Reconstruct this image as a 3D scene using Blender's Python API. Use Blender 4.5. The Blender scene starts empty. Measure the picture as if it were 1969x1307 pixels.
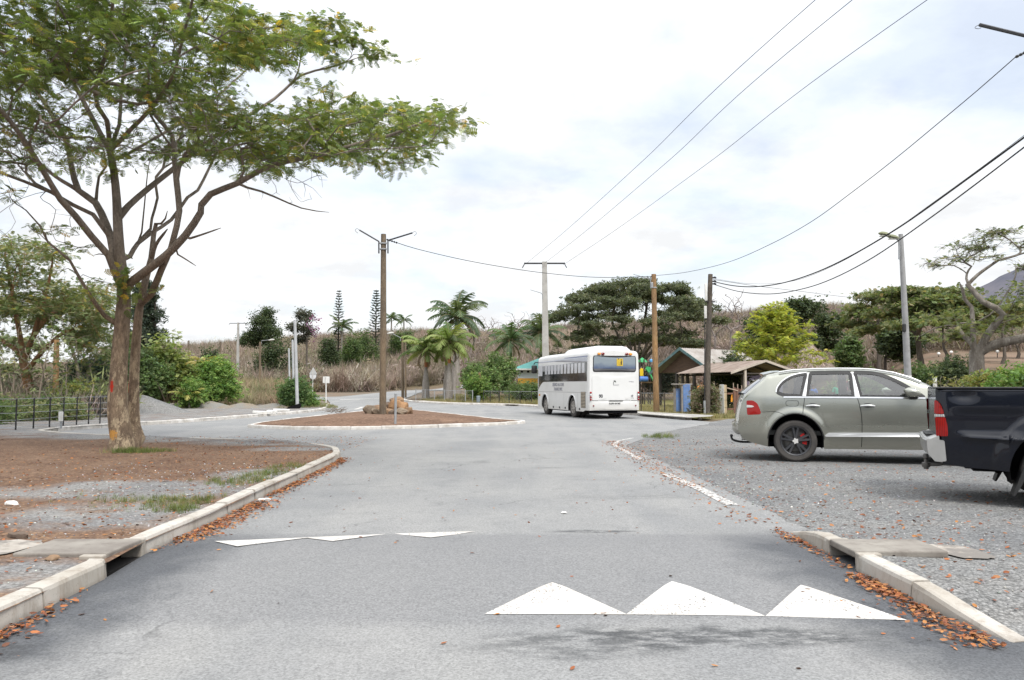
import bpy, bmesh, math, random
import numpy as np
from mathutils import Vector, Matrix
from mathutils.geometry import delaunay_2d_cdt
RN = random.Random(11)
NR = np.random.default_rng(11)
scene = bpy.context.scene
COL = scene.collection
PI = math.pi
# ------------------------------------------------------------------ camera geometry (metres, camera looks along +Y)
F, CX, CY, HC = 1502.0, 984.5, 653.5, 1.4
PIT = math.atan(88.5 / F)
CP, SP = math.cos(PIT), math.sin(PIT)
def ray(px, py):
 r, u = (px - CX) / F, (CY - py) / F
 return Vector((r, CP - u * SP, SP + u * CP))
def G(px, py, z=0.0):
 d = ray(px, py)
 t = (z - HC) / d.z
 return Vector((d.x * t, d.y * t, z))
def P(px, py, Y):
 d = ray(px, py)
 t = Y / d.y
 return Vector((d.x * t, Y, HC + d.z * t))
# ------------------------------------------------------------------ materials
def nnode(nt, typ, ins=None, **props):
 n = nt.nodes.new(typ)
 for k, v in props.items():
  setattr(n, k, v)
 for k, v in (ins or {}).items():
  s = n.inputs[k]
  if isinstance(v, bpy.types.NodeSocket):
   nt.links.new(v, s)
  else:
   s.default_value = v
 return n
class Mat:
 """small wrapper for building node materials"""
 def __init__(self, name, rough=0.8, spec=0.3, metal=0.0):
  self.m = bpy.data.materials.new(name)
  self.m.use_nodes = True
  self.nt = self.m.node_tree
  self.nt.nodes.clear()
  self.out = self.nt.nodes.new('ShaderNodeOutputMaterial')
  self.b = self.nt.nodes.new('ShaderNodeBsdfPrincipled')
  self.nt.links.new(self.b.outputs[0], self.out.inputs[0])
  self.b.inputs['Roughness'].default_value = rough
  self.b.inputs['Specular IOR Level'].default_value = spec
  self.b.inputs['Metallic'].default_value = metal
  tc = self.nt.nodes.new('ShaderNodeTexCoord')
  self.co = tc.outputs['Object']
 def n(self, typ, ins=None, **p):
  return nnode(self.nt, typ, ins, **p)
 def math(self, op, a, b=0.0, c=0.0, clamp=False):
  x = self.n('ShaderNodeMath', {0: a, 1: b, 2: c}, operation=op)
  x.use_clamp = clamp
  return x.outputs[0]
 def scaled(self, sc, loc=(0, 0, 0), rot=(0, 0, 0)):
  return self.n('ShaderNodeMapping', {'Vector': self.co, 'Scale': sc, 'Location': loc, 'Rotation': rot}).outputs[0]
 def noise(self, scale, detail=3.0, rough=0.55, vec=None, dist=0.0):
  return self.n('ShaderNodeTexNoise', {'Vector': vec or self.co, 'Scale': scale, 'Detail': detail, 'Roughness': rough, 'Distortion': dist}).outputs[0]
 def vor(self, scale, vec=None, feature='F1', out='Distance'):
  return self.n('ShaderNodeTexVoronoi', {'Vector': vec or self.co, 'Scale': scale}, feature=feature).outputs[out]
 def ramp(self, fac, lo, hi, a=0.0, b=1.0):
  return self.n('ShaderNodeMapRange', {'Value': fac, 'From Min': lo, 'From Max': hi, 'To Min': a, 'To Max': b}).outputs[0]
 def mix(self, fac, a, b, blend='MIX'):
  x = self.n('ShaderNodeMix', data_type='RGBA', blend_type=blend)
  x.clamp_factor = True
  for i, v in ((0, fac), (6, a), (7, b)):
   if isinstance(v, bpy.types.NodeSocket):
    self.nt.links.new(v, x.inputs[i])
   elif i == 0:
    x.inputs[0].default_value = v
   else:
    x.inputs[i].default_value = (*v[:3], 1.0)
  return x.outputs[2]
 def mul(self, col, fac):
  c = self.n('ShaderNodeCombineColor', {0: fac, 1: fac, 2: fac}).outputs[0]
  return self.mix(1.0, col, c, 'MULTIPLY')
 def xyz(self):
  s = self.n('ShaderNodeSeparateXYZ', {0: self.co})
  return s.outputs
 def ellipse(self, cx, cy, rx, ry, rot=0.0, soft=0.5, wob=0.35, wscale=1.5):
  """1 inside the ground ellipse, 0 outside, with a ragged edge"""
  tr = self.n('ShaderNodeVectorMath', {0: self.co, 1: (cx, cy, 0)}, operation='SUBTRACT').outputs[0]
  mp = self.n('ShaderNodeVectorRotate', {'Vector': tr, 'Angle': -rot}, rotation_type='Z_AXIS').outputs[0]
  sc = self.n('ShaderNodeVectorMath', {0: mp, 1: (1 / rx, 1 / ry, 0)}, operation='MULTIPLY').outputs[0]
  ln = self.n('ShaderNodeVectorMath', {0: sc}, operation='LENGTH').outputs['Value']
  w = self.math('MULTIPLY_ADD', self.noise(wscale, 4), wob * 2, -wob)
  d = self.math('ADD', ln, w)
  return self.ramp(d, 1.0 + soft / 2, 1.0 - soft / 2)
 def color(self, c):
  if isinstance(c, bpy.types.NodeSocket):
   self.nt.links.new(c, self.b.inputs['Base Color'])
  else:
   self.b.inputs['Base Color'].default_value = (*c[:3], 1)
  return self
 def bump(self, h, strength=0.3, dist=0.02):
  bn = self.n('ShaderNodeBump', {'Height': h, 'Strength': strength, 'Distance': dist}).outputs[0]
  self.nt.links.new(bn, self.b.inputs['Normal'])
  return self
MATS = {}
def mat(name, c1, c2=None, scale=3.0, rough=0.7, spec=0.3, metal=0.0, bump=0.0, bscale=30.0, stretch=None, coat=0.0, dirt=None):
 """plain surface with a little natural variation"""
 if name in MATS:
  return MATS[name]
 m = Mat(name, rough, spec, metal)
 c2 = c2 or tuple(x * 0.86 for x in c1)
 vec = m.scaled(stretch) if stretch else None
 col = m.mix(m.ramp(m.noise(scale, 4, vec=vec), 0.35, 0.65), c1, c2)
 if dirt:
  col = m.mix(m.ramp(m.noise(scale * 2.7, 6, 0.7, vec=vec), 0.5, 0.75, 0, 0.7), col, dirt)
 m.color(col)
 if bump:
  m.bump(m.noise(bscale, 3, vec=vec), bump)
 if coat:
  m.b.inputs['Coat Weight'].default_value = coat
  m.b.inputs['Coat Roughness'].default_value = 0.04
 MATS[name] = m.m
 return m.m
def leafmat(name, trans=0.3, rough=0.55):
 """leaf: colour from the mesh attribute 'tint', light shining through"""
 if name in MATS:
  return MATS[name]
 m = Mat(name, rough, 0.25)
 a = m.n('ShaderNodeAttribute', attribute_name='tint').outputs['Color']
 m.color(a)
 tr = m.n('ShaderNodeBsdfTranslucent', {'Color': m.mix(1.0, a, (1.0, 1.0, 0.55), 'MULTIPLY')})
 mx = m.n('ShaderNodeMixShader', {0: trans, 1: m.b.outputs[0], 2: tr.outputs[0]})
 m.nt.links.new(mx.outputs[0], m.out.inputs[0])
 MATS[name] = m.m
 return m.m
# ------------------------------------------------------------------ objects
def tag(o, label=None, cat=None, group=None, kind=None):
 if label: o['label'] = label
 if cat: o['category'] = cat
 if group: o['group'] = group
 if kind: o['kind'] = kind
 return o
def empty(name, loc=(0, 0, 0), rotz=0.0, label=None, cat=None, group=None):
 o = bpy.data.objects.new(name, None)
 o.empty_display_size = 0.3
 COL.objects.link(o)
 o.location = loc
 o.rotation_euler = (0, 0, rotz)
 return tag(o, label, cat, group)
def copy_tree(o, parent=None):
 c = o.copy()
 COL.objects.link(c)
 c.parent = parent
 for ch in list(o.children):
  copy_tree(ch, c)
 return c
def obj_from(name, me, material, parent=None, smooth=None):
 if material is not None:
  me.materials.append(material)
 if smooth is not None:
  me.polygons.foreach_set('use_smooth', [True] * len(me.polygons))
  if smooth < 3.0:
   me.set_sharp_from_angle(angle=smooth)
 o = bpy.data.objects.new(name, me)
 COL.objects.link(o)
 o.parent = parent
 return o
def npmesh(name, V, FC, material, parent=None, tint=None, smooth=None):
 """V (n,3); FC: one (m,k) index array or a list of them"""
 if isinstance(FC, np.ndarray):
  FC = [FC]
 FC = [f for f in FC if len(f)]
 me = bpy.data.meshes.new(name)
 V = np.asarray(V, dtype=np.float32)
 me.vertices.add(len(V))
 me.vertices.foreach_set('co', V.ravel())
 loops = np.concatenate([f.ravel() for f in FC]).astype(np.int32)
 tot = np.concatenate([np.full(len(f), f.shape[1]) for f in FC]).astype(np.int32)
 st = np.concatenate([[0], np.cumsum(tot)[:-1]]).astype(np.int32)
 me.loops.add(len(loops))
 me.loops.foreach_set('vertex_index', loops)
 me.polygons.add(len(tot))
 me.polygons.foreach_set('loop_start', st)
 me.polygons.foreach_set('loop_total', tot)
 if tint is not None:
  at = me.attributes.new('tint', 'FLOAT_COLOR', 'POINT')
  c = np.ones((len(V), 4), dtype=np.float32)
  c[:, :3] = tint
  at.data.foreach_set('color', c.ravel())
 me.update(calc_edges=True)
 return obj_from(name, me, material, parent, smooth)
class MB:
 """collects shapes, links them as ONE mesh object"""
 def __init__(self):
  self.v, self.f = [], []
 def add(self, vs, fs):
  o = len(self.v)
  self.v += [tuple(v) for v in vs]
  self.f += [tuple(i + o for i in f) for f in fs]
  return self
 def box(self, cx, cy, cz, sx, sy, sz, rot=None, bev=0.0):
  """box by centre and full size; bev chamfers all edges"""
  hx, hy, hz = sx / 2, sy / 2, sz / 2
  M = rot or Matrix.Identity(3)
  c = Vector((cx, cy, cz))
  if bev <= 0:
   vs = [c + M @ Vector((x * hx, y * hy, z * hz)) for x in (-1, 1) for y in (-1, 1) for z in (-1, 1)]
   return self.add(vs, [(0, 1, 3, 2), (4, 6, 7, 5), (0, 4, 5, 1), (2, 3, 7, 6), (0, 2, 6, 4), (1, 5, 7, 3)])
  bm = bmesh.new()
  bmesh.ops.create_cube(bm, size=1.0)
  for v in bm.verts:
   v.co = Vector((v.co.x * sx, v.co.y * sy, v.co.z * sz))
  bmesh.ops.bevel(bm, geom=list(bm.edges), offset=min(bev, 0.45 * min(sx, sy, sz)), segments=2, affect='EDGES', profile=0.5)
  bm.verts.index_update()
  self.add([c + M @ v.co for v in bm.verts], [[v.index for v in f.verts] for f in bm.faces])
  bm.free()
  return self
 def tube(self, pts, r, sides=8, cap=True):
  """r: one radius or one per point"""
  pts = [Vector(p) for p in pts]
  rs = r if isinstance(r, (list, tuple)) else [r] * len(pts)
  V, Fq = tube_np([(np.array([tuple(p) for p in pts]), np.array(rs, dtype=float))], lambda _: sides)
  o = len(self.v)
  self.v += [tuple(x) for x in V]
  self.f += [tuple(int(i) + o for i in q) for q in Fq]
  if cap:
   n = len(pts)
   self.f.append(tuple(o + i for i in reversed(range(sides))))
   self.f.append(tuple(o + (n - 1) * sides + i for i in range(sides)))
  return self
 def lathe(self, prof, c=(0, 0, 0), axis='z', sides=24, cap=True):
  """prof: (radius, height) pairs"""
  o = len(self.v)
  for r, h in prof:
   for k in range(sides):
    a = 2 * PI * k / sides
    x, y = r * math.cos(a), r * math.sin(a)
    p = {'z': (x, y, h), 'y': (x, h, -y) if False else (y, h, x), 'x': (h, x, y)}[axis]
    self.v.append((p[0] + c[0], p[1] + c[1], p[2] + c[2]))
  for i in range(len(prof) - 1):
   for k in range(sides):
    a, b = o + i * sides + k, o + i * sides + (k + 1) % sides
    self.f.append((a, b, b + sides, a + sides))
  if cap:
   self.f.append(tuple(o + k for k in reversed(range(sides))))
   self.f.append(tuple(o + (len(prof) - 1) * sides + k for k in range(sides)))
  return self
 def prism(self, poly, d, f3):
  """polygon poly (u,v) extruded by d along w; f3(u,v,w)->xyz"""
  n = len(poly)
  self.add([f3(u, v, 0) for u, v in poly] + [f3(u, v, d) for u, v in poly],
     [tuple(reversed(range(n))), tuple(range(n, 2 * n))] + [(i, (i + 1) % n, n + (i + 1) % n, n + i) for i in range(n)])
  return self
 def build(self, name, material, parent=None, smooth=None, label=None):
  me = bpy.data.meshes.new(name)
  me.from_pydata(self.v, [], self.f)
  bm = bmesh.new()
  bm.from_mesh(me)
  bmesh.ops.recalc_face_normals(bm, faces=bm.faces)
  bm.to_mesh(me)
  bm.free()
  me.update()
  o = obj_from(name, me, material, parent, smooth)
  if label: o['label'] = label
  return o
def tube_np(chains, sides_of):
 Vs, Fs, o = [], [], 0
 for pts, rad in chains:
  n = len(pts)
  if n < 2:
   continue
  t = np.gradient(pts, axis=0)
  t /= np.linalg.norm(t, axis=1, keepdims=True) + 1e-9
  m = t.mean(axis=0)
  ref = np.array([1.0, 0.12, 0.07]) if abs(m[2]) > 0.6 * np.linalg.norm(m) else np.array([0.05, 0.09, 1.0])
  u = np.cross(t, ref)
  u /= np.linalg.norm(u, axis=1, keepdims=True) + 1e-9
  w = np.cross(t, u)
  s = sides_of(float(rad.max()))
  a = np.linspace(0, 2 * PI, s, endpoint=False)
  ring = pts[:, None, :] + rad[:, None, None] * (u[:, None, :] * np.cos(a)[None, :, None] + w[:, None, :] * np.sin(a)[None, :, None])
  Vs.append(ring.reshape(-1, 3))
  i = np.arange(n - 1)[:, None] * s
  k = np.arange(s)[None, :]
  k2 = (k + 1) % s
  q = np.stack([i + k, i + k2, i + k2 + s, i + k + s], axis=-1).reshape(-1, 4) + o
  Fs.append(q)
  o += n * s
 return np.concatenate(Vs), np.concatenate(Fs)
def smooth_path(pts, step):
 """Catmull-Rom through pts, resampled about every step"""
 p = [Vector(q) for q in pts]
 if len(p) == 2:
  n = max(2, int((p[1] - p[0]).length / step) + 1)
  return [p[0].lerp(p[1], i / (n - 1)) for i in range(n)]
 out = []
 for i in range(len(p) - 1):
  a = p[i - 1] if i else p[0] * 2 - p[1]
  b, c = p[i], p[i + 1]
  d = p[i + 2] if i + 2 < len(p) else c * 2 - b
  n = max(1, int(round((c - b).length / step)))
  for k in range(n):
   t = k / n
   out.append(0.5 * ((2 * b) + (c - a) * t + (2 * a - 5 * b + 4 * c - d) * t * t + (3 * b - a - 3 * c + d) * t ** 3))
 out.append(p[-1])
 return out
def sheet(name, poly, zf, step, material, kind='structure', ybias=None, smooth=True):
 """ground sheet: polygon (x,y) filled with a triangulated grid, z from zf(x,y)"""
 poly = [Vector((p[0], p[1])) for p in poly]
 dense = []
 for i, a in enumerate(poly):
  b = poly[(i + 1) % len(poly)]
  L = (b - a).length
  mid = (a + b) / 2
  st = step(mid.x, mid.y)
  n = max(1, int(L / st))
  for k in range(n):
   dense.append(a.lerp(b, k / n))
 xs0, xs1 = min(p.x for p in dense), max(p.x for p in dense)
 ys0, ys1 = min(p.y for p in dense), max(p.y for p in dense)
 pts = list(dense)
 nb = len(dense)
 pa = np.array([(p.x, p.y) for p in dense])
 y = ys0
 while y < ys1:
  st = step((xs0 + xs1) / 2, y)
  x = xs0 + RN.random() * st
  while x < xs1:
   if np.min((pa[:, 0] - x) ** 2 + (pa[:, 1] - y) ** 2) > (0.3 * st) ** 2 and inside(x, y, pa):
    pts.append(Vector((x, y)))
   x += st
  y += st
 edges = [(i, (i + 1) % nb) for i in range(nb)]
 vo, _, fo, *_r = delaunay_2d_cdt(pts, edges, [], 1, 1e-5)
 V = np.array([(v.x, v.y, zf(v.x, v.y)) for v in vo])
 FC = np.array([f[:3] for f in fo])
 a, b, c = V[FC[:, 0]], V[FC[:, 1]], V[FC[:, 2]]
 cz = (b[:, 0] - a[:, 0]) * (c[:, 1] - a[:, 1]) - (b[:, 1] - a[:, 1]) * (c[:, 0] - a[:, 0])
 FC[cz < 0] = FC[cz < 0][:, ::-1]
 o = npmesh(name, V, FC, material, smooth=3.2 if smooth else None)
 o['kind'] = kind
 return o
def inside(x, y, pa):
 x1, y1 = pa[:, 0], pa[:, 1]
 x2, y2 = np.roll(x1, -1), np.roll(y1, -1)
 c = (y1 > y) != (y2 > y)
 if not c.any():
  return False
 xi = x1[c] + (y - y1[c]) / (y2[c] - y1[c]) * (x2[c] - x1[c])
 return bool((xi > x).sum() % 2)
def sstep(a, b, x):
 t = min(1.0, max(0.0, (x - a) / (b - a)))
 return t * t * (3 - 2 * t)
def fbm(x, y, s, k=3):
 from mathutils import noise as mn
 return mn.fractal(Vector((x * s, y * s, 3.1)), 0.9, 2.0, k)
def lettering(text, size, material, parent, M, align='CENTER', name='lettering', ext=0.002, sx=1.0, bold=0.0):
 cu = bpy.data.curves.new(name, 'FONT')
 cu.body = text
 cu.size = size
 cu.align_x = align
 cu.align_y = 'CENTER'
 cu.extrude = ext
 cu.offset = bold
 t = bpy.data.objects.new(name, cu)
 COL.objects.link(t)
 dg = bpy.context.evaluated_depsgraph_get()
 me = bpy.data.meshes.new_from_object(t.evaluated_get(dg))
 bpy.data.objects.remove(t)
 bpy.data.curves.remove(cu)
 me.transform(M @ Matrix.Diagonal((sx, 1, 1, 1)))
 me.materials.clear()
 return obj_from(name, me, material, parent)
# ------------------------------------------------------------------ light, sky, camera
def build_world():
 w = bpy.data.worlds.new("World")
 scene.world = w
 w.use_nodes = True
 nt = w.node_tree
 nt.nodes.clear()
 EL, AZ = math.radians(52), math.radians(150)          # azimuth from +Y towards +X
 sky = nnode(nt, 'ShaderNodeTexSky', sky_type='NISHITA', sun_disc=False, sun_elevation=EL, sun_rotation=AZ, air_density=1.0, dust_density=2.0, ozone_density=1.0)
 tc = nt.nodes.new('ShaderNodeTexCoord')
 sep = nnode(nt, 'ShaderNodeSeparateXYZ', {0: tc.outputs['Generated']})
 def mth(op, a, b=0.0, c=0.0):
  return nnode(nt, 'ShaderNodeMath', {0: a, 1: b, 2: c}, operation=op).outputs[0]
 zz = mth('ADD', mth('MAXIMUM', sep.outputs[2], 0.0), 0.22)
 cv = nnode(nt, 'ShaderNodeCombineXYZ', {0: mth('DIVIDE', sep.outputs[0], zz), 1: mth('DIVIDE', sep.outputs[1], zz), 2: 0.0}).outputs[0]
 n1 = nnode(nt, 'ShaderNodeTexNoise', {'Vector': cv, 'Scale': 1.15, 'Detail': 7.0, 'Roughness': 0.55, 'Distortion': 0.25}).outputs[0]
 n2 = nnode(nt, 'ShaderNodeTexNoise', {'Vector': cv, 'Scale': 2.7, 'Detail': 6.0, 'Roughness': 0.6}).outputs[0]
 cover = nnode(nt, 'ShaderNodeMapRange', {'Value': n1, 'From Min': 0.38, 'From Max': 0.54, 'To Min': 0.58, 'To Max': 1.0}).outputs[0]
 shade = nnode(nt, 'ShaderNodeMapRange', {'Value': n2, 'From Min': 0.36, 'From Max': 0.52, 'To Min': 0.86, 'To Max': 1.0}).outputs[0]
 lum = mth('MULTIPLY', shade, mth('MULTIPLY_ADD', mth('SMOOTH_MAX', mth('SUBTRACT', sep.outputs[2], 0.35), 0.0, 0.2), 1.5, CLOUD))
 ccol = nnode(nt, 'ShaderNodeCombineColor', {0: mth('MULTIPLY', lum, 0.985), 1: lum, 2: mth('MULTIPLY', lum, 1.02)}).outputs[0]
 bg1 = nnode(nt, 'ShaderNodeBackground', {'Color': sky.outputs[0], 'Strength': 0.12})
 bg2 = nnode(nt, 'ShaderNodeBackground', {'Color': ccol, 'Strength': 1.0})
 mx = nnode(nt, 'ShaderNodeMixShader', {0: cover, 1: bg1.outputs[0], 2: bg2.outputs[0]})
 out = nt.nodes.new('ShaderNodeOutputWorld')
 nt.links.new(mx.outputs[0], out.inputs[0])
 sl = bpy.data.lights.new('sun', 'SUN')
 sl.energy = SUN
 sl.angle = math.radians(16)
 sl.color = (1.0, 0.965, 0.91)
 so = bpy.data.objects.new('sun', sl)
 COL.objects.link(so)
 d = Vector((math.sin(AZ) * math.cos(EL), math.cos(AZ) * math.cos(EL), math.sin(EL)))
 so.rotation_euler = d.to_track_quat('Z', 'Y').to_euler()
 so.location = d * 50
 cam = bpy.data.cameras.new('camera')
 cam.sensor_width = 36.0
 cam.lens = F / 1969.0 * 36.0
 cam.clip_start, cam.clip_end = 0.1, 6000.0
 co = bpy.data.objects.new('camera', cam)
 COL.objects.link(co)
 co.location = (0, 0, HC)
 co.rotation_euler = (PI / 2 + PIT, 0, 0)
 scene.camera = co
 vs = scene.view_settings
 vs.view_transform, vs.look, vs.gamma, vs.exposure = 'Standard', 'None', 1.0, EXPO
 vs.use_curve_mapping = False
 c = scene.cycles
 c.max_bounces, c.diffuse_bounces, c.glossy_bounces, c.transmission_bounces, c.transparent_max_bounces = 7, 3, 3, 5, 8
 c.use_denoising = True
 c.caustics_reflective = c.caustics_refractive = False
 c.sample_clamp_indirect = 6.0
SUN, EXPO, CLOUD = 1.5, 1.0, 0.55
build_world()
# ------------------------------------------------------------------ terrain
def interp(x, tab):
 if x <= tab[0][0]: return tab[0][1]
 for (a, u), (b, v) in zip(tab, tab[1:]):
  if x <= b:
   return u + (v - u) * (x - a) / (b - a)
 return tab[-1][1]
T_Y0 = [(-300, 75), (0, 75), (300, 85), (500, 112), (740, 126), (820, 124), (950, 108), (1200, 95), (1600, 75), (1800, 52), (2100, 48)]
T_R = [(-300, 6), (0, 6), (300, 7.5), (500, 10), (740, 12.5), (950, 12.5), (1100, 14), (1400, 17), (1600, 19), (1720, 17), (1800, 14.5), (1900, 12.5), (2100, 12)]
def H(x, y):
 if y < 20: return 0.0
 px = CX + F * x / y
 px = max(-300, min(2100, px))
 z = 0.8 * sstep(48, 122, y)
 y0 = interp(px, T_Y0)
 z += interp(px, T_R) * sstep(y0, 205, y) * (1 + 0.10 * fbm(x, y, 0.02))
 if px > 1640:                                   # red bank on the right, with a track along it
  z += (0.9 * sstep(33, 41, y) + 2.3 * sstep(41, 62, y)) * sstep(1630, 1800, px)
 return z
def nonuni(lo, hi, c, s0, g):
 out, p, s = [c], c, s0
 while p < hi:
  p += s; s *= g; out.append(p)
 p, s = c, s0
 while p > lo:
  p -= s; s *= g; out.insert(0, p)
 return out
def build_terrain():
 m = Mat('terrain_soil', 0.95, 0.1)
 X, Y, Z = m.xyz()
 big = m.noise(0.05, 4)
 fine = m.noise(1.7, 5, 0.65)
 col = m.mix(m.ramp(big, 0.4, 0.6), (0.115, 0.085, 0.06), (0.15, 0.125, 0.075))
 col = m.mix(m.ramp(fine, 0.35, 0.7), col, (0.085, 0.06, 0.042))
 yard = m.math('MULTIPLY', m.ramp(m.math('ADD', X, m.math('MULTIPLY', Y, -0.02)), -1.5, 0.5), m.ramp(Y, 33, 36))
 gcol = m.mix(m.ramp(m.noise(0.35, 4), 0.38, 0.62), (0.22, 0.185, 0.085), (0.135, 0.15, 0.05))
 gcol = m.mix(m.ramp(m.noise(5.0, 4), 0.4, 0.7), gcol, (0.16, 0.125, 0.065))
 col = m.mix(m.math('MULTIPLY', yard, m.ramp(Y, 78, 70)), col, gcol)
 red = m.math('MULTIPLY', m.ramp(X, 17, 23), m.ramp(Y, 36, 40))
 rcol = m.mix(m.ramp(m.noise(0.5, 5), 0.4, 0.6), (0.20, 0.135, 0.098), (0.165, 0.125, 0.09))
 col = m.mix(m.math('MULTIPLY', red, m.ramp(Y, 95, 80)), col, rcol)
 dirt = m.math('MULTIPLY', m.ramp(X, -2, -8), m.math('MULTIPLY', m.ramp(Y, 55, 60), m.ramp(Y, 135, 120)))
 col = m.mix(m.math('MULTIPLY', dirt, 0.8), col, m.mix(m.ramp(m.noise(0.6, 5), 0.4, 0.6), (0.2, 0.14, 0.095), (0.15, 0.14, 0.12)))
 m.color(col).bump(m.noise(9, 5), 0.5, 0.05)
 xs = nonuni(-900, 900, 0, 2.6, 1.045)
 ys = nonuni(-120, 1500, 60, 2.6, 1.03)
 V = np.array([(x, y, H(x, y) - 0.06) for y in ys for x in xs])
 nx = len(xs)
 i, j = np.meshgrid(np.arange(len(ys) - 1), np.arange(nx - 1), indexing='ij')
 a = (i * nx + j).ravel()
 o = npmesh('ground', V, np.stack([a, a + 1, a + 1 + nx, a + nx], 1), m.m, smooth=3.2)
 tag(o, 'dry brown ground rising to the scrub covered hill', 'ground', kind='structure')
 mm = Mat('hazy_mountain', 0.95, 0.05)
 mm.color(mm.mix(mm.ramp(mm.noise(0.02, 7, 0.7), 0.38, 0.62), (0.085, 0.088, 0.112), (0.125, 0.12, 0.138)))  # blue of the distance haze put into the slope colour
 prof = [(1640, 590), (1720, 585), (1790, 572), (1850, 558), (1890, 543), (1930, 526), (1969, 513), (2030, 498), (2120, 480), (2250, 478), (2400, 500), (2600, 540), (2800, 590)]
 rows = []
 ux = np.linspace(1640, 2800, 110)
 for k, (t, yd) in enumerate([(0, 1100), (0.3, 1180), (0.55, 1260), (0.8, 1350), (1.0, 1450), (0.85, 1560), (0.4, 1750), (0, 1900)]):
  r = []
  for px in ux:
   py = interp(px, prof)
   z = max(0, (742 - py) / F * 1450 * t)
   x = (px - CX) / F * 1450 + 0.2 * (yd - 1450)
   z *= 1 + (0.07 * fbm(x, yd, 0.006, 4) if 0 < t else 0)
   r.append((x, yd, z - 2))
  rows.append(r)
 V = np.array(rows).reshape(-1, 3)
 n = len(ux)
 i, j = np.meshgrid(np.arange(len(rows) - 1), np.arange(n - 1), indexing='ij')
 a = (i * n + j).ravel()
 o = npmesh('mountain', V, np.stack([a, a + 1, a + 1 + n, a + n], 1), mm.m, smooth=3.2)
 tag(o, 'distant blue grey mountain slope behind the gnarled tree', 'mountain', kind='structure')
build_terrain()
# ------------------------------------------------------------------ road, verge, island, lot
VERGE = [(-2.93, -8), (-2.93, 4.4), (-2.98, 5.86), (-3.06, 6.6), (-3.07, 8.1), (-3.14, 10.05), (-3.18, 12.0), (-3.24, 14.3), (-3.4, 15.6), (-3.9, 16.9),
   (-5.2, 18.2), (-7.3, 19.2), (-9.2, 19.95), (-11.4, 21.1), (-13.0, 22.2)]
UPPER = [(-13.7, 23.0), (-14.0, 24.2), (-13.8, 25.8), (-13.2, 27.7), (-12.2, 31.4), (-11.5, 35.6), (-10.8, 41), (-11.0, 46), (-12.2, 52), (-13.3, 57)]
RKERB = [(-10, 70), (-8.4, 64), (-5.2, 58.6), (-1.2, 55.6), (0.8, 53.4), (6.0, 37), (7.2, 32.6)]
def hump(x, y):
 return 0.055 * (1 - sstep(2.25, 2.56, x)) * sstep(-3.0, -2.62, x) * max(0.0, min(1.0, (y - 4.72) / 0.60, (7.44 - y) / 0.80))
def roadz(x, y):
 return H(x, y) * 1.0 + hump(x, y) + 0.008 * fbm(x, y, 0.35)
def lotz(x, y):
 xe = interp(y, [(4.4, 2.72), (6.2, 2.66), (9.2, 2.62), (18.6, 2.44), (23.95, 4.2), (30.4, 7.6), (33.8, 9.3)])
 cut = 0.02 * (1 - sstep(0.0, 0.3, x - xe)) * (1 - sstep(4.6, 4.9, y) * (1 - sstep(7.3, 7.6, y)))
 w = sstep(4.3, 5.2, y) * (1 - sstep(6.6, 7.6, y))
 return 0.006 - cut + H(x, y) + 0.10 * w * math.exp(-max(0, x - 2.75) / 2.2) + 0.008 * fbm(x, y, 0.35) + 0.010 * fbm(x, y, 0.5) * sstep(2.9, 4.5, x)
def vergez(x, y):
 edge = sstep(0, 2.0, -3.1 - x)
 return 0.105 + H(x, y) + (0.03 * fbm(x, y, 0.5) + 0.02) * edge * (1 - sstep(20, 26, y))
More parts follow.
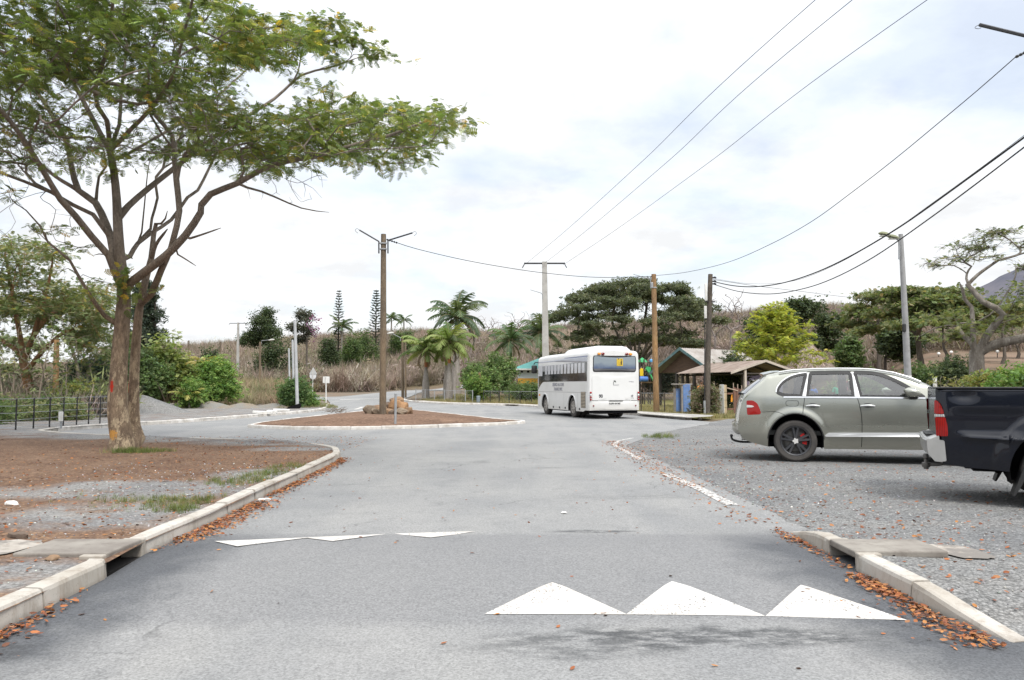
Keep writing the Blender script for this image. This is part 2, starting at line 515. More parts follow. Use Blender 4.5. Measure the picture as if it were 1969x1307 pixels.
def asphalt(name):
 m = Mat(name, 0.88, 0.28)
 X, Y, Z = m.xyz()
 big = m.noise(0.45, 5, 0.6)
 col = m.mix(m.ramp(big, 0.36, 0.64), (0.195, 0.198, 0.200), (0.245, 0.245, 0.240))
 trk = m.noise(0.9, 3, vec=m.scaled((1.0, 0.10, 1)))
 col = m.mix(m.ramp(trk, 0.48, 0.62, 0, 0.5), col, (0.265, 0.262, 0.255))
 wav = m.math('MULTIPLY_ADD', m.noise(0.25, 3, vec=m.scaled((1, .6, 1))), 1.2, -.6)
 for lx in (-1.75, -.35, .75, 1.9):
  ln = m.math('ABSOLUTE', m.math('SUBTRACT', m.math('ADD', X, wav), lx))
  col = m.mix(m.math('MULTIPLY', m.ramp(ln, .38, .08), m.ramp(m.noise(.6, 4), .35, .65, .05, .38)), col, (.275, .270, .258))
 col = m.mix(m.ramp(m.noise(2.6, 6, .72), .52, .72, 0, .42), col, (.135, .137, .140))
 vc = m.n('ShaderNodeTexVoronoi', {'Vector': m.n('ShaderNodeVectorMath', {0: m.co, 1: m.n('ShaderNodeVectorMath', {0: m.n('ShaderNodeTexNoise', {'Vector': m.co, 'Scale': 1.6, 'Detail': 4.0}).outputs[1], 1: (.9, .9, 0)}, operation='MULTIPLY').outputs[0]}, operation='ADD').outputs[0], 'Scale': .33}, feature='DISTANCE_TO_EDGE').outputs[0]
 crack = m.math('MULTIPLY', m.ramp(vc, .006, .001), m.ramp(m.noise(.5, 3), .50, .62))
 col = m.mix(m.math('MULTIPLY', crack, .55), col, (.07, .07, .07))
 tab = m.math('MULTIPLY', m.ramp(m.math('ADD', Y, m.math('MULTIPLY', m.noise(1.3, 4), 0.35)), 4.78, 4.95), m.ramp(m.math('ADD', Y, m.math('MULTIPLY', m.noise(2.2, 5), .12)), 7.60, 7.42))
 col = m.mix(m.math('MULTIPLY', tab, 0.66), col, (0.172, 0.173, 0.176))
 ex = m.math('ABSOLUTE', m.math('ADD', X, 0.2))
 edge = m.math('MULTIPLY', m.ramp(m.math('ADD', ex, m.math('MULTIPLY_ADD', m.noise(2.2, 5), 0.9, -0.45)), 1.85, 2.45), m.math('MULTIPLY', m.ramp(Y, 3.0, 4.2), m.ramp(Y, 7.9, 6.8)))
 col = m.mix(m.math('MULTIPLY', edge, 0.88), col, (0.066, 0.070, 0.078))
 for cx, cy, rx, ry, s in ((1.2, 4.45, .95, 0.17, 0.8), (0.4, 4.33, 0.6, 0.22, 0.55), (0.75, 7.62, 0.42, 0.08, 0.8), (-2.72, 4.2, 0.25, 0.16, 0.85), (0.6, 13.5, 0.3, 0.12, 0.4), (-0.6, 14.5, 0.2, 0.25, 0.4), (1.5, 10.0, 0.8, 0.2, 0.25)):
  e = m.math('MULTIPLY', m.ellipse(cx, cy, rx, ry, 0, 0.7, 0.9, 3.0), m.ramp(m.noise(7, 6, .75, vec=m.scaled((.6, 1.4, 1))), .40, .56))
  col = m.mix(m.math('MULTIPLY', e, s), col, (0.055, 0.057, 0.06))
 v = m.vor(95.0, out='Color')
 sp = m.n('ShaderNodeSeparateColor', {0: v}).outputs[0]
 col = m.mul(col, m.ramp(sp, 0, 1, 0.80, 1.20))
 gap = m.noise(55, 4, 0.7)
 col = m.mul(col, m.ramp(gap, 0.34, 0.5, 0.74, 1.03))
 m.color(col)
 m.bump(m.math('ADD', m.math('MULTIPLY', sp, 0.35), gap), 0.42, 0.006)
 return m.m
def gravelmat(name):
 m = Mat(name, 0.92, 0.2)
 big = m.noise(0.5, 5, 0.6)
 col = m.mix(m.ramp(big, 0.35, 0.65), (0.19, 0.193, 0.196), (0.24, 0.24, 0.234))
 col = m.mix(m.ramp(m.noise(1.2, 5, 0.7), 0.55, 0.75, 0, 0.45), col, (0.215, 0.19, 0.165))
 rut = m.noise(.55, 4, .6, vec=m.scaled((.25, 1.3, 1), rot=(0, 0, -.25)))
 col = m.mix(m.ramp(rut, .50, .64, 0, .55), col, (.275, .268, .255))
 col = m.mix(m.ramp(m.noise(3.5, 6, .75), .54, .72, 0, .5), col, (.125, .118, .11))
 v = m.vor(42.0, out='Color')
 sp = m.n('ShaderNodeSeparateColor', {0: v}).outputs[0]
 d = m.vor(42.0)
 col = m.mul(col, m.ramp(sp, 0, 1, 0.7, 1.3))
 col = m.mul(col, m.ramp(d, 0.35, 0.75, 1.04, 0.62))
 col = m.mul(col, m.ramp(m.noise(14, 4), 0.35, 0.6, 0.8, 1.08))
 m.color(col)
 m.bump(m.math('SUBTRACT', 1.0, d), 0.9, 0.02)
 return m.m
def vergemat(name):
 m = Mat(name, 0.95, 0.12)
 X, Y, Z = m.xyz()
 col = m.mix(m.ramp(m.noise(0.8, 5, 0.65), 0.38, 0.62), (0.150, 0.092, 0.064), (0.215, 0.142, 0.098))
 col = m.mix(m.ramp(m.noise(9, 5, 0.7), 0.45, 0.7), col, (0.100, 0.062, 0.046))
 sp = m.n('ShaderNodeSeparateColor', {0: m.vor(38, out='Color')}).outputs
 col = m.mix(m.ramp(sp[0], 0.86, 0.92), col, (0.27, 0.17, 0.10))
 col = m.mul(col, m.ramp(sp[1], 0, 1, 0.72, 1.25))
 g = m.mix(m.ramp(m.noise(1.0, 4), 0.4, 0.6), (0.20, 0.20, 0.20), (0.25, 0.247, 0.238))
 gs = m.n('ShaderNodeSeparateColor', {0: m.vor(46, out='Color')}).outputs[0]
 g = m.mul(g, m.ramp(gs, 0, 1, 0.62, 1.35))
 masks = [m.ellipse(-4.5, 9.75, 1.9, 0.85, 0.1, 0.5, 0.55, 1.1), m.ellipse(-3.95, 7.9, 1.15, 0.8, 0, 0.5, 0.5, 1.2), m.ellipse(-3.7, 11.4, 0.6, 0.9, 0, 0.5, 0.5, 1.6), m.ellipse(-3.5, 5.4, 0.5, 0.5, 0, 0.6, 0.5, 2.0),
    m.ellipse(-4.4, 16.0, 1.0, 0.5, 0.3, 0.6, 0.5, 1.5),
    m.ramp(m.math('ADD', m.math('ADD', m.math('MULTIPLY', Y, 1.0), m.math('MULTIPLY', X, 0.42)), m.math('MULTIPLY', m.noise(0.5, 4), 3.0)), 15.6, 16.6)]
 k = masks[0]
 for q in masks[1:]:
  k = m.math('MAXIMUM', k, q)
 far = m.ramp(m.math('ADD', Y, m.math('MULTIPLY', m.noise(0.35, 4), 3.0)), 25.5, 27.0)
 k = m.math('MULTIPLY', k, m.ramp(m.noise(1.4, 6, 0.7), 0.32, 0.50, 0.10, 0.95))
 col = m.mix(k, col, g)
 m.color(col).bump(m.math('ADD', m.noise(22, 5, 0.7), m.math('MULTIPLY', sp[0], 0.4)), 0.8, 0.03)
 return m.m
def stepf(x, y):
 return 0.30 if y < 9 else 0.7 if y < 25 else 1.8 if y < 60 else 4.0
def build_ground_sheets():
 road = [(3.1, -8), (3.0, 4.4), (2.9, 6.2), (2.9, 7.5), (2.9, 9.2), (2.7, 18.6), (4.5, 23.8), (8.0, 30.3)] + RKERB[::-1] + \
     [(-10.4, 80), (-11.4, 95), (-11.6, 110), (-9, 121), (-2, 129), (-3, 133), (-12, 127), (-15.5, 112), (-16.5, 95), (-17.5, 80), (-24, 78), (-24, 73), (-16.5, 70), (-14.4, 62)] + UPPER[::-1] + VERGE[::-1]
 o = sheet('road', road, roadz, stepf, asphalt('asphalt'))
 tag(o, 'grey weathered tarmac road with a raised table', 'road')
 lot = [(2.80, -8), (2.72, 4.4), (2.66, 6.2), (2.64, 7.5), (2.62, 9.2), (2.44, 18.6), (4.2, 23.95), (7.6, 30.4), (9.3, 33.8), (14, 35.2), (24, 34.2), (34, 32), (60, 30), (60, -8)]
 o = sheet('gravel_lot', lot, lotz, lambda x, y: 0.35 if y < 9 else 0.9, gravelmat('lot_gravel'))
 tag(o, 'grey gravel parking lot beside the road', 'parking lot')
 vg = VERGE + UPPER + [(-16, 62), (-22, 64), (-70, 62), (-70, -8)]
 o = sheet('verge', vg, vergez, lambda x, y: 0.4 if y < 12 else 0.8 if y < 25 else 2.0, vergemat('verge_soil'))
 tag(o, 'brown leaf strewn earth verge with gravel patches', 'verge')
ISL = [(-8.9, 26.4), (-7.2, 25.35), (-4.8, 25.2), (-2.4, 26.5), (0.45, 29.2), (-0.6, 31.5), (-2.2, 35.5), (-5.3, 43), (-6.5, 44.2), (-7.6, 43), (-8.5, 36), (-9.1, 29)]
def islz(x, y):
 pa = np.array(ISL)
 dmin = 9
 for i in range(len(pa)):
  a, b = pa[i], pa[(i + 1) % len(pa)]
  ab = b - a
  t = max(0, min(1, ((x - a[0]) * ab[0] + (y - a[1]) * ab[1]) / (ab @ ab)))
  dmin = min(dmin, math.hypot(x - a[0] - t * ab[0], y - a[1] - t * ab[1]))
 return 0.10 + 0.20 * sstep(0, 3.2, dmin) + 0.02 * fbm(x, y, 0.9)
def kerb(path, material, name, label, h=0.135, w=0.15, piece=1.0, zf=None, taper=(0, 0), closed=False):
 """row of cast kerb stones with open joints; the road side is on the right of the path direction"""
 p = smooth_path([(a, b, 0) for a, b in path] + ([(path[0][0], path[0][1], 0)] if closed else []), 0.1)
 acc = [0.0]
 for a, b in zip(p, p[1:]):
  acc.append(acc[-1] + (b - a).length)
 L = acc[-1]
 def at(s):
  s = max(0, min(L - 1e-4, s))
  import bisect
  i = min(len(p) - 2, max(0, bisect.bisect_right(acc, s) - 1))
  t = (s - acc[i]) / max(1e-6, acc[i + 1] - acc[i])
  d = (p[i + 1] - p[i]).normalized()
  return p[i].lerp(p[i + 1], t), d
 mb = MB()
 n = max(1, int(L / piece))
 for k in range(n):
  s0, s1 = k * L / n + 0.007, (k + 1) * L / n - 0.007
  m = 5
  jx, jz = RN.uniform(-0.010, 0.010), RN.uniform(-0.008, 0.008)
  ring = []
  for q in range(m):
   s = s0 + (s1 - s0) * q / (m - 1)
   c, d = at(s)
   nrm = Vector((-d.y, d.x, 0))              # to the left, away from the road
   z0 = zf(c.x, c.y) if zf else 0
   hh = h * min(1.0, (s / taper[0] if taper[0] else 1), ((L - s) / taper[1] if taper[1] else 1)) + jz
   hh = max(-0.03, hh)
   cs = [(0.0, -0.08), (0.012, hh - 0.03), (0.022, hh - 0.008), (0.04, hh), (w - 0.012, hh), (w, hh - 0.012), (w, -0.08)]
   ch = RN.uniform(0, .012) if q in (0, m - 1) else RN.uniform(0, .003)
   ring.append([c + nrm * (a + jx + (ch if 0 < a < .05 else 0)) + Vector((0, 0, z0 + b - (ch * RN.random() if b > .02 else 0))) for a, b in cs])
  o = len(mb.v)
  K = len(ring[0])
  for r in ring:
   mb.v += [tuple(v) for v in r]
  for q in range(m - 1):
   for e in range(K - 1):
    mb.f.append((o + q * K + e, o + q * K + e + 1, o + (q + 1) * K + e + 1, o + (q + 1) * K + e))
  mb.f.append(tuple(o + e for e in range(K)))
  mb.f.append(tuple(o + (m - 1) * K + e for e in reversed(range(K))))
 o = mb.build(name, material)
 return tag(o, label, 'kerb', kind='structure')
def build_kerbs():
 m = Mat('kerb_concrete', 0.85, 0.25)
 X, Y, Z = m.xyz()
 col = m.mix(m.ramp(m.noise(1.5, 5, 0.6), 0.35, 0.65), (0.47, 0.445, 0.405), (0.36, 0.33, 0.285))
 col = m.mix(m.ramp(m.noise(7, 6, 0.7, vec=m.scaled((1, 1, 0.25))), 0.50, 0.66, 0, 0.65), col, (0.24, 0.20, 0.16))
 col = m.mix(m.ramp(m.noise(60, 3), 0.6, 0.72, 0, 0.5), col, (0.2, 0.18, 0.16))
 low = m.ramp(m.math('ADD', Z, m.math('MULTIPLY', m.noise(5, 4), 0.05)), 0.06, 0.02)
 col = m.mix(m.math('MULTIPLY', low, 0.55), col, (0.20, 0.17, 0.14))
 m.color(col).bump(m.noise(80, 3), 0.2, 0.004)
 KM = m.m
 white = mat('island_kerb_paint', (0.62, 0.60, 0.57), (0.42, 0.39, 0.35), 2.5, 0.8, dirt=(0.25, 0.22, 0.19))
 kerb(VERGE[:3], KM, 'kerb', 'pale concrete kerb along the near end of the left verge')
 kerb(VERGE[3:] + UPPER[:2], KM, 'kerb', 'pale concrete kerb curving round the brown earth verge', zf=H)
 kerb(UPPER[1:], white, 'kerb', 'white kerb along the gravel heap side of the road', zf=H)
 kerb(ISL, white, 'kerb', 'white kerb round the triangular traffic island', closed=True, zf=H, h=0.11)
 kerb(RKERB, white, 'kerb', 'long pale kerb on the fence side of the road behind the bus', zf=H, w=0.3)
 kerb([(2.62, 7.62), (2.60, 7.0), (2.60, 6.58)], KM, 'kerb', 'short ramped kerb end beyond the right drain inlet', taper=(0.7, 0))
 kerb([(2.59, 6.02), (2.58, 5.3), (2.62, 4.86), (2.72, 4.36)], KM, 'kerb', 'concrete kerb on the right sinking into the gravel', taper=(0, 0.75), piece=0.7)
 return KM
def slab_with_inlet(name, x0, x1, y0, y1, side, label, KM):
 """storm drain inlet set in the kerb line: roof slab, back wall, cheek blocks and a dark throat"""
 t = empty(name, ((x0 + x1) / 2, (y0 + y1) / 2, 0), label=label, cat='drain inlet')
 def rel(mb):
  c = t.location
  mb.v = [(v[0] - c.x, v[1] - c.y, v[2] - c.z) for v in mb.v]
  return mb
 grey = mat('inlet_concrete', (0.27, 0.25, 0.22), (0.19, 0.17, 0.15), 3.0, 0.9, bump=0.2, bscale=40, dirt=(0.12, 0.10, 0.085))
 pale = mat('inlet_rim', (0.40, 0.37, 0.325), (0.30, 0.27, 0.23), 4.0, 0.9, dirt=(0.2, 0.17, 0.14))
 dark = mat('inlet_throat', (0.035, 0.032, 0.03), None, 3, 0.95)
 s = side
 yc = (y0 + y1) / 2
 ly = y1 - y0
 a = MB().box(s * 0.36 + x0, yc, 0.112, 0.72, ly, 0.055, bev=0.012)
 rel(a).build('cover_slab', grey, t)
 for yy in (y0 - 0.035, y1 + 0.035):
  rel(MB().box(x0 + s * 0.09, yy, 0.058, 0.18, 0.07, 0.15, bev=0.01)).build('cheek_block', pale, t)
 d = MB().box(x0 + s * 0.30, yc, 0.03, 0.02, ly, 0.16).box(x0 + s * 0.16, yc, -0.03, 0.30, ly, 0.03)
 rel(d).build('throat', dark, t)
 x2 = x1
 pts = []
 for k in range(28):
  q = k / 28 * 2 * PI
  ex = (x0 + s * 0.75 + x2) / 2
  pts.append((ex + math.copysign(abs(math.cos(q)) ** 0.7, math.cos(q)) * abs(x2 - x0 - s * 0.75) / 2 * (1 + RN.uniform(-.08, .08)),
     yc + math.copysign(abs(math.sin(q)) ** 0.7, math.sin(q)) * (ly / 2 + 0.02) * (1 + RN.uniform(-.12, .12))))
 gz_ = (lambda p: lotz(*p) + .012) if s > 0 else (lambda p: vergez(*p) + .012)
 hm = Mat('worn_cement', .92, .15)
 pc = hm.mix(hm.ramp(hm.noise(5, 5, .7), .35, .65), (.40, .37, .33), (.25, .22, .19))
 hm.color(hm.mix(hm.ramp(hm.noise(2.6, 6, .75), .47, .55), pc, (.19, .175, .16))).bump(hm.noise(40, 4), .4, .01)
 e = MB()
 n = len(pts)
 cx_, cy_ = sum(p[0] for p in pts) / n, sum(p[1] for p in pts) / n
 rings = [[(cx_ + (p[0] - cx_) * q, cy_ + (p[1] - cy_) * q) for p in pts] for q in (1, .66, .33)]
 e.add([(p[0], p[1], gz_(p)) for r_ in rings for p in r_] + [(cx_, cy_, gz_((cx_, cy_)))], [(k * n + i, k * n + (i + 1) % n, (k + 1) * n + (i + 1) % n, (k + 1) * n + i) for k in range(2) for i in range(n)] + [(2 * n + i, 2 * n + (i + 1) % n, 3 * n) for i in range(n)])
 pale = hm.m
 rel(e).build('haunching', pale, t)
 return t
def tri_mark(name, pts, label, material):
 """painted triangle lying 4 mm over the road surface"""
 a, b, c = [Vector(p) for p in pts]
 N = 14
 V, idx = [], {}
 for i in range(N + 1):
  for j in range(N + 1 - i):
   q = a + (b - a) * (i / N) + (c - a) * (j / N)
   idx[i, j] = len(V)
   V.append((q.x, q.y, roadz(q.x, q.y) + 0.006))
 FC = []
 for i in range(N):
  for j in range(N - i):
   FC.append((idx[i, j], idx[i + 1, j], idx[i, j + 1]))
   if i + j < N - 1:
    FC.append((idx[i + 1, j], idx[i + 1, j + 1], idx[i, j + 1]))
 mb = MB().add(V, FC)
 o = mb.build(name, material)
 tag(o, label, 'road marking', group='white triangles on the road hump', kind='structure')
def strip_mark(name, path, w, label, material, zf):
 p = smooth_path([(a, b, 0) for a, b in path], 0.15)
 mb = MB()
 V = []
 for i, q in enumerate(p):
  d = (p[min(i + 1, len(p) - 1)] - p[max(i - 1, 0)]).normalized()
  n = Vector((-d.y, d.x, 0)) * w / 2
  for s in (1, -1):
   r = q + n * s
   V.append((r.x, r.y, zf(r.x, r.y) + 0.006))
 mb.add(V, [(2 * i, 2 * i + 1, 2 * i + 3, 2 * i + 2) for i in range(len(p) - 1)])
 tag(mb.build(name, material), label, 'road marking', kind='structure')
def build_marks(KM):
 m = Mat('road_paint', 0.75, 0.3)
 v = m.vor(105, out='Color')
 sp = m.n('ShaderNodeSeparateColor', {0: v}).outputs[0]
 wear = m.math('MULTIPLY', m.ramp(sp, 0.91, 0.94), m.ramp(m.noise(2.5, 5), 0.40, 0.60))
 col = m.mix(m.ramp(m.noise(1.2, 5), 0.35, 0.7), (0.56, 0.545, 0.52), (0.45, 0.415, 0.375))
 col = m.mix(m.ramp(m.noise(30, 4, 0.7), 0.62, 0.70, 0, 0.6), col, (0.25, 0.23, 0.21))
 scuff = m.math('MULTIPLY', m.ramp(m.noise(5, 6, .8, vec=m.scaled((1, .35, 1))), .56, .66), .55)
 col = m.mix(scuff, col, (.24, .23, .22))
 m.color(m.mix(wear, col, (0.08, 0.075, 0.07)))
 PM = m.m
 w = Mat('worn_paint', 0.8, 0.2)
 w.color(w.mix(w.ramp(w.noise(16, 6, 0.75), 0.46, 0.56), (0.55, 0.535, 0.51), (0.17, 0.17, 0.168)))
 WM = w.m
 def gz(px, py):
  p = G(px, py)
  for _ in range(6):
   p = G(px, py, roadz(p.x, p.y) + 0.006)
  return (p.x, p.y, 0)
 near = [((932, 1180), (1206, 1181), (1062, 1119), 'white triangle on the near ramp of the hump, at the middle of the road'),
   ((1204, 1181), (1472, 1184), (1292, 1117), 'white triangle on the near ramp between two other triangles'),
   ((1472, 1184), (1745, 1192), (1540, 1124), 'white triangle on the near ramp closest to the right kerb and leaves')]
 for a, b, c, lab in near:
  tri_mark('ramp_triangle', [gz(*a), gz(*b), gz(*c)], lab, PM)
 far = [((412, 1040), (600, 1032.5), (456, 1050), 'white triangle on the far ramp of the hump beside the left kerb'),
     ((583, 1033), (742, 1026), (640, 1040), 'white triangle on the far ramp, second out from the left kerb'),
     ((758, 1025.5), (914, 1021), (828, 1033), 'white triangle on the far ramp furthest out from the left kerb')]
 for a, b, c, lab in far:
  tri_mark('ramp_triangle', [gz(*a), gz(*b), gz(*c)], lab, PM)
 z = lambda x, y: max(roadz(x, y), lotz(x, y) if x > 2.4 else -1)
 g = lambda px, py: tuple(G(px, py)[:2])
 strip_mark('edge_line', [g(1181, 856), g(1232, 884)], 0.12, 'far piece of worn white line at the gravel edge', WM, z)
 strip_mark('edge_line', [g(1281, 912), g(1340, 937), g(1409, 971)], 0.16, 'near piece of worn white line at the gravel edge', WM, z)
 strip_mark('edge_line', [g(1180, 856), g(1190, 848), g(1216, 842)], 0.10, 'short faint white line curling into the lot', WM, z)
 strip_mark('give_way_line', [(-15.6, 71), (-9.6, 74)], 0.5, 'white give way line across the far junction', PM, roadz)
 strip_mark('lane_line', [(-9.4, 47), (-9.9, 52)], 0.2, 'short white line on the far left branch of the road', PM, roadz)
 slab_with_inlet('drain_inlet', -3.06, -4.25, 5.99, 6.55, -1, 'concrete drain inlet in the left kerb with a pale slab behind', KM)
 slab_with_inlet('drain_inlet', 2.62, 3.75, 6.06, 6.54, 1, 'concrete drain inlet with dark open throat in the right kerb', KM)
build_ground_sheets()
KM = build_kerbs()
build_marks(KM)
def build_island():
 m = Mat('mulch', 0.95, 0.1)
 sp = m.n('ShaderNodeSeparateColor', {0: m.vor(16, out='Color')}).outputs
 col = m.mix(m.ramp(m.noise(0.9, 5), 0.4, 0.6), (0.185, 0.118, 0.082), (0.135, 0.085, 0.060))
 col = m.mul(col, m.ramp(sp[0], 0, 1, 0.65, 1.35))
 col = m.mix(m.ramp(sp[1], 0.93, 0.97), col, (0.24, 0.16, 0.11))
 m.color(col).bump(m.noise(12, 5, 0.7), 0.9, 0.05)
 c = np.mean(ISL, axis=0)
 poly = [(c[0] + (x - c[0]) * 0.975, c[1] + (y - c[1]) * 0.975) for x, y in ISL]
 tag(sheet('traffic_island', poly, islz, lambda x, y: 0.5, m.m), 'low mound of brown mulch in the road junction', 'traffic island')
build_island()
# ------------------------------------------------------------------ vehicle tools (local: x forward from the rear bumper, y left, z up)
def roundpoly(poly, r, seg=4):
 out, n = [], len(poly)
 for i in range(n):
  a, b, c = Vector(poly[i - 1]), Vector(poly[i]), Vector(poly[(i + 1) % n])
  rr = r[i] if isinstance(r, (list, tuple)) else r
  u, v = (a - b), (c - b)
  d = min(rr, u.length * 0.45, v.length * 0.45)
  p, q = b + u.normalized() * d, b + v.normalized() * d
  if d < 1e-4:
   out.append(b); continue
  for k in range(seg + 1):
   t = k / seg
   out.append(p * (1 - t) ** 2 + b * 2 * t * (1 - t) + q * t * t)
 return [(p.x, p.y) for p in out]
def offset_poly(poly, d):
 """positive d grows the polygon"""
 n = len(poly)
 area = sum(poly[i][0] * poly[(i + 1) % n][1] - poly[(i + 1) % n][0] * poly[i][1] for i in range(n))
 s = 1 if area > 0 else -1
 out = []
 for i in range(n):
  a, b, c = Vector(poly[i - 1]), Vector(poly[i]), Vector(poly[(i + 1) % n])
  e1, e2 = (b - a), (c - b)
  if e1.length < 1e-6 or e2.length < 1e-6:
   out.append(poly[i]); continue
  n1 = Vector((e1.y, -e1.x)).normalized() * s
  n2 = Vector((e2.y, -e2.x)).normalized() * s
  m = (n1 + n2)
  m = m.normalized() if m.length > 1e-6 else n1
  k = d / max(0.4, m.dot(n1))
  out.append((b.x + m.x * k, b.y + m.y * k))
 return out
class Shell:
 """car body side surface y = +-w(x,z), rounded into the roof line zt(x)"""
 def __init__(self, w, zb, zt, rt):
  self.w, self.zb, self.zt, self.rt = w, zb, zt, rt
 def y(self, x, z):
  r = self.rt(x) if callable(self.rt) else self.rt
  y = self.w(x, z)
  s = min(1.0, max(0.0, (z - (self.zt(x) - r)) / r))
  return y - r * 0.9 * (1 - math.sqrt(max(0, 1 - s * s)))
 def body(self, xs, nz, name, material, parent, holes=(), crown=0.02, roof=True, bulge=(0.05, 0.08), skip=None, smooth=0.7, nroof=10):
  nx = len(xs)
  V, FC = [], []
  pas = [np.array(h) for h in holes]
  t = np.linspace(0, 1, nz)
  base = {}
  for s in (-1, 1):
   base[s] = len(V)
   for x in xs:
    b, tt = self.zb(x), self.zt(x)
    for q in t:
     q2 = q if q < 0.5 else 1 - (1 - q) ** 1.35 * 0.5 ** (1 - 1.35)
     z = b + (tt - b) * q2
     V.append((x, s * self.y(x, z), z))
   for i in range(nx - 1):
    for k in range(nz - 1):
     a = base[s] + i * nz + k
     c = (a, a + nz, a + nz + 1, a + 1)
     cx = sum(V[j][0] for j in c) / 4
     cz = sum(V[j][2] for j in c) / 4
     if any(inside(cx, cz, p) for p in pas):
      continue
     FC.append(c if s < 0 else c[::-1])
  def bridge(col_l, col_r, m, f):
   """strip between matching vertices of the two sides"""
   rows = []
   for a, b in zip(col_l, col_r):
    A, B = Vector(V[a]), Vector(V[b])
    row = [a]
    for k in range(1, m):
     p = A.lerp(B, k / m)
     u = 1 - (2 * k / m - 1) ** 2
     V.append(tuple(f(p, u)))
     row.append(len(V) - 1)
    row.append(b)
    rows.append(row)
   for r0, r1 in zip(rows, rows[1:]):
    for k in range(m):
     FC.append((r0[k], r1[k], r1[k + 1], r0[k + 1]))
  top = [base[-1] + i * nz + nz - 1 for i in range(nx)]
  topl = [base[1] + i * nz + nz - 1 for i in range(nx)]
  if roof:
   lo, hi = (0, nx) if roof is True else roof
   bridge(top[lo:hi], topl[lo:hi], nroof, lambda p, u: p + Vector((-bulge[0] * u * (1 - sstep(0, 0.9, p.x - xs[0])) + bulge[1] * u * (1 - sstep(0, 1.4, xs[-1] - p.x)), 0, crown * u)))
  bridge([base[-1] + k for k in range(nz)], [base[1] + k for k in range(nz)], nroof, lambda p, u: p + Vector((-bulge[0] * u, 0, crown * u * sstep(0.4, 1.2, p.z))))
  e = (nx - 1) * nz
  bridge([base[-1] + e + k for k in range(nz)], [base[1] + e + k for k in range(nz)], nroof, lambda p, u: p + Vector((bulge[1] * u, 0, 0)))
  mb = MB().add(V, FC)
  o = mb.build(name, material, parent, smooth)
  return o
 def patch(self, mb, poly, off, s, step=0.12):
  pts = [Vector(p) for p in poly]
  n = len(pts)
  pa = np.array(poly)
  x0, x1, z0, z1 = pa[:, 0].min(), pa[:, 0].max(), pa[:, 1].min(), pa[:, 1].max()
  x = x0 + step / 2
  while x < x1:
   z = z0 + step / 2
   while z < z1:
    if inside(x, z, pa) and np.min((pa[:, 0] - x) ** 2 + (pa[:, 1] - z) ** 2) > (step * 0.3) ** 2:
     pts.append(Vector((x, z)))
    z += step
   x += step
  vo, _, fo, *_r = delaunay_2d_cdt(pts, [(i, (i + 1) % n) for i in range(n)], [], 1, 1e-5)
  mb.add([(v.x, s * (self.y(v.x, v.y) + off), v.y) for v in vo], fo)
  return mb
 def solidpatch(self, mb, poly, off, thick, s, step=0.12):
  """patch standing proud of the body, with edge walls"""
  self.patch(mb, poly, off + thick, s, step)
  n = len(poly)
  mb.add([(x, s * (self.y(x, z) + off + thick), z) for x, z in poly] + [(x, s * (self.y(x, z) + off - 0.004), z) for x, z in poly],
      [(i, (i + 1) % n, n + (i + 1) % n, n + i) for i in range(n)])
  return mb
 def ring(self, mb, poly, d_in, d_out, off, s, thick=0.0):
  a, b = offset_poly(poly, d_out), offset_poly(poly, -d_in)
  n = len(poly)
  fy = lambda p, o: (p[0], s * (self.y(*p) + o), p[1])
  mb.add([fy(p, off) for p in a] + [fy(p, off + thick) for p in a] + [fy(p, off + thick) for p in b] + [fy(p, off - 0.03) for p in b],
      [(i, (i + 1) % n, n + (i + 1) % n, n + i) for i in range(n)] +
      [(n + i, n + (i + 1) % n, 2 * n + (i + 1) % n, 2 * n + i) for i in range(n)] +
      [(2 * n + i, 2 * n + (i + 1) % n, 3 * n + (i + 1) % n, 3 * n + i) for i in range(n)])
  return mb
 def line(self, mb, path, wd, off, s):
  """thin ribbon following the body, e.g. a panel gap"""
  p = smooth_path([(a, 0, b) for a, b in path], 0.05)
  V = []
  for i, q in enumerate(p):
   d = (p[min(i + 1, len(p) - 1)] - p[max(i - 1, 0)]).normalized()
   nrm = Vector((-d.z, 0, d.x)) * wd / 2
   for k in (1, -1):
    r = q + nrm * k
    V.append((r.x, s * (self.y(r.x, r.z) + off), r.z))
  mb.add(V, [(2 * i, 2 * i + 1, 2 * i + 3, 2 * i + 2) for i in range(len(p) - 1)])
  return mb
def planemap(loc, yaw, yl):
 """reads a photo pixel onto the vertical plane y = yl of a vehicle standing at loc, turned by yaw"""
 h = Vector((math.cos(yaw), math.sin(yaw), 0))
 l = Vector((-math.sin(yaw), math.cos(yaw), 0))
 o = Vector(loc)
 def f(px, py):
  d = ray(px, py)
  c0 = Vector((0, 0, HC)) - o
  t = (yl - c0.dot(l)) / d.dot(l)
  q = c0 + d * t
  return (q.dot(h), q.z)
 return f
def glassmat(name, tint, rough=0.02, alpha=0.55):
 if name in MATS: return MATS[name]
 m = Mat(name, rough, 0.5)
 gl = m.n('ShaderNodeBsdfGlossy', {'Color': (1, 1, 1, 1), 'Roughness': rough})
 tr = m.n('ShaderNodeBsdfTransparent', {'Color': (*tint, 1)})
 fr = m.n('ShaderNodeFresnel', {'IOR': 1.5})
 k = m.math('MULTIPLY_ADD', fr.outputs[0], 1.0, 0.10, clamp=True)
 mx = m.n('ShaderNodeMixShader', {0: k, 1: tr.outputs[0], 2: gl.outputs[0]})
 m.nt.links.new(mx.outputs[0], m.out.inputs[0])
 MATS[name] = m.m
 return m.m
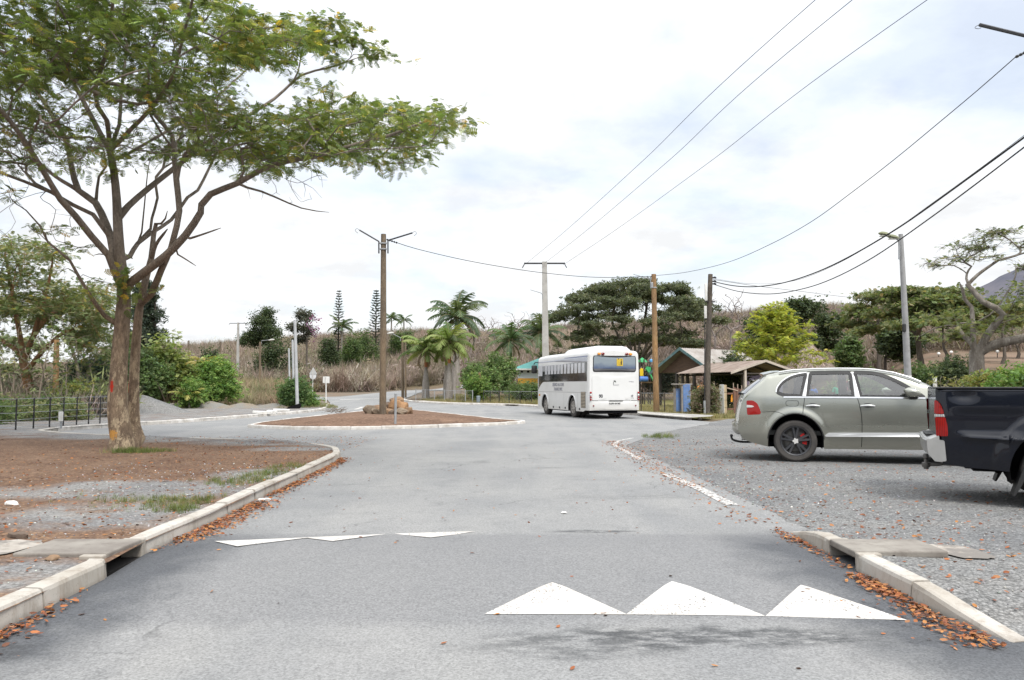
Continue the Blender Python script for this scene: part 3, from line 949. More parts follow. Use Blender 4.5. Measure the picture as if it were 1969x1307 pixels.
def carpaint(name, c, metal=0.5, rough=0.3, dust=(0.3, 0.28, 0.24), dustamt=0.35, flake=0.1, coat=0.8):
 m = Mat(name, rough, 0.5 if coat > .5 else .2, metal)
 X, Y, Z = m.xyz()
 base = m.mix(m.ramp(m.noise(250, 2), 0.4, 0.6), c, tuple(x * (1 - flake) for x in c))
 low = m.math('MULTIPLY', m.ramp(m.math('ADD', Z, m.math('MULTIPLY', m.noise(4, 5), 0.3)), 0.85, 0.40), dustamt)
 film = m.math('MULTIPLY', m.ramp(m.noise(2.2, 6, 0.7), 0.42, 0.7), dustamt * 0.12)
 k = m.math('MAXIMUM', low, film)
 m.color(m.mix(k, base, dust))
 rg = m.math('MULTIPLY_ADD', k, 0.6, rough, clamp=True)
 m.nt.links.new(rg, m.b.inputs['Roughness'])
 m.b.inputs['Coat Weight'].default_value = coat
 cr = m.math('MULTIPLY_ADD', k, 0.7, 0.04, clamp=True)
 m.nt.links.new(cr, m.b.inputs['Coat Roughness'])
 return m.m
RUBBER = mat('tyre_rubber', (0.055, 0.052, 0.050), (0.085, 0.078, 0.072), 5, 0.9, 0.2, bump=0.2, bscale=60)
BLACK = mat('black_plastic', (0.018, 0.018, 0.019), (0.028, 0.028, 0.028), 5, 0.55, 0.4)
DARK = mat('dark_void', (0.010, 0.010, 0.011), None, 5, 0.9, 0.1)
CHROME = mat('bright_trim', (0.72, 0.72, 0.71), (0.62, 0.62, 0.61), 5, 0.18, 0.5, metal=0.9)
ALU = mat('brushed_trim', (0.62, 0.63, 0.63), (0.55, 0.56, 0.56), 5, 0.35, 0.5, metal=0.35)
def lensmat(name, c, rough=0.08):
 if name in MATS: return MATS[name]
 m = Mat(name, rough + .1, 0.3)
 st = m.n('ShaderNodeTexWave', {'Vector': m.co, 'Scale': 18.0, 'Distortion': 0.5}).outputs['Fac']
 m.color(m.mix(m.ramp(st, 0.2, 0.8), c, tuple(x * 0.45 for x in c)))
 m.b.inputs['Coat Weight'].default_value = 0.35
 m.b.inputs['Coat Roughness'].default_value = 0.05
 MATS[name] = m.m
 return m.m
RED = lensmat('red_lens', (0.40, 0.006, 0.004))
AMBER = lensmat('amber_lens', (0.85, 0.30, 0.02))
CLEAR = lensmat('clear_lens', (0.75, 0.74, 0.72))
DKRED = lensmat('dark_red_lens', (0.30, 0.012, 0.015))
def wheel(parent, x, y, z, r, wd, side, rim_r, rim_mat, spokes=5, twin=True, cap=None, caliper=None, name='wheel'):
 """side -1: outer face towards -y"""
 hub = bpy.data.objects.new(name, None)
 COL.objects.link(hub)
 hub.parent = parent
 hub.location = (x, y, z)
 s = side
 h = wd / 2
 prof = [(rim_r, -h * 0.8), (rim_r + 0.02, -h * 0.95), (r * 0.90, -h), (r * 0.97, -h * 0.86), (r, -h * 0.62), (r - .004, -h * .3), (r, 0), (r - .004, h * .3), (r, h * 0.62), (r * 0.97, h * 0.86), (r * 0.90, h), (rim_r + 0.02, h * 0.95), (rim_r, h * 0.8)]
 MB().lathe(prof, axis='y', sides=48, cap=False).build('tyre', RUBBER, hub, 0.6)
 rm = MB()
 o = s * h
 rm.lathe([(rim_r + 0.012, o * 0.86), (rim_r + 0.004, o * 0.96), (rim_r - 0.014, o * 0.90), (rim_r - 0.03, o * 0.55), (rim_r - 0.035, -o * 0.8)], axis='y', sides=40, cap=False)
 rm.lathe([(0.001, o * 0.80), (rim_r * 0.20, o * 0.80), (rim_r * 0.24, o * 0.70), (rim_r * 0.24, o * 0.4)], axis='y', sides=24, cap=False)
 for k in range(spokes):
  for d in ((-0.16, 0.16) if twin else (0,)):
   a0, a1 = 2 * PI * k / spokes + d * 0.5 + 0.3, 2 * PI * k / spokes + d * 1.15 + 0.3
   r0, r1 = rim_r * 0.16, rim_r * 0.97
   w0, w1 = (0.030, 0.024) if twin else (0.05, 0.04)
   P0 = Vector((math.cos(a0) * r0, 0, math.sin(a0) * r0)); P1 = Vector((math.cos(a1) * r1, 0, math.sin(a1) * r1))
   n = Vector((-(P1 - P0).z, 0, (P1 - P0).x)).normalized()
   q = []
   for pp, ww, oo in ((P0, w0, 0.80), (P1, w1, 0.88)):
    q += [pp + n * ww + Vector((0, o * (oo - .16), 0)), pp + n * ww * .6 + Vector((0, o * oo, 0)), pp - n * ww * .6 + Vector((0, o * oo, 0)), pp - n * ww + Vector((0, o * (oo - .16), 0))]
   rm.add(q, [(0, 1, 5, 4), (1, 2, 6, 5), (2, 3, 7, 6), (3, 0, 4, 7), (0, 3, 2, 1), (4, 5, 6, 7)])
 rm.build('rim', rim_mat, hub, 0.6)
 bd = MB().lathe([(0.001, o * 0.25), (rim_r * 0.72, o * 0.25), (rim_r * 0.72, o * 0.12)], axis='y', sides=32, cap=False).lathe([(0.001, -o * .1), (rim_r - .03, -o * .1)], axis='y', sides=32, cap=False)
 bd.build('brake_disc', mat('brake_steel', (0.10, 0.10, 0.10), (0.16, 0.15, 0.14), 8, 0.5, metal=0.5), hub, 0.6)
 if caliper:
  c = MB()
  for k in range(7):
   a = -0.25 + k * 0.16
   c.box(math.cos(a) * rim_r * 0.62, o * 0.32, math.sin(a) * rim_r * 0.62, rim_r * 0.30, wd * 0.22, rim_r * 0.14, Matrix.Rotation(-a, 3, 'Y'))
  c.build('brake_caliper', caliper, hub)
 if cap:
  star = []
  for k in range(10):
   a = 2 * PI * k / 10
   rr = rim_r * (0.24 if k % 2 else 0.15)
   star.append((rr * math.cos(a), rr * math.sin(a)))
  MB().prism(roundpoly(star, 0.012), s * 0.012, lambda u, v, d: (u, o * 0.81 + d, v)).build('hub_cap', cap, hub, 0.5)
 return hub
def wheel_well(parent, x, z, r, y_in, y_out, k=1.06):
 mb = MB()
 n = 20
 e_ = k
 for k in range(n):
  a, b = math.radians(-14 + 208 * k / n), math.radians(-14 + 208 * (k + 1) / n)
  q = [(x + r * math.cos(t), yy, z + r * e_ * math.sin(t)) for t in (a, b) for yy in (y_in, y_out)]
  mb.add(q, [(0, 1, 3, 2)])
  mb.add([(x, y_in, z), q[0], q[2]], [(0, 1, 2)])
 return mb.build('wheel_well', DARK, parent)
# ------------------------------------------------------------------ the grey green off-roader
def build_suv():
 YAW = math.radians(-15.5)
 hv, lv = Vector((math.cos(YAW), math.sin(YAW), 0)), Vector((-math.sin(YAW), math.cos(YAW), 0))
 LOC = G(1531, 889) - hv * 1.01 + lv * 0.95
 LOC.z = 0.008
 lo, hi = planemap(LOC, YAW, -0.93), planemap(LOC, YAW, -0.86)
 def z8(zx, zy):                                                      # an enlarged reading of the photo on to the car side
  q = (1400 + zx / 4.688, 690 + zy / 4.688)
  a, b = lo(*q), hi(*q)
  k = sstep(1.18, 1.25, a[1])
  return (a[0] + (b[0] - a[0]) * k, a[1] + (b[1] - a[1]) * k)
 L = 4.79
 WX = (1.01, 3.865)
 TOP = [(0.0, 0.70), (0.03, 0.90), (0.06, 1.04), (0.085, 1.164), (0.17, 1.265), (0.34, 1.42), (0.46, 1.52), (0.53, 1.60), (0.70, 1.655), (0.98, 1.700), (1.4, 1.722), (1.79, 1.728), (2.15, 1.722), (2.4, 1.705), (2.73, 1.645), (3.0, 1.55), (3.22, 1.445), (3.45, 1.315), (3.58, 1.245), (3.75, 1.19), (4.1, 1.13), (4.45, 1.04), (4.62, 0.95), (4.72, 0.83), (4.79, 0.66)]
 zt = lambda x: interp(x, TOP)
 BOT = [(0, 0.56), (0.08, 0.40), (0.25, 0.33), (0.53, 0.27), (1.55, 0.245), (2.5, 0.255), (3.3, 0.26), (4.4, 0.28), (4.7, 0.36), (4.79, 0.45)]
 RA = 0.485
 def zb(x):
  b = interp(x, BOT)
  for wx in WX:
   d = abs(x - wx)
   if d < RA:
    b = max(b, 0.37 + math.sqrt(RA * RA - d * d) * 1.06)
  return b
 def w(x, z):
  y = 0.955 - 0.05 * ((z - 0.78) / 0.5) ** 2 if z < 1.18 else 0.923 - (z - 1.18) * 0.36 - 0.12 * (z - 1.18) ** 2
  if z < 0.5: y -= 0.06 * (0.5 - z)
  y -= 0.014 * math.exp(-((z - 0.60) / 0.05) ** 2) * sstep(1.55, 1.75, x) * (1 - sstep(3.2, 3.4, x))
  for wx in WX:                                   # flared arches
   d = math.hypot(x - wx, (z - 0.37) * 0.95)
   y += 0.028 * (1 - sstep(RA + 0.02, RA + 0.14, d))
  y -= 0.17 * max(0, (0.55 - x) / 0.55) ** 2.2 + 0.36 * max(0, (x - 4.0) / 0.79) ** 2.2
  return y
 sh = Shell(w, zb, zt, lambda x: 0.11 if 0.6 < x < 3.2 else 0.07)
 root = empty('parked_car', LOC, YAW, label='grey green off-roader parked side on in the gravel lot', cat='car', group='cars parked in the gravel lot')
 paint = carpaint('greygreen_paint', (0.345, 0.35, 0.305), 0.75, 0.25, dust=(0.22, 0.195, 0.16), dustamt=0.38)
 xs = sorted(set([0.0, .015, .03, .045, .06, .075, .1, .13, .16, .2] + [round(0.2 + 0.035 * k, 3) for k in range(1, 131)] + [4.765, 4.775, L] + [wx + sg * RA + e for wx in WX for sg in (-1, 1) for e in (-.004, .004)] + [wx + sg * (RA - .02) for wx in WX for sg in (-1, 1)]))
 wins = {
  'quarter': [z8(*p) for p in ((443, 300), (452, 262), (492, 208), (560, 165), (640, 140), (703, 134), (658, 331), (505, 326))],
  'rear': [z8(*p) for p in ((752, 125), (1104, 121), (1130, 335), (712, 335))],
  'front': [z8(*p) for p in ((1152, 120), (1330, 126), (1455, 165), (1590, 235), (1765, 344), (1198, 338))],
 }
 rp = {'quarter': roundpoly(wins['quarter'], [.06, .06, .08, .1, .1, .03, .03, .12]), 'rear': roundpoly(wins['rear'], .035), 'front': roundpoly(wins['front'], [.03, .2, .2, .2, .03, .03])}
 body = sh.body(xs, 44, 'body', paint, root, holes=[offset_poly(p, 0.0) for p in rp.values()], bulge=(0.06, 0.22), smooth=0.9)
 ln = Shell(lambda x, z: w(x, z) - 0.035, lambda x: max(0.6, zb(x) + .03), lambda x: max(0.62, zt(x) - 0.03), 0.09)
 ln.body([0.5 + .04 * k for k in range(78)], 40, 'headliner', mat('headliner_cloth', (.36, .36, .34), None, 4, .95, .05), root, holes=[offset_poly(p, 0.02) for p in rp.values()], bulge=(0, 0))
 gl = glassmat('car_glass', (0.80, 0.86, 0.82))
 for s in (-1, 1):
  for k, p in rp.items():
   g = sh.patch(MB(), offset_poly(p, 0.005), -0.004, s).build('window', gl, root, 3.2)
   sh.ring(MB(), p, 0.026, 0.034, 0.002, s, 0.004).build('window_seal', BLACK, g)
  b1 = sh.patch(MB(), [z8(*p) for p in ((718, 124), (742, 122), (701, 336), (668, 333))], 0.008, s)
  b1.build('pillar_trim', ALU, root)
  b2 = sh.patch(MB(), [z8(*p) for p in ((1113, 118), (1142, 117), (1188, 340), (1141, 338))], 0.008, s)
  b2.build('pillar_trim', ALU, root)
  tr = sh.line(MB(), [z8(*p) for p in ((500, 343), (720, 344), (1200, 347), (1780, 352))], 0.026, 0.012, s)
  tr.build('belt_trim', CHROME, root)
  sh.line(MB(), [z8(*p) for p in ((432, 300), (440, 258), (486, 200), (560, 153), (640, 128), (720, 116))], 0.02, 0.010, s).build('window_trim', CHROME, root)
  rail = MB().tube([(x, s * (sh.y(x, zt(x) - .06) + .0), zt(x) - 0.012) for x in np.linspace(0.75, 3.15, 40)], 0.017, 6)
  rail.build('roof_rail', ALU, root, 0.8)
  for path in (((690, 348), (684, 400), (676, 450), (672, 488)), ((1166, 350), (1185, 420), (1200, 500), (1207, 620), (1205, 796)), ((1782, 356), (1804, 420), (1820, 500), (1820, 640), (1815, 790))):
   sh.line(MB(), [z8(*p) for p in path], 0.010, 0.0025, s).build('door_seam', DARK, root)
  sh.line(MB(), [z8(*p) for p in ((300, 478), (420, 474), (480, 490), (522, 512))], 0.006, 0.003, s).build('bumper_seam', DARK, root)
  if s < 0:
   fl = roundpoly([z8(*p) for p in ((520, 376), (637, 376), (630, 426), (522, 424))], 0.05)
   fb = MB()
   sh.line(fb, fl + [fl[0]], 0.007, 0.002, s)
   fb.build('filler_flap', DARK, root)
  for hx in (762, 1256):
   cx, cz = z8(hx, 422)
   h = MB()
   pts = [(cx - 0.12 + 0.24 * k / 8, s * (sh.y(cx, cz) + 0.014 + 0.028 * math.sin(PI * k / 8)), cz - 0.004 + 0.012 * math.sin(PI * k / 8)) for k in range(9)]
   h.tube(pts, [0.012, .016, .018, .019, .019, .019, .018, .016, .012], 8)
   h.build('door_handle', ALU, root, 0.8)
   cup = roundpoly([(cx - .075, cz + .0), (cx - .05, cz + .042), (cx + .05, cz + .042), (cx + .075, cz + .0), (cx + .04, cz - .03), (cx - .04, cz - .03)], .03)
   sh.patch(MB(), cup, 0.003, s).build('handle_cup', DARK, root)
  st = roundpoly([z8(*p) for p in ((866, 690), (905, 664), (1868, 664), (1990, 672), (1990, 700), (880, 700))], 0.02)
  sh.solidpatch(MB(), st, 00.004, 0.014, s).build('sill_strip', ALU, root, 0.5)
  tl = roundpoly([z8(*p) for p in ((166, 374), (225, 374), (262, 400), (286, 452), (295, 482), (288, 498), (172, 505))], 0.03)
  lamp = sh.solidpatch(MB(), tl, 0.003, 0.012, s, 0.06).build('tail_lamp', RED, root, 0.5)
  sh.solidpatch(MB(), roundpoly([z8(*p) for p in ((168, 414), (215, 418), (236, 428), (216, 436), (168, 438))], 0.012), 0.014, 0.006, s, 0.05).build('lamp_strip', CLEAR, lamp)
  hl = roundpoly([(4.22, .86), (4.5, .80), (4.66, .72), (4.60, .64), (4.40, .68), (4.26, .76)], .04)
  sh.solidpatch(MB(), hl, 0.003, 0.01, s, 0.06).build('headlight', CLEAR, root, 0.5)
  mx, mz = z8(1650, 310)
  m = MB()
  prof = []
  for i, (dx, sc) in enumerate([(-0.14, .25), (-.12, .75), (-.06, .98), (0.0, 1.0), (.07, .85), (.11, .5), (.125, .1)]):
   for k in range(12):
    a = 2 * PI * k / 12
    prof.append((mx + dx - 0.02 * math.sin(a), s * (0.99 + 0.10 * sc * math.cos(a) * 0.9 + .03), mz + 0.02 + 0.088 * sc * math.sin(a)))
  m.add(prof, [(i * 12 + k, i * 12 + (k + 1) % 12, (i + 1) * 12 + (k + 1) % 12, (i + 1) * 12 + k) for i in range(6) for k in range(12)] + [tuple(range(12)), tuple(range(72, 84))])
  mo = m.build('mirror', paint, root, 0.9)
  MB().box(mx + 0.02, s * 0.93, mz - 0.07, 0.13, 0.12, 0.05, bev=0.015).build('mirror_foot', BLACK, mo)
  sh.patch(MB(), [z8(*p) for p in ((1690, 292), (1768, 345), (1640, 345), (1660, 318))], 0.004, s).build('mirror_panel', BLACK, root)
  for wx in WX:
   wheel_well(root, wx, 0.37, RA - 0.012, s * 0.5, s * 0.93)
   wheel(root, wx, s * 0.80, 0.382, 0.382, 0.275, s, 0.262, mat('dark_rim', (0.045, 0.047, 0.052), (0.07, 0.07, 0.075), 6, 0.4, 0.5, metal=0.4), cap=CLEAR, caliper=mat('red_caliper', (0.55, 0.02, 0.02), None, 5, 0.4))
   lip = []
   for k in range(25):
    a = math.radians(6 + 168 * k / 24)
    px_, pz_ = wx + (RA + .004) * math.cos(a), 0.37 + (RA + .004) * 1.06 * math.sin(a)
    lip.append((px_, s * (sh.y(px_, pz_) + 0.004), pz_))
   MB().tube(lip, 0.012, 6).build('arch_lip', BLACK, root, 0.8)
 sp = []
 prof = [(0.42, 1.645), (0.455, 1.615), (0.51, 1.575), (0.60, 1.60), (0.80, 1.665), (0.74, 1.70), (0.60, 1.69)]
 mb = MB()
 nn = 12
 for k in range(nn + 1):
  y = -0.66 + 1.32 * k / nn
  bow = 0.05 * (y / 0.66) ** 2
  for px_, pz_ in prof:
   mb.v.append((px_ + bow, y, pz_ - 0.035 * (y / 0.66) ** 2))
 K = len(prof)
 for k in range(nn):
  for e in range(K):
   mb.f.append((k * K + e, k * K + (e + 1) % K, (k + 1) * K + (e + 1) % K, (k + 1) * K + e))
 mb.f += [tuple(range(K)), tuple(nn * K + e for e in range(K))]
 mb.build('roof_spoiler', paint, root, 0.6)
 def strip_glass(name, x0, x1, yk, dz):
  m = MB()
  NX, NY = 12, 12
  for i in range(NX + 1):
   x = x0 + (x1 - x0) * i / NX
   ye = sh.y(x, zt(x)) * yk
   for j in range(NY + 1):
    u = 1 - (2 * j / NY - 1) ** 2
    xb = x - 0.10 * u * (1 - sstep(0, 0.9, x)) + 0.22 * u * (1 - sstep(0, 1.4, L - x))
    m.v.append((xb + (-0.012 if x < 1 else 0.012), -ye + 2 * ye * j / NY, zt(x) + 0.02 * u + dz))
  for i in range(NX):
   for j in range(NY):
    a = i * (NY + 1) + j
    m.f.append((a, a + 1, a + NY + 2, a + NY + 1))
  m.build(name, mat('black_glass', (0.012, 0.014, 0.015), None, 3, 0.05, 0.6, coat=1.0), root, 3.2)
 strip_glass('rear_window', 0.15, 0.44, 0.9, 0.006)
 strip_glass('windshield', 2.78, 3.50, 0.93, 0.006)
 MB().tube([(0.10, 0.0, 1.25), (0.07, -0.2, 1.27), (0.05, -0.42, 1.26)], [.014, .010, .007], 6).tube([(0.02, 0.0, 1.25), (0.14, 0.0, 1.245)], 0.03, 8).build('rear_wiper', BLACK, root)
 bp = MB()
 for k in range(15):
  y = -0.80 + 1.60 * k / 14
  bow = 0.16 * (y / 0.8) ** 4 - 0.10 * (1 - (y / .8) ** 2)
  for px_, pz_ in ((0.10, 0.70), (-0.005, 0.685), (-0.02, 0.62), (-0.015, 0.53), (0.05, 0.46), (0.15, 0.45)):
   bp.v.append((px_ + bow, y, pz_))
 for k in range(14):
  for e in range(5):
   bp.f.append((k * 6 + e, k * 6 + e + 1, (k + 1) * 6 + e + 1, (k + 1) * 6 + e))
 bp.build('rear_bumper', paint, root, 0.8)
 for s in (-1, 1):
  MB().lathe([(0.035, -0.02), (0.045, -0.02), (0.045, 0.22), (0.035, 0.22)], (0.08, s * 0.55, 0.40), 'x', 16, False).build('tailpipe', CHROME, root, 0.6)
 hk = MB().tube(smooth_path([(0.35, 0, 0.30), (0.12, 0, 0.285), (-0.02, 0, 0.30), (-0.105, 0, 0.33), (-0.125, 0, 0.37), (-0.125, 0, 0.395)], 0.03), 0.021, 8)
 hk.lathe([(0.005, 0.375), (0.022, 0.382), (0.03, 0.40), (0.030, 0.412), (0.018, 0.432), (0.002, 0.436)], (-0.125, 0, 0), 'z', 12)
 hk.build('towing_hook', BLACK, root, 0.8)
 ub = MB()
 ub.box(2.45, 0, 0.30, 3.9, 1.30, 0.10, bev=.03).box(2.45, 0, 0.33, 1.7, 1.78, 0.10, bev=.03)
 ub.build('underbody', DARK, root)
 cab = mat('cabin_trim', (0.13, 0.13, 0.125), (0.09, 0.09, 0.086), 4, 0.85)
 MB().box(2.05, 0, 0.52, 3.2, 1.5, 0.08).build('cabin_floor', cab, root)
 MB().box(3.28, 0, 0.98, 0.5, 1.45, 0.26, bev=.08).build('dashboard', cab, root)
 for sx, rows in ((2.40, (-0.38, 0.38)), (1.55, (-0.45, 0.0, 0.45))):
  for yy in rows:
   st = MB()
   R = Matrix.Rotation(-0.25, 3, 'Y')
   st.box(sx + 0.15, yy, 0.74, 0.52, 0.48, 0.16, bev=.06).box(sx - 0.16, yy, 1.02, 0.14, 0.46, 0.58, R, bev=.06)
   so = st.build('seat', cab, root, 0.6)
   MB().box(sx - 0.26, yy, 1.40, 0.09, 0.26, 0.17, R, bev=.04).build('headrest', cab, so, 0.6)
 MB().lathe([(0.17, -0.012), (0.19, 0), (0.17, 0.012), (0.155, 0)], (0, 0, 0), 'x', 24, False).build('steering_wheel', cab, root).location = (2.92, 0.38, 1.06)
 return root
# ------------------------------------------------------------------ the dark pick-up
def build_pickup():
 YAW = math.radians(-25)
 hv, lv = Vector((math.cos(YAW), math.sin(YAW), 0)), Vector((-math.sin(YAW), math.cos(YAW), 0))
 LOC = Vector(((1797 - CX) / F * 9.4, 9.4, 0)) + lv * 0.82
 LOC.z = 0.01
 pm_ = planemap(LOC, YAW, -0.84)
 def z8(zx, zy): return pm_(1760 + zx / 4.668, 720 + zy / 4.668)
 L = 5.2
 WX = (1.22, 4.32)
 RA = 0.50
 TOP = [(0, 1.365), (1.62, 1.365), (1.66, 1.20), (1.70, 1.20), (1.74, 1.42), (1.95, 1.72), (2.2, 1.80), (2.8, 1.815), (3.2, 1.76), (3.7, 1.42), (3.95, 1.24), (4.4, 1.18), (4.9, 1.08), (5.12, 0.98), (5.2, 0.8)]
 zt = lambda x: interp(x, TOP)
 BOT = [(0, 0.50), (0.04, 0.47), (0.3, 0.43), (0.85, 0.40), (1.9, 0.38), (4.8, 0.36), (5.2, 0.45)]
 def zb(x):
  b = interp(x, BOT)
  for wx in WX:
   d = abs(x - wx)
   if d < RA:
    b = max(b, 0.385 + math.sqrt(RA * RA - d * d) * 1.08)
  return b
 def w(x, z):
  y = 0.865
  y -= 0.030 * ((z - 1.0) / 0.4) ** 2 if z < 1.36 else 0.024 + (z - 1.36) * 0.42
  y += 0.034 * math.exp(-((z - 0.80 + 0.03 * x) / 0.024) ** 2) * sstep(0.22, 0.36, x) * (1 - sstep(1.15, 1.3, x))    # swage line
  y -= 0.026 * sstep(0.82, 0.88, z) * (1 - sstep(1.05, 1.15, z)) * sstep(0.15, 0.3, x) * (1 - sstep(0.8, 0.95, x))
  y -= 0.028 * math.exp(-(((x - 0.30) / 0.10) ** 2 + ((z - 1.27) / 0.055) ** 2))                                         # dent under the rail
  for wx in WX:
   d = math.hypot(x - wx, (z - 0.385) / 1.08)
   k = 1 - sstep(RA + 0.13, RA + 0.20, d)
   y += 0.075 * k * (1 - 0.55 * sstep(RA + 0.02, RA + 0.18, d))
  y -= 0.05 * max(0, (0.12 - x) / 0.12) ** 2 + 0.30 * max(0, (x - 4.4) / 0.8) ** 2.2
  return y
 sh = Shell(w, zb, zt, lambda x: 0.035 if x < 1.66 else 0.09)
 root = empty('pickup_truck', LOC, YAW, label='black pick-up truck with only its rear half in the frame', cat='pick-up truck', group='cars parked in the gravel lot')
 paint = carpaint('black_blue_paint', (0.005, 0.0065, 0.0125), 0.0, 0.22, dust=(0.10, 0.09, 0.085), dustamt=0.04, coat=.5)
 xs = sorted(set([0, .01, .025, .05, .08, .12] + [round(.12 + .02 * k, 3) for k in range(1, 84)] + [round(1.8 + .04 * k, 3) for k in range(84)] + [5.17, 5.185, L] + [wx + sg * RA + e for wx in WX for sg in (-1, 1) for e in (-.004, .004)] + [wx + sg * (RA - .02) for wx in WX for sg in (-1, 1)]))
 nxb = [i for i, x in enumerate(xs) if x >= 1.69][0]
 wins = [roundpoly([(1.98, 1.30), (2.08, 1.66), (2.72, 1.70), (2.74, 1.30)], .05), roundpoly([(2.84, 1.30), (2.82, 1.70), (3.12, 1.66), (3.66, 1.32), (3.66, 1.30)], .05)]
 sh.body(xs, 64, 'body', paint, root, holes=wins, roof=(nxb, len(xs)), bulge=(0.0, 0.2), crown=0.02, smooth=0.8)
 gl = glassmat('truck_glass', (0.25, 0.27, 0.27))
 bed = MB()
 bed.box(0.84, 0, 0.86, 1.56, 1.56, 0.03)
 for s in (-1, 1):
  bed.box(0.84, s * 0.775, 1.10, 1.56, 0.02, 0.46)
 bed.box(1.63, 0, 1.10, 0.03, 1.55, 0.46).box(0.06, 0, 1.10, 0.03, 1.55, 0.46)
 bed.build('load_bed', BLACK, root)
 rc = MB()
 for s in (-1, 1):
  rc.box(0.81, s * 0.805, 1.368, 1.62, 0.095, 0.020, bev=.008)
 rc.box(0.03, 0, 1.366, 0.07, 1.5, 0.018, bev=.008)
 rc.build('bed_rail_cap', BLACK, root, 0.6)
 for s in (-1, 1):
  for p in wins:
   g = sh.patch(MB(), offset_poly(p, .005), -.004, s).build('window', gl, root, 3.2)
   sh.ring(MB(), p, .02, .03, .002, s, .004).build('window_seal', BLACK, g)
  sh.line(MB(), [(0.03, 1.325), (0.9, 1.327), (1.6, 1.327)], 0.006, 0.0015, s).build('rail_seam', DARK, root)
  for xx in (1.93, 2.79, 3.72):
   sh.line(MB(), [(xx, 1.30), (xx, 0.9), (xx, 0.45)], .008, .002, s).build('door_seam', DARK, root)
  for hx in (2.10, 2.95):
   MB().tube([(hx - .09, s * (sh.y(hx, 1.08) + .01), 1.08), (hx, s * (sh.y(hx, 1.08) + .035), 1.085), (hx + .09, s * (sh.y(hx, 1.08) + .01), 1.08)], .016, 8).build('door_handle', CHROME, root, .8)
  MB().box(3.55, s * 0.98, 1.36, .12, .22, .2, bev=.05).build('mirror', CHROME, root, .6)
  up = roundpoly([z8(*p) for p in ((172, 232), (190, 230), (222, 262), (242, 305), (256, 352), (172, 352))], .02)
  md = [z8(*p) for p in ((173, 356), (258, 356), (263, 378), (175, 378))]
  lo = roundpoly([z8(*p) for p in ((176, 382), (266, 382), (282, 440), (292, 520), (288, 552), (190, 552))], .015)
  a = sh.solidpatch(MB(), up, .002, .016, s, .05).build('tail_lamp', RED, root, .5)
  sh.solidpatch(MB(), md, .002, .014, s, .05).build('lamp_band', CLEAR, a)
  sh.solidpatch(MB(), lo, .002, .016, s, .05).build('tail_lamp', RED, root, .5)
  hl = roundpoly([(4.55, .98), (4.95, .92), (5.05, .80), (4.75, .80)], .04)
  sh.solidpatch(MB(), hl, .003, .01, s, .08).build('headlight', CLEAR, root, .5)
  for i, wx in enumerate(WX):
   wheel_well(root, wx, .385, RA - .012, s * .45, s * .86, 1.08)
   wheel(root, wx, s * .76, .385, .385, .26, s, .215, mat('silver_rim', (.42, .42, .41), (.3, .3, .3), 6, .35, .5, metal=.6), spokes=6, twin=False, cap=None)
  fx = [(0.86, .47), (0.80, .30), (0.745, .135), (0.765, .135), (0.845, .28), (0.885, .45)]
  MB().prism(fx, .26, lambda u, v, d, s=s: (u, s * (.90 - d), v)).build('mud_flap', BLACK, root, .5)
 bp = MB()
 K = 6
 n = 14
 for k in range(n + 1):
  y = -.86 + 1.72 * k / n
  q = abs(y) / .86
  bow = .045 * q ** 6
  for px_, pz_ in ((.02, .80), (-.115, .76), (-.135, .735), (-.115, .58), (-.03, .49), (.05, .485)):
   bp.v.append((px_ + bow * (1 if px_ < 0 else 0), y, pz_))
 for k in range(n):
  for e in range(K - 1):
   bp.f.append((k * K + e, k * K + e + 1, (k + 1) * K + e + 1, (k + 1) * K + e))
 for s, kk in ((-1, 0), (1, n)):
  bp.f.append(tuple(kk * K + e for e in range(K)))
 bpo = bp.build('rear_bumper', mat('bumper_silver', (.55, .55, .54), (.45, .45, .44), 4, .28, .5, metal=.7), root, .5)
 MB().box(-.05, 0, .79, .10, .9, .012).build('bumper_step', BLACK, bpo)
 for s in (-1, 1):
  MB().prism(roundpoly([(-.115, .76), (.075, .745), (.09, .50), (-.03, .492), (-.10, .59)], .02), .05, lambda u, v, d, s=s: (u, s * (.82 + d), v)).build('bumper_end', mat('bumper_silver', (0, 0, 0)), bpo, .5)
 hk = MB().tube(smooth_path([(.3, 0, .45), (.12, 0, .445), (.10, 0, .40), (.04, 0, .385), (-.10, 0, .385)], .03), .024, 8)
 hk.lathe([(.045, .345), (.05, .36), (.05, .40), (.022, .408), (.018, .455), (.033, .465), (.036, .49), (.026, .515), (.005, .52)], (-.085, 0, 0), 'z', 14)
 hk.lathe([(.03, .32), (.03, .35)], (-.085, 0, 0), 'z', 8)
 hk.build('towing_hook', mat('hitch_steel', (.10, .10, .10), (.16, .15, .14), 5, .5, metal=.4), root, .8)
 MB().box(2.7, 0, .43, 4.6, .9, .14).box(2.75, 0, .46, 1.9, 1.5, .14).box(.6, .2, .40, .5, .5, .10).build('chassis', DARK, root)
 cab = mat('cabin_trim', (0, 0, 0))
 MB().box(2.7, 0, .62, 2.0, 1.4, .08).box(3.5, 0, 1.05, .3, 1.4, .25).build('cabin_floor', cab, root)
 for yy in (-.38, .38):
  MB().box(2.75, yy, .85, .5, .46, .16, bev=.05).box(2.5, yy, 1.15, .15, .46, .62, bev=.05).box(2.47, yy, 1.54, .09, .25, .16, bev=.03).build('seat', cab, root, .6)
 wm = MB()
 for i in range(9):
  x = 3.22 + .5 * i / 8
  ye = sh.y(x, zt(x)) * .93
  for j in range(9):
   u = 1 - (2 * j / 8 - 1) ** 2
   wm.v.append((x + .2 * u * (1 - sstep(0, 1.4, L - x)) + .012, -ye + 2 * ye * j / 8, zt(x) + .02 * u + .008))
 wm.f = [(i * 9 + j, i * 9 + j + 1, i * 9 + j + 10, i * 9 + j + 9) for i in range(8) for j in range(8)]
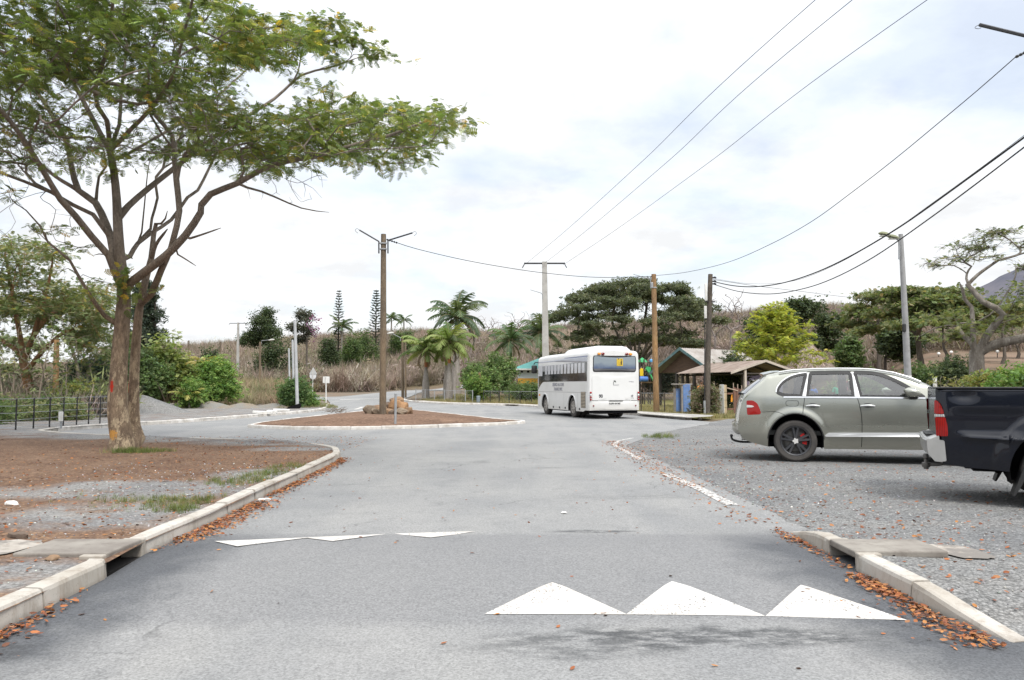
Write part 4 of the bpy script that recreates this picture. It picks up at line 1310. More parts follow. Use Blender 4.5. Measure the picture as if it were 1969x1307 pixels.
 wm.build('windshield', mat('black_glass', (.012, .014, .015), None, 3, .05, .6, coat=1.0), root, 3.2)
 return root
# ------------------------------------------------------------------ the white coach
def build_bus():
 L, W = 7.5, 1.2
 WX = (2.0, 5.9)
 RA = .50
 white = Mat('coach_white', .35, .45)
 X, Y, Z = white.xyz()
 col = white.mix(white.ramp(white.noise(1.2, 5), .4, .7), (.66, .66, .65), (.60, .60, .585))
 low = white.ramp(white.math('ADD', Z, white.math('MULTIPLY', white.noise(2.5, 5), .5)), 1.05, .45)
 white.color(white.mix(white.math('MULTIPLY', low, .45), col, (.36, .32, .26)))
 white.b.inputs['Coat Weight'].default_value = .35
 white.b.inputs['Coat Roughness'].default_value = .12
 PW = white.m
 zt = lambda x: 2.92 - .05 * sstep(5.5, 7.5, x) - .35 * max(0, (x - 7.1) / .4) ** 2 - .05 * max(0, (.12 - x) / .12) ** 2
 def zb(x):
  b = interp(x, [(0, .36), (.35, .36), (.6, .30), (7.2, .30), (7.5, .36)])
  for wx in WX:
   d = abs(x - wx)
   if d < RA:
    b = max(b, .45 + math.sqrt(RA * RA - d * d) * 1.1)
  return b
 def w(x, z):
  y = W - .02 * max(0, (z - 1.6)) ** 2 - .25 * max(0, (x - 6.9) / .6) ** 2.4 - .07 * max(0, (.16 - x) / .16) ** 2
  return y
 sh = Shell(w, zb, zt, .20)
 root = empty('school_bus', (4.39, 33.55, 0), math.radians(105.7), label='white school bus with number 90 on its tail, standing at the far kerb', cat='bus')
 xs = sorted(set([0, .02, .05, .09, .14, .2] + [round(.2 + .08 * k, 3) for k in range(1, 91)] + [7.42, 7.46, L] + [wx + sg * RA + e for wx in WX for sg in (-1, 1) for e in (-.005, .005)]))
 xs = [x for x in xs if x <= L]
 sh.body(xs, 40, 'body', PW, root, bulge=(.035, .12), crown=.04, smooth=.8)
 tg = Mat('coach_glass', .06, .5)
 tg.color(tg.mix(tg.ramp(tg.noise(1.3, 5, .6, vec=tg.scaled((1, 1, 1.8))), .42, .58), (.010, .011, .014), (.035, .038, .046)))
 tg.b.inputs['Coat Weight'].default_value = .3
 tg.b.inputs['Coat Roughness'].default_value = .02
 TG = tg.m
 band = mat('tint_band', (.33, .345, .40), (.28, .295, .35), 2, .2, .5, coat=.6)
 blueline = mat('roof_stripe', (.13, .16, .30), None, 2, .4)
 pale_strip = mat('strip_pale', (.58, .58, .60), (.46, .47, .50), 4, .5, .4, coat=.5)  # pale upright strips laid over the dark side glass
 grey = mat('letter_grey', (.30, .30, .33), None, 3, .6)
 for s in (-1, 1):
  g = sh.solidpatch(MB(), roundpoly([(.14, 1.61), (6.2, 1.61), (6.75, 1.40), (7.22, 1.02), (7.27, 1.5), (7.22, 2.44), (.14, 2.44)], [.03, .2, .25, .03, .1, .05, .03]), .002, .006, s, .3)
  go = g.build('side_window', TG, root, .6)
  sh.solidpatch(MB(), [(.14, 2.45), (7.16, 2.45), (7.10, 2.66), (.14, 2.66)], .002, .007, s, .3).build('window_band', band, root)
  sh.solidpatch(MB(), [(.12, 2.665), (7.10, 2.665), (7.08, 2.70), (.12, 2.70)], .003, .006, s, .3).build('roof_stripe', blueline, root)
  for k in range(12):
   x0 = .42 + k * .465
   wd = .33
   sh.solidpatch(MB(), [(x0, 1.97), (x0 + wd, 1.97), (x0 + wd, 2.41), (x0, 2.41)], .008, .003, s, .4).build('pale_strip', pale_strip, go)
  sh.solidpatch(MB(), [(6.30, 1.90), (6.95, 1.90), (6.90, 2.43), (6.30, 2.43)], .008, .003, s, .4).build('door_pane', pale_strip, go)
  sl = MB()
  sh.line(sl, [(.2, 1.12), (3, 1.12), (7.2, 1.12)], .012, .003, s)
  sh.line(sl, [(1.3, 1.11), (1.3, .32)], .01, .003, s)
  for xx in (3.1, 4.2, 5.2):
   sh.line(sl, [(xx, 1.11), (xx, .32)], .008, .003, s)
  sl.build('panel_seams', mat('seam_grey', (.22, .22, .22), None, 3, .8), root)
  gr = MB()
  for k in range(11):
   gr.box(.60, s * (W + .006), .50 + k * .062, .50, .014, .030, bev=.004)
  gro = MB()
  sh.solidpatch(gro, [(.32, .46), (.88, .46), (.88, 1.15), (.32, 1.15)], .001, .003, s, .3)
  gk = gro.build('engine_grille', mat('grille_back', (.10, .085, .065), None, 3, .8), root)
  gr.build('grille_slats', mat('grille_slat', (.48, .42, .33), (.38, .33, .26), 5, .7), gk)
  for xx in (1.05, 2.9, 3.7, 4.6, 6.85):
   MB().box(xx, s * (W + .004 - (.02 if xx > 6.8 else 0)), .40, .14, .02, .09, bev=.008).build('side_marker', BLACK, root)
  MB().box(6.78, s * (W - .002), .95, .22, .03, .10, bev=.012).build('side_indicator', AMBER, root)
  for wx in WX:
   wheel_well(root, wx, .45, RA - .01, s * .55, s * 1.17, 1.1)
   ring = []
   for k in range(25):
    a = math.radians(2 + 176 * k / 24)
    ring.append((wx + (RA + .02) * math.cos(a), s * (W + .004), .45 + (RA + .02) * 1.1 * math.sin(a)))
   MB().tube(ring, .028, 6).build('arch_trim', PW, root, .8)
   wheel(root, wx, s * 1.03, .455, .455, .25, s, .27, mat('steel_rim', (.34, .32, .29), (.24, .22, .2), 5, .6), spokes=8, twin=False)
   if wx < 3:
    wheel(root, wx, s * .74, .455, .455, .25, s, .27, mat('steel_rim', (0, 0, 0)), spokes=8, twin=False)
 MX = lambda x, z: Matrix.Translation((x, W + .006, z)) @ Matrix(((-1, 0, 0, 0), (0, 0, 1, 0), (0, 1, 0, 0), (0, 0, 0, 1)))
 lettering('SERVICE AU-COPE', .20, grey, root, MX(3.9, 1.46), bold=.006)
 lettering('TRANSCOPIC', .20, grey, root, MX(3.9, 1.25), bold=.006)
 def rx(t, z): return (1 - 2 * t) * 1.15
 def rearpatch(name, pts, off, material, parent=root, r=.03, th=.012):
  p = roundpoly([(rx(t, z), z) for t, z in pts], r)
  mb = MB()
  n = len(p)
  def X0(y, z):
   u = 1 - (y / 1.15) ** 2
   return -.035 * u + .05 * (max(0, (abs(y) - 1.03)) / .12) ** 2 - off
  pts2 = [Vector(q) for q in p]
  pa = np.array(p)
  for yy in np.arange(-1.1, 1.11, .1):
   for z2 in np.arange(.3, 2.95, .1):
    if inside(yy, z2, pa) and np.min((pa[:, 0] - yy) ** 2 + (pa[:, 1] - z2) ** 2) > .0016:
     pts2.append(Vector((yy, z2)))
  vo, _, fo, *_r = delaunay_2d_cdt(pts2, [(i, (i + 1) % n) for i in range(n)], [], 1, 1e-5)
  mb.add([(X0(v.x, v.y), v.x, v.y) for v in vo], fo)
  mb.add([(X0(a, b), a, b) for a, b in p] + [(X0(a, b) + th + .01, a, b) for a, b in p], [(i, (i + 1) % n, n + (i + 1) % n, n + i) for i in range(n)])
  return mb.build(name, material, parent, .5)
 seal = rearpatch('rear_window', [(.07, 2.09), (.085, 2.0), (.915, 2.0), (.94, 2.09), (.94, 2.61), (.925, 2.70), (.085, 2.70), (.075, 2.61)], .010, BLACK, r=.06)
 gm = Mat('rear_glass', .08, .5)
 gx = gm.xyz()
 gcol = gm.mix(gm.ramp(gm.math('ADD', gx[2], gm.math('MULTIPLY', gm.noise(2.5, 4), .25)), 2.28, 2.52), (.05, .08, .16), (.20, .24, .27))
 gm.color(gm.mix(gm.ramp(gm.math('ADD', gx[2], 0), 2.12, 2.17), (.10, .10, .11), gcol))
 gm.b.inputs['Coat Weight'].default_value = .4
 rearpatch('window_pane', [(.085, 2.11), (.105, 2.05), (.90, 2.05), (.925, 2.11), (.925, 2.60), (.915, 2.675), (.10, 2.675), (.09, 2.60)], .016, gm.m, seal, r=.05)
 ys = mat('warning_yellow', (.58, .41, .05), (.48, .33, .04), 3, .5)
 yp = rearpatch('school_sign', [(.54, 2.26), (.665, 2.26), (.665, 2.58), (.54, 2.58)], .026, ys, r=.01)
 fig = MB()
 for (cy_, hh) in ((.575, .26), (.632, .22)):                       # two walking children, as dark marks
  yc = rx(cy_, 0)
  fig.lathe([(.002, -.001), (.026, -.001), (.026, .001), (.002, .001)], (-.060, yc, 2.30 + hh), 'x', 12)
  for a, b, wv in (((0, .03 + hh * .75), (0, hh * .35), .026), ((0, hh * .38), (.03, .03), .014), ((0, hh * .38), (-.03, .03), .014), ((0, hh * .68), (.045, hh * .45), .010)):
   p0, p1 = Vector((-.060, yc + a[0], 2.28 + a[1])), Vector((-.060, yc + b[0], 2.28 + b[1]))
   nn = Vector((0, -(p1 - p0).z, (p1 - p0).y)).normalized() * wv
   fig.add([p0 + nn, p0 - nn, p1 - nn, p1 + nn], [(0, 1, 2, 3)])
 fig.build('sign_pictogram', BLACK, yp)
 rearpatch('engine_cover', [(.055, .79), (.945, .79), (.948, 1.76), (.93, 1.85), (.07, 1.85), (.052, 1.76)], .020, PW, r=.05)
 rearpatch('rear_bumper', [(.01, .36), (.99, .36), (.99, .77), (.01, .77)], .024, PW, r=.04)
 rearpatch('cover_gap', [(.05, .772), (.95, .772), (.95, .788), (.05, .788)], .012, DARK, r=.002)
 rearpatch('plate_lamp', [(.38, .755), (.66, .755), (.66, .775), (.38, .775)], .045, DARK, r=.004)
 pl = rearpatch('number_plate', [(.38, .60), (.61, .60), (.61, .705), (.38, .705)], .034, mat('plate_white', (.72, .72, .70), None, 3, .5), r=.01)
 MR = lambda t, z, o: Matrix.Translation((-.035 * (1 - (rx(t, 0) / 1.15) ** 2) - o, rx(t, 0), z)) @ Matrix(((0, 0, -1, 0), (-1, 0, 0, 0), (0, 1, 0, 0), (0, 0, 0, 1)))
 blk = mat('letter_black', (.03, .03, .032), None, 3, .6)
 lettering('R 273 414 NC', .085, blk, pl, MR(.495, .652, .036), bold=.006)
 lettering('90', .19, mat('number_grey', (.09, .09, .095), None, 3, .6), root, MR(.22, .965, .023), sx=.9, bold=.010)
 lettering('IRISBUS', .07, grey, root, MR(.83, 1.585, .023))
 lettering('MIDYS', .06, mat('letter_pale', (.42, .42, .42), None, 3, .6), root, MR(.85, .88, .023))
 lettering('Carsud', .085, grey, root, MR(.52, 1.45, .023))
 pm = MB()                                                             # leaning palm emblem
 o = -.058
 tr = [(.475, 1.43), (.468, 1.50), (.472, 1.56), (.482, 1.585)]
 for (a, b), (c_, d) in zip(tr, tr[1:]):
  pm.add([(o, rx(a, 0) + .012, b), (o, rx(a, 0) - .012, b), (o, rx(c_, 0) - .010, d), (o, rx(c_, 0) + .010, d)], [(0, 1, 2, 3)])
 for k, (dx, dz) in enumerate(((.10, .005), (.11, -.03), (.075, .035), (-.035, .02), (.03, .05), (.09, -.055))):
  p0 = Vector((o - .001, rx(.482, 0), 1.585)); p1 = p0 + Vector((0, -dx, dz)); mid = (p0 + p1) / 2 + Vector((0, 0, .03))
  nn = Vector((0, 0, .014))
  pm.add([p0, mid + nn, p1, mid - nn], [(0, 1, 2, 3)])
 pm.build('palm_emblem', mat('emblem_dark', (.03, .04, .03), None, 3, .6), root)
 MB().lathe([(.002, 0), (.045, 0), (.045, .004), (.002, .004)], (-.062, rx(.85, 0), .985), 'x', 16).build('maker_badge', mat('badge_grey', (.25, .25, .26), None, 3, .4), root)
 def lamp(name, t, z, ry, rz, m):
  pts = []
  mb = MB()
  y0 = rx(t, 0)
  x0 = -.035 * (1 - (y0 / 1.15) ** 2)
  for k, (rr, dd) in enumerate(((1.0, .0), (1.0, .03), (.75, .045), (.05, .05))):
   for a in range(16):
    q = 2 * PI * a / 16
    mb.v.append((x0 - .022 - dd, y0 + ry * rr * math.cos(q), z + rz * rr * math.sin(q)))
  mb.f = [(k * 16 + a, k * 16 + (a + 1) % 16, (k + 1) * 16 + (a + 1) % 16, (k + 1) * 16 + a) for k in range(3) for a in range(16)] + [tuple(48 + a for a in range(16))]
  mb.build(name, m, root, .8)
 for t, m in ((.19, AMBER), (.265, DKRED), (.745, DKRED), (.82, AMBER)):
  lamp('roof_lamp', t, 2.775, .075, .052, m)
 for t in (.022, .978):
  for z, m in ((1.12, RED), (1.02, CLEAR), (.92, DKRED), (.82, DKRED)):
   lamp('tail_lamp', t, z, .042, .042, m)
 for t in (.075, .92):
  lamp('bumper_reflector', t, .56, .03, .03, DKRED)
 MB().box(.10, 0, .30, .12, 2.2, .14, bev=.03).build('rear_valance', DARK, root)
 ac = MB()
 prof = [(-.95, 2.86), (-.90, 3.00), (-.78, 3.10), (-.55, 3.14), (.55, 3.14), (.78, 3.10), (.90, 3.00), (.95, 2.86)]
 K = len(prof)
 for i, (x, k) in enumerate(((.30, .4), (.34, .85), (.45, 1.0), (3.3, 1.0), (3.7, .9), (3.85, .4))):
  ac.v += [(x, y * (.9 + .1 * k), 2.86 + (z - 2.86) * k) for y, z in prof]
 ac.f = [(i * K + e, i * K + e + 1, (i + 1) * K + e + 1, (i + 1) * K + e) for i in range(5) for e in range(K - 1)] + [tuple(range(K)), tuple(5 * K + e for e in range(K))]
 ac.build('roof_unit', PW, root, .6)
 MB().tube(smooth_path([(7.25, 1.12, 2.60), (7.45, 1.22, 2.62), (7.50, 1.28, 2.50)], .1), .025, 6).build('mirror_arm', BLACK, root)
 MB().box(7.48, 1.26, 2.26, .14, .30, .42, bev=.06).build('mirror', BLACK, root, .6)
 MB().box(7.48, -1.26, 2.26, .14, .30, .42, bev=.06).build('mirror', BLACK, root, .6)
 MB().box(3.8, 0, .42, 6.6, 1.5, .22, bev=.03).box(4.3, .85, .38, 1.9, .45, .26, bev=.03).build('underbody', DARK, root)
 MB().box(.55, .3, .26, .35, .9, .12, bev=.04).build('silencer', mat('rust_steel', (.20, .17, .14), None, 4, .8), root)
 return root
build_suv()
build_pickup()
build_bus()
# ------------------------------------------------------------------ trees: a skeleton of nodes, grown towards crown tips
class Skel:
 def __init__(self, seed=1):
  self.p = np.zeros((60000, 3)); self.d = np.zeros((60000, 3)); self.par = np.full(60000, -1); self.rmin = np.zeros(60000)
  self.ok = np.zeros(60000, bool)
  self.n = 0
  self.rng = np.random.default_rng(seed)
  self.ends = []
 def node(self, p, par, d, rmin=0.0, ok=True):
  i = self.n
  self.p[i] = p; self.par[i] = par; self.d[i] = d; self.rmin[i] = rmin; self.ok[i] = ok
  self.n += 1
  return i
 def limb(self, pts, r0, r1, par=None, step=0.35, ok_from=0.4, wob=0.0):
  pts = [Vector(p) for p in pts]
  q = smooth_path(pts, step)
  if par is None and self.n:
   par = int(np.argmin(((self.p[:self.n] - np.array(q[0])) ** 2).sum(1)))
  if par is not None and self.n:
   q[0] = Vector(self.p[par])
  N = len(q)
  last = par if par is not None else -1
  for i, v in enumerate(q):
   if i == 0 and par is not None:
    continue
   a, b = q[max(0, i - 1)], q[min(N - 1, i + 1)]
   t = i / (N - 1)
   jit = self.rng.normal(0, wob, 3) if wob and 0 < i < N - 1 else 0
   last = self.node(np.array(v) + jit, last, np.array((b - a).normalized()), r0 + (r1 - r0) * t, t >= ok_from)
  return last
 def grow(self, tips, step=0.4, up=0.7, curve=0.45, wob=0.06, turn=0.7, order=None, end=True):
  tips = np.asarray(tips)
  c = self.p[0]
  key = np.linalg.norm(tips - self.p[:self.n].mean(0), axis=1) if order is None else order
  for i in np.argsort(key):
   t = tips[i]
   ok = np.where(self.ok[:self.n])[0]
   v = t - self.p[ok]
   L = np.linalg.norm(v, axis=1) + 1e-6
   cosa = (v * self.d[ok]).sum(1) / L
   cost = L * (1 + turn * (1 - cosa)) + up * np.maximum(0, -v[:, 2] + 0.15 * L)
   k = ok[int(np.argmin(cost))]
   a = self.p[k]
   l = np.linalg.norm(t - a)
   m = a + self.d[k] * l * curve + self.rng.normal(0, wob * l, 3)
   n = max(2, int(l / step) + 1)
   last = k
   prev = a
   for s in range(1, n + 1):
    q = s / n
    x = a * (1 - q) ** 2 + m * 2 * q * (1 - q) + t * q * q
    if s < n: x = x + self.rng.normal(0, wob * step * 0.8, 3)
    dd = x - prev
    last = self.node(x, last, dd / (np.linalg.norm(dd) + 1e-9))
    prev = x
   if end: self.ends.append(last)
 def twigs(self, ends, k, r, flat, n=2):
  """k short twigs out of every twig end; returns the new nodes"""
  out = []
  for e in ends:
   a = self.p[e]
   for _ in range(k):
    v = self.d[e] * r * .55 + self.rng.normal(0, 1, 3) * np.array([r, r, r * flat])
    last, prev = int(e), a
    m = self.rng.normal(0, .12 * r, 3)
    for q in range(1, n + 1):
     x = a + v * (q / n) + (m if q < n else 0)
     d = x - prev
     last = self.node(x, last, d / (np.linalg.norm(d) + 1e-9), ok=False)
     out.append(last); prev = x
  return np.array(out)
 def chains(self, rt, pw, taper_to=None):
  n = self.n
  cnt = np.zeros(n)
  ch = [[] for _ in range(n)]
  for i in range(n - 1, -1, -1):
   if cnt[i] == 0: cnt[i] = 1
   if self.par[i] >= 0:
    cnt[self.par[i]] += cnt[i]
    ch[self.par[i]].append(i)
  self.rad = np.maximum(rt * cnt ** pw, self.rmin[:n])
  out, stack = [], [0]
  while stack:
   s = stack.pop()
   pth, rr = [], []
   if self.par[s] >= 0:
    pth.append(self.p[self.par[s]]); rr.append(min(self.rad[self.par[s]], self.rad[s] * 1.25))
   i = s
   while True:
    pth.append(self.p[i]); rr.append(self.rad[i])
    if not ch[i]: break
    k = sorted(ch[i], key=lambda j: -(self.rad[j] + 1e-4 * cnt[j]))
    stack += k[1:]
    i = k[0]
   rr = np.array(rr)
   rr[-1] *= 0.5
   out.append((np.array(pth), rr))
  return out
def sides_for(r):
 return 14 if r > .12 else 8 if r > .05 else 5 if r > .018 else 3
def leaves(pos, dirs, nrm, size, template, tint):
 """instances a leaf-spray template (verts, quads) with numpy; tint (n,3)"""
 T, Q = template
 n, k = len(pos), len(T)
 d = dirs / (np.linalg.norm(dirs, axis=1, keepdims=True) + 1e-9)
 b = np.cross(nrm, d); b /= np.linalg.norm(b, axis=1, keepdims=True) + 1e-9
 u = np.cross(d, b)
 V = pos[:, None, :] + size[:, None, None] * (T[None, :, 0:1] * d[:, None, :] + T[None, :, 1:2] * b[:, None, :] + T[None, :, 2:3] * u[:, None, :])
 FC = (Q[None] + (np.arange(n) * k)[:, None, None]).reshape(-1, Q.shape[1])
 C = np.repeat(tint, k, axis=0)
 return V.reshape(-1, 3), FC, C
def spray(pairs=6, lw=0.13, ll=0.34, droop=0.25, seed=3, taper=True):
 """feathery compound leaf: leaflets in pairs on a midrib of length 1"""
 r = np.random.default_rng(seed)
 V, Q = [], []
 for i in range(pairs):
  x = (i + 0.6) / pairs
  L = ll * (0.55 + 0.45 * math.sin(PI * min(1, x * 0.85 + .12))) if taper else ll
  z0 = -droop * x * x
  for s in (-1, 1):
   a = 0.35 + r.uniform(-.15, .15)
   ex, ey, ez = x + L * a * .8, s * L, z0 - L * (0.25 + r.uniform(-.15, .25))
   o = len(V)
   V += [(x - lw / 2, 0, z0), (x + lw / 2, 0, z0 - .01), (ex + lw * .4, ey, ez), (ex - lw * .5, ey * .92, ez)]
   Q.append((o, o + 1, o + 2, o + 3))
 return np.array(V), np.array(Q)
def clump(n=7, lw=0.3, ll=0.55, seed=5, flat=0.6):
 """loose tuft of broad leaves"""
 r = np.random.default_rng(seed)
 V, Q = [], []
 for i in range(n):
  c = r.normal(0, .33, 3) * np.array([1, 1, flat])
  d = r.normal(0, 1, 3); d[2] *= .6; d /= np.linalg.norm(d)
  w = np.cross(d, r.normal(0, 1, 3)); w /= np.linalg.norm(w)
  L, W = ll * r.uniform(.6, 1.2), lw * r.uniform(.6, 1.2)
  o = len(V)
  V += [c - d * L / 2, c + w * W / 2, c + d * L / 2, c - w * W / 2]
  Q.append((o, o + 1, o + 2, o + 3))
 return np.array(V), np.array(Q)
SPR = spray(7, .12, .36, .3)
FEA = spray(6, .12, .34, .35, 11)
SPR4 = spray(4, .22, .45, .3, 7)
CLP = clump(8)
CLP5 = clump(5, .45, .7, 9)
LIFT = 1.22  # leaf tints paled and greyed, haze and lifted shadows put into the colour
def pal(rng, n, cols, wts, jit=0.18):
 cols = np.array(cols)
 k = rng.choice(len(cols), n, p=np.array(wts) / np.sum(wts))
 c = cols[k] * LIFT * np.exp(rng.normal(0, jit, (n, 1))) * np.exp(rng.normal(0, jit * .3, (n, 3)))
 g = c.mean(1, keepdims=True)
 return np.clip(c * .86 + g * .14 + .010, .004, .9)
LEAF = leafmat('leaf', 0.42)
def barkmat(name, c1, c2, pale=(0.3, 0.27, 0.23), s=3.0, paleamt=.5):
 if name in MATS: return MATS[name]
 m = Mat(name, .9, .15)
 v = m.scaled((1, 1, .25))
 col = m.mix(m.ramp(m.noise(s, 5, .65, vec=v), .38, .62), c1, c2)
 col = m.mix(m.ramp(m.noise(s * 2.2, 6, .75, vec=m.scaled((1, 1, .45), loc=(5, 2, 1))), .54, .66, 0, paleamt), col, pale)
 col = m.mul(col, m.ramp(m.noise(s * 12, 4, .7, vec=v), .3, .7, .65, 1.2))
 m.color(col).bump(m.math('ADD', m.noise(s * 7, 5, .7, vec=v), m.noise(s * 1.5, 3)), .7, .03)
 MATS[name] = m.m
 return m.m
BARK = barkmat('bark_brown', (.175, .125, .085), (.115, .085, .062), (.30, .235, .165), 3.0, .55)
BARKG = barkmat('bark_grey', (.145, .125, .105), (.10, .085, .07), (.24, .215, .185), 5, .4)
BARKP = barkmat('bark_pale', (.26, .235, .205), (.14, .12, .10), (.40, .37, .33), 4, .6)
BARKO = barkmat('bark_orange', (.30, .165, .085), (.19, .115, .07), (.36, .24, .15), 3, .5)
BARKD = barkmat('bark_dark', (.075, .06, .05), (.05, .042, .036), (.12, .10, .09), 4, .3)
def foliage_at(sk, idx, rng, per, spread, size, template, cols, wts, flat=.35, tilt=.45, out=None, jit=.18, along=3):
 """leaf sprays about the ends of the twigs"""
 base = []
 for e in idx:
  i, k = e, 0
  while i >= 0 and k < along:
   base.append(i); i = sk.par[i]; k += 1
 base = np.array(base)
 b = np.repeat(base, max(1, per // along))
 n = len(b)
 off = rng.normal(0, 1, (n, 3)) * np.array([1, 1, flat]) * spread
 pos = sk.p[b] + off
 d = sk.d[b] * .6 + rng.normal(0, .7, (n, 3)) + off / (spread + 1e-6) * .35
 d[:, 2] *= .45
 nr = np.tile(np.array([0, 0, 1.0]), (n, 1)) + rng.normal(0, tilt, (n, 3))
 sz = size * rng.uniform(.65, 1.3, n)
 return leaves(pos, d, nr, sz, template, pal(rng, n, cols, wts, jit))
def join(parts):
 Vs, Fs, Cs, o = [], [], [], 0
 for V, FC, C in parts:
  Vs.append(V); Fs.append(FC + o); Cs.append(C); o += len(V)
 return np.concatenate(Vs), Fs, np.concatenate(Cs)
def make_tree(name, label, cat, sk, loc, bark, fol, rt, pw, group=None, crown_name='crown'):
 root = empty(name, loc, label=label, cat=cat, group=group)
 c = sk.chains(rt, pw)
 V, Q = tube_np(c, sides_for)
 l = np.array(loc)
 npmesh('trunk', V - l, Q, bark, root, smooth=3.2)
 if fol:
  V, FC, C = join(fol)
  npmesh(crown_name, V - l, FC, LEAF, root, tint=C)
 return root
def pix_in(poly, rng, n, yr):
 pa = np.array(poly, float)
 out = []
 x0, x1, y0, y1 = pa[:, 0].min(), pa[:, 0].max(), pa[:, 1].min(), pa[:, 1].max()
 while len(out) < n:
  x, y = rng.uniform(x0, x1), rng.uniform(y0, y1)
  if inside(x, y, pa):
   out.append(tuple(P(x, y, rng.uniform(*yr))))
 return np.array(out)
# ------------------------------------------------------------------ the big spreading tree on the verge
def big_tree():
 rng = np.random.default_rng(21)
 sk = Skel(21)
 D = 15.7
 b1 = G(232, 866, 0.11); D = b1.y
 def L(pts): return [P(x, y, D + dd) for x, y, dd in pts]
 def limb(pts, r0, r1, **k): return sk.limb(L(pts), r0, r1, **k)
 sk.limb([b1 - Vector((0, 0, .1)), b1 + Vector((.02, 0, .25))] + L([(226, 790, 0), (229, 700, 0), (236, 610, 0), (238, 560, 0), (231, 500, 0), (227, 440, 0), (224, 380, .05), (219, 330, .1), (211, 288, .2)]), .14, .07, step=.25, ok_from=.9)
 for i in range(sk.n):
  z = sk.p[i][2]
  sk.rmin[i] = interp(z, [(0, .29), (.25, .225), (.8, .195), (1.6, .165), (3.0, .14), (4.2, .10), (6, .07)])
 n0 = sk.n
 limb([(236, 560, 0), (222, 526, -.1), (208, 490, -.2), (176, 454, -.5), (145, 415, -.9), (116, 383, -1.2), (63, 295, -1.9), (14, 225, -2.5), (-40, 170, -3.0)], 0.078, 0.030)
 limb([(222, 520, 0), (213, 457, .3), (184, 390, .7), (151, 366, 1.0), (137, 317, 1.3), (128, 270, 1.6), (105, 229, 1.9), (70, 176, 2.3), (35, 151, 2.7), (-20, 120, 3.2)], 0.085, 0.024)
 limb([(151, 366, 1.0), (105, 338, 1.4), (70, 306, 1.8), (20, 250, 2.6), (-40, 215, 3.2)], 0.044, 0.021)
 limb([(208, 440, .2), (179, 412, 0), (141, 394, -.1), (98, 369, -.3), (46, 348, -.6), (0, 331, -.9), (-60, 300, -1.2)], 0.048, 0.021)
 limb([(184, 390, .7), (190, 340, .9), (204, 320, 1.0), (200, 290, 1.2)], 0.037, 0.018)
 limb([(211, 288, .2), (195, 260, .5), (169, 211, .8), (145, 165, 1.1), (120, 120, 1.4), (95, 60, 1.8), (70, 0, 2.2)], 0.059, 0.024)
 limb([(211, 288, .2), (206, 232, -.3), (188, 205, -.6), (185, 160, -1.0), (205, 100, -1.6), (215, 20, -2.2), (225, -60, -2.8)], 0.052, 0.024)
 limb([(214, 285, .2), (229, 240, .1), (232, 190, .4), (240, 120, .8), (250, 40, 1.4), (255, -60, 2.0)], 0.041, 0.018)
 limb([(214, 288, .2), (255, 245, -.6), (288, 211, -1.0), (330, 150, -1.8), (350, 80, -2.6), (370, 0, -3.2), (390, -80, -3.8)], 0.048, 0.021)
 limb([(225, 308, .2), (270, 282, .6), (330, 247, 1.2), (385, 215, 1.8), (440, 165, 2.4), (500, 110, 3.0)], 0.037, 0.018)
 limb([(238, 552, 0), (249, 545, -.1), (283, 519, -.3), (318, 492, -.5), (356, 453, -.7), (386, 408, -.9), (387, 394, -.9), (405, 373, -1.0), (457, 352, -1.2), (500, 327, -1.3), (538, 313, -1.4), (608, 299, -1.5), (696, 274, -1.6), (749, 260, -1.7), (802, 239, -1.7), (850, 220, -1.8)], 0.092, 0.021)
 limb([(230, 412, .05), (264, 380, .5), (303, 348, .9), (352, 310, 1.3), (387, 281, 1.6), (450, 239, 2.0), (527, 190, 2.4), (580, 144, 2.7), (633, 130, 2.9), (690, 110, 3.1)], 0.067, 0.018)
 limb([(450, 355, -1.2), (503, 368, -1.4), (580, 400, -1.6), (633, 408, -1.8)], 0.026, 0.008, ok_from=2)
 dead1 = sk.n - 1
 b2 = G(260, 862, 0.11)
 e = sk.limb([b2 - Vector((-.02, 0, .1)), b2 + Vector((0, 0, .25))] + [P(x, y, b2.y + .02) for x, y in ((257, 790), (259, 700), (265, 620), (269, 585))], 0.124, 0.078, par=0, step=.25, ok_from=2)
 for i in range(n0, sk.n):
  pass
 j = [i for i in range(sk.n) if sk.par[i] == 0 and i > n0]
 for i in range(sk.n):
  if i >= min(j) and sk.rmin[i] > .12:
   z = sk.p[i][2]
   sk.rmin[i] = interp(z, [(0, .26), (.3, .20), (1.2, .17), (2.4, .145), (3.2, .12)])
 sk.par[min(j)] = -1 if False else 0
 limb([(269, 585, .3), (279, 541, .4), (291, 496, .5), (295, 455, .6), (300, 430, .6)], 0.085, 0.042, par=e, ok_from=2)
 limb([(272, 600, .3), (291, 565, .1), (310, 519, -.2), (329, 476, -.4), (340, 434, -.5), (345, 405, -.5), (336, 317, -.2), (331, 260, 0), (299, 222, .3), (280, 170, .5)], 0.074, 0.021, par=e)
 limb([(243, 505, .1), (264, 469, .8), (291, 448, 1.2), (329, 423, 1.6), (360, 380, 2.0), (380, 366, 2.2), (405, 317, 2.6), (457, 218, 3.2), (500, 200, 3.6)], 0.052, 0.018)
 limb([(288, 460, .9), (292, 420, 1.1), (303, 380, 1.4), (300, 340, 1.7), (335, 310, 2.0), (400, 290, 2.4)], 0.033, 0.015)
 limb([(270, 470, .8), (277, 400, 1.2), (284, 330, 1.6), (290, 300, 1.9)], 0.021, 0.009, ok_from=2)
 limb([(218, 628, 0), (184, 584, -.3), (153, 534, -.6), (134, 500, -.8), (92, 465, -1.1), (77, 434, -1.2), (50, 404, -1.4)], .05, .012, ok_from=.5)
 low = []
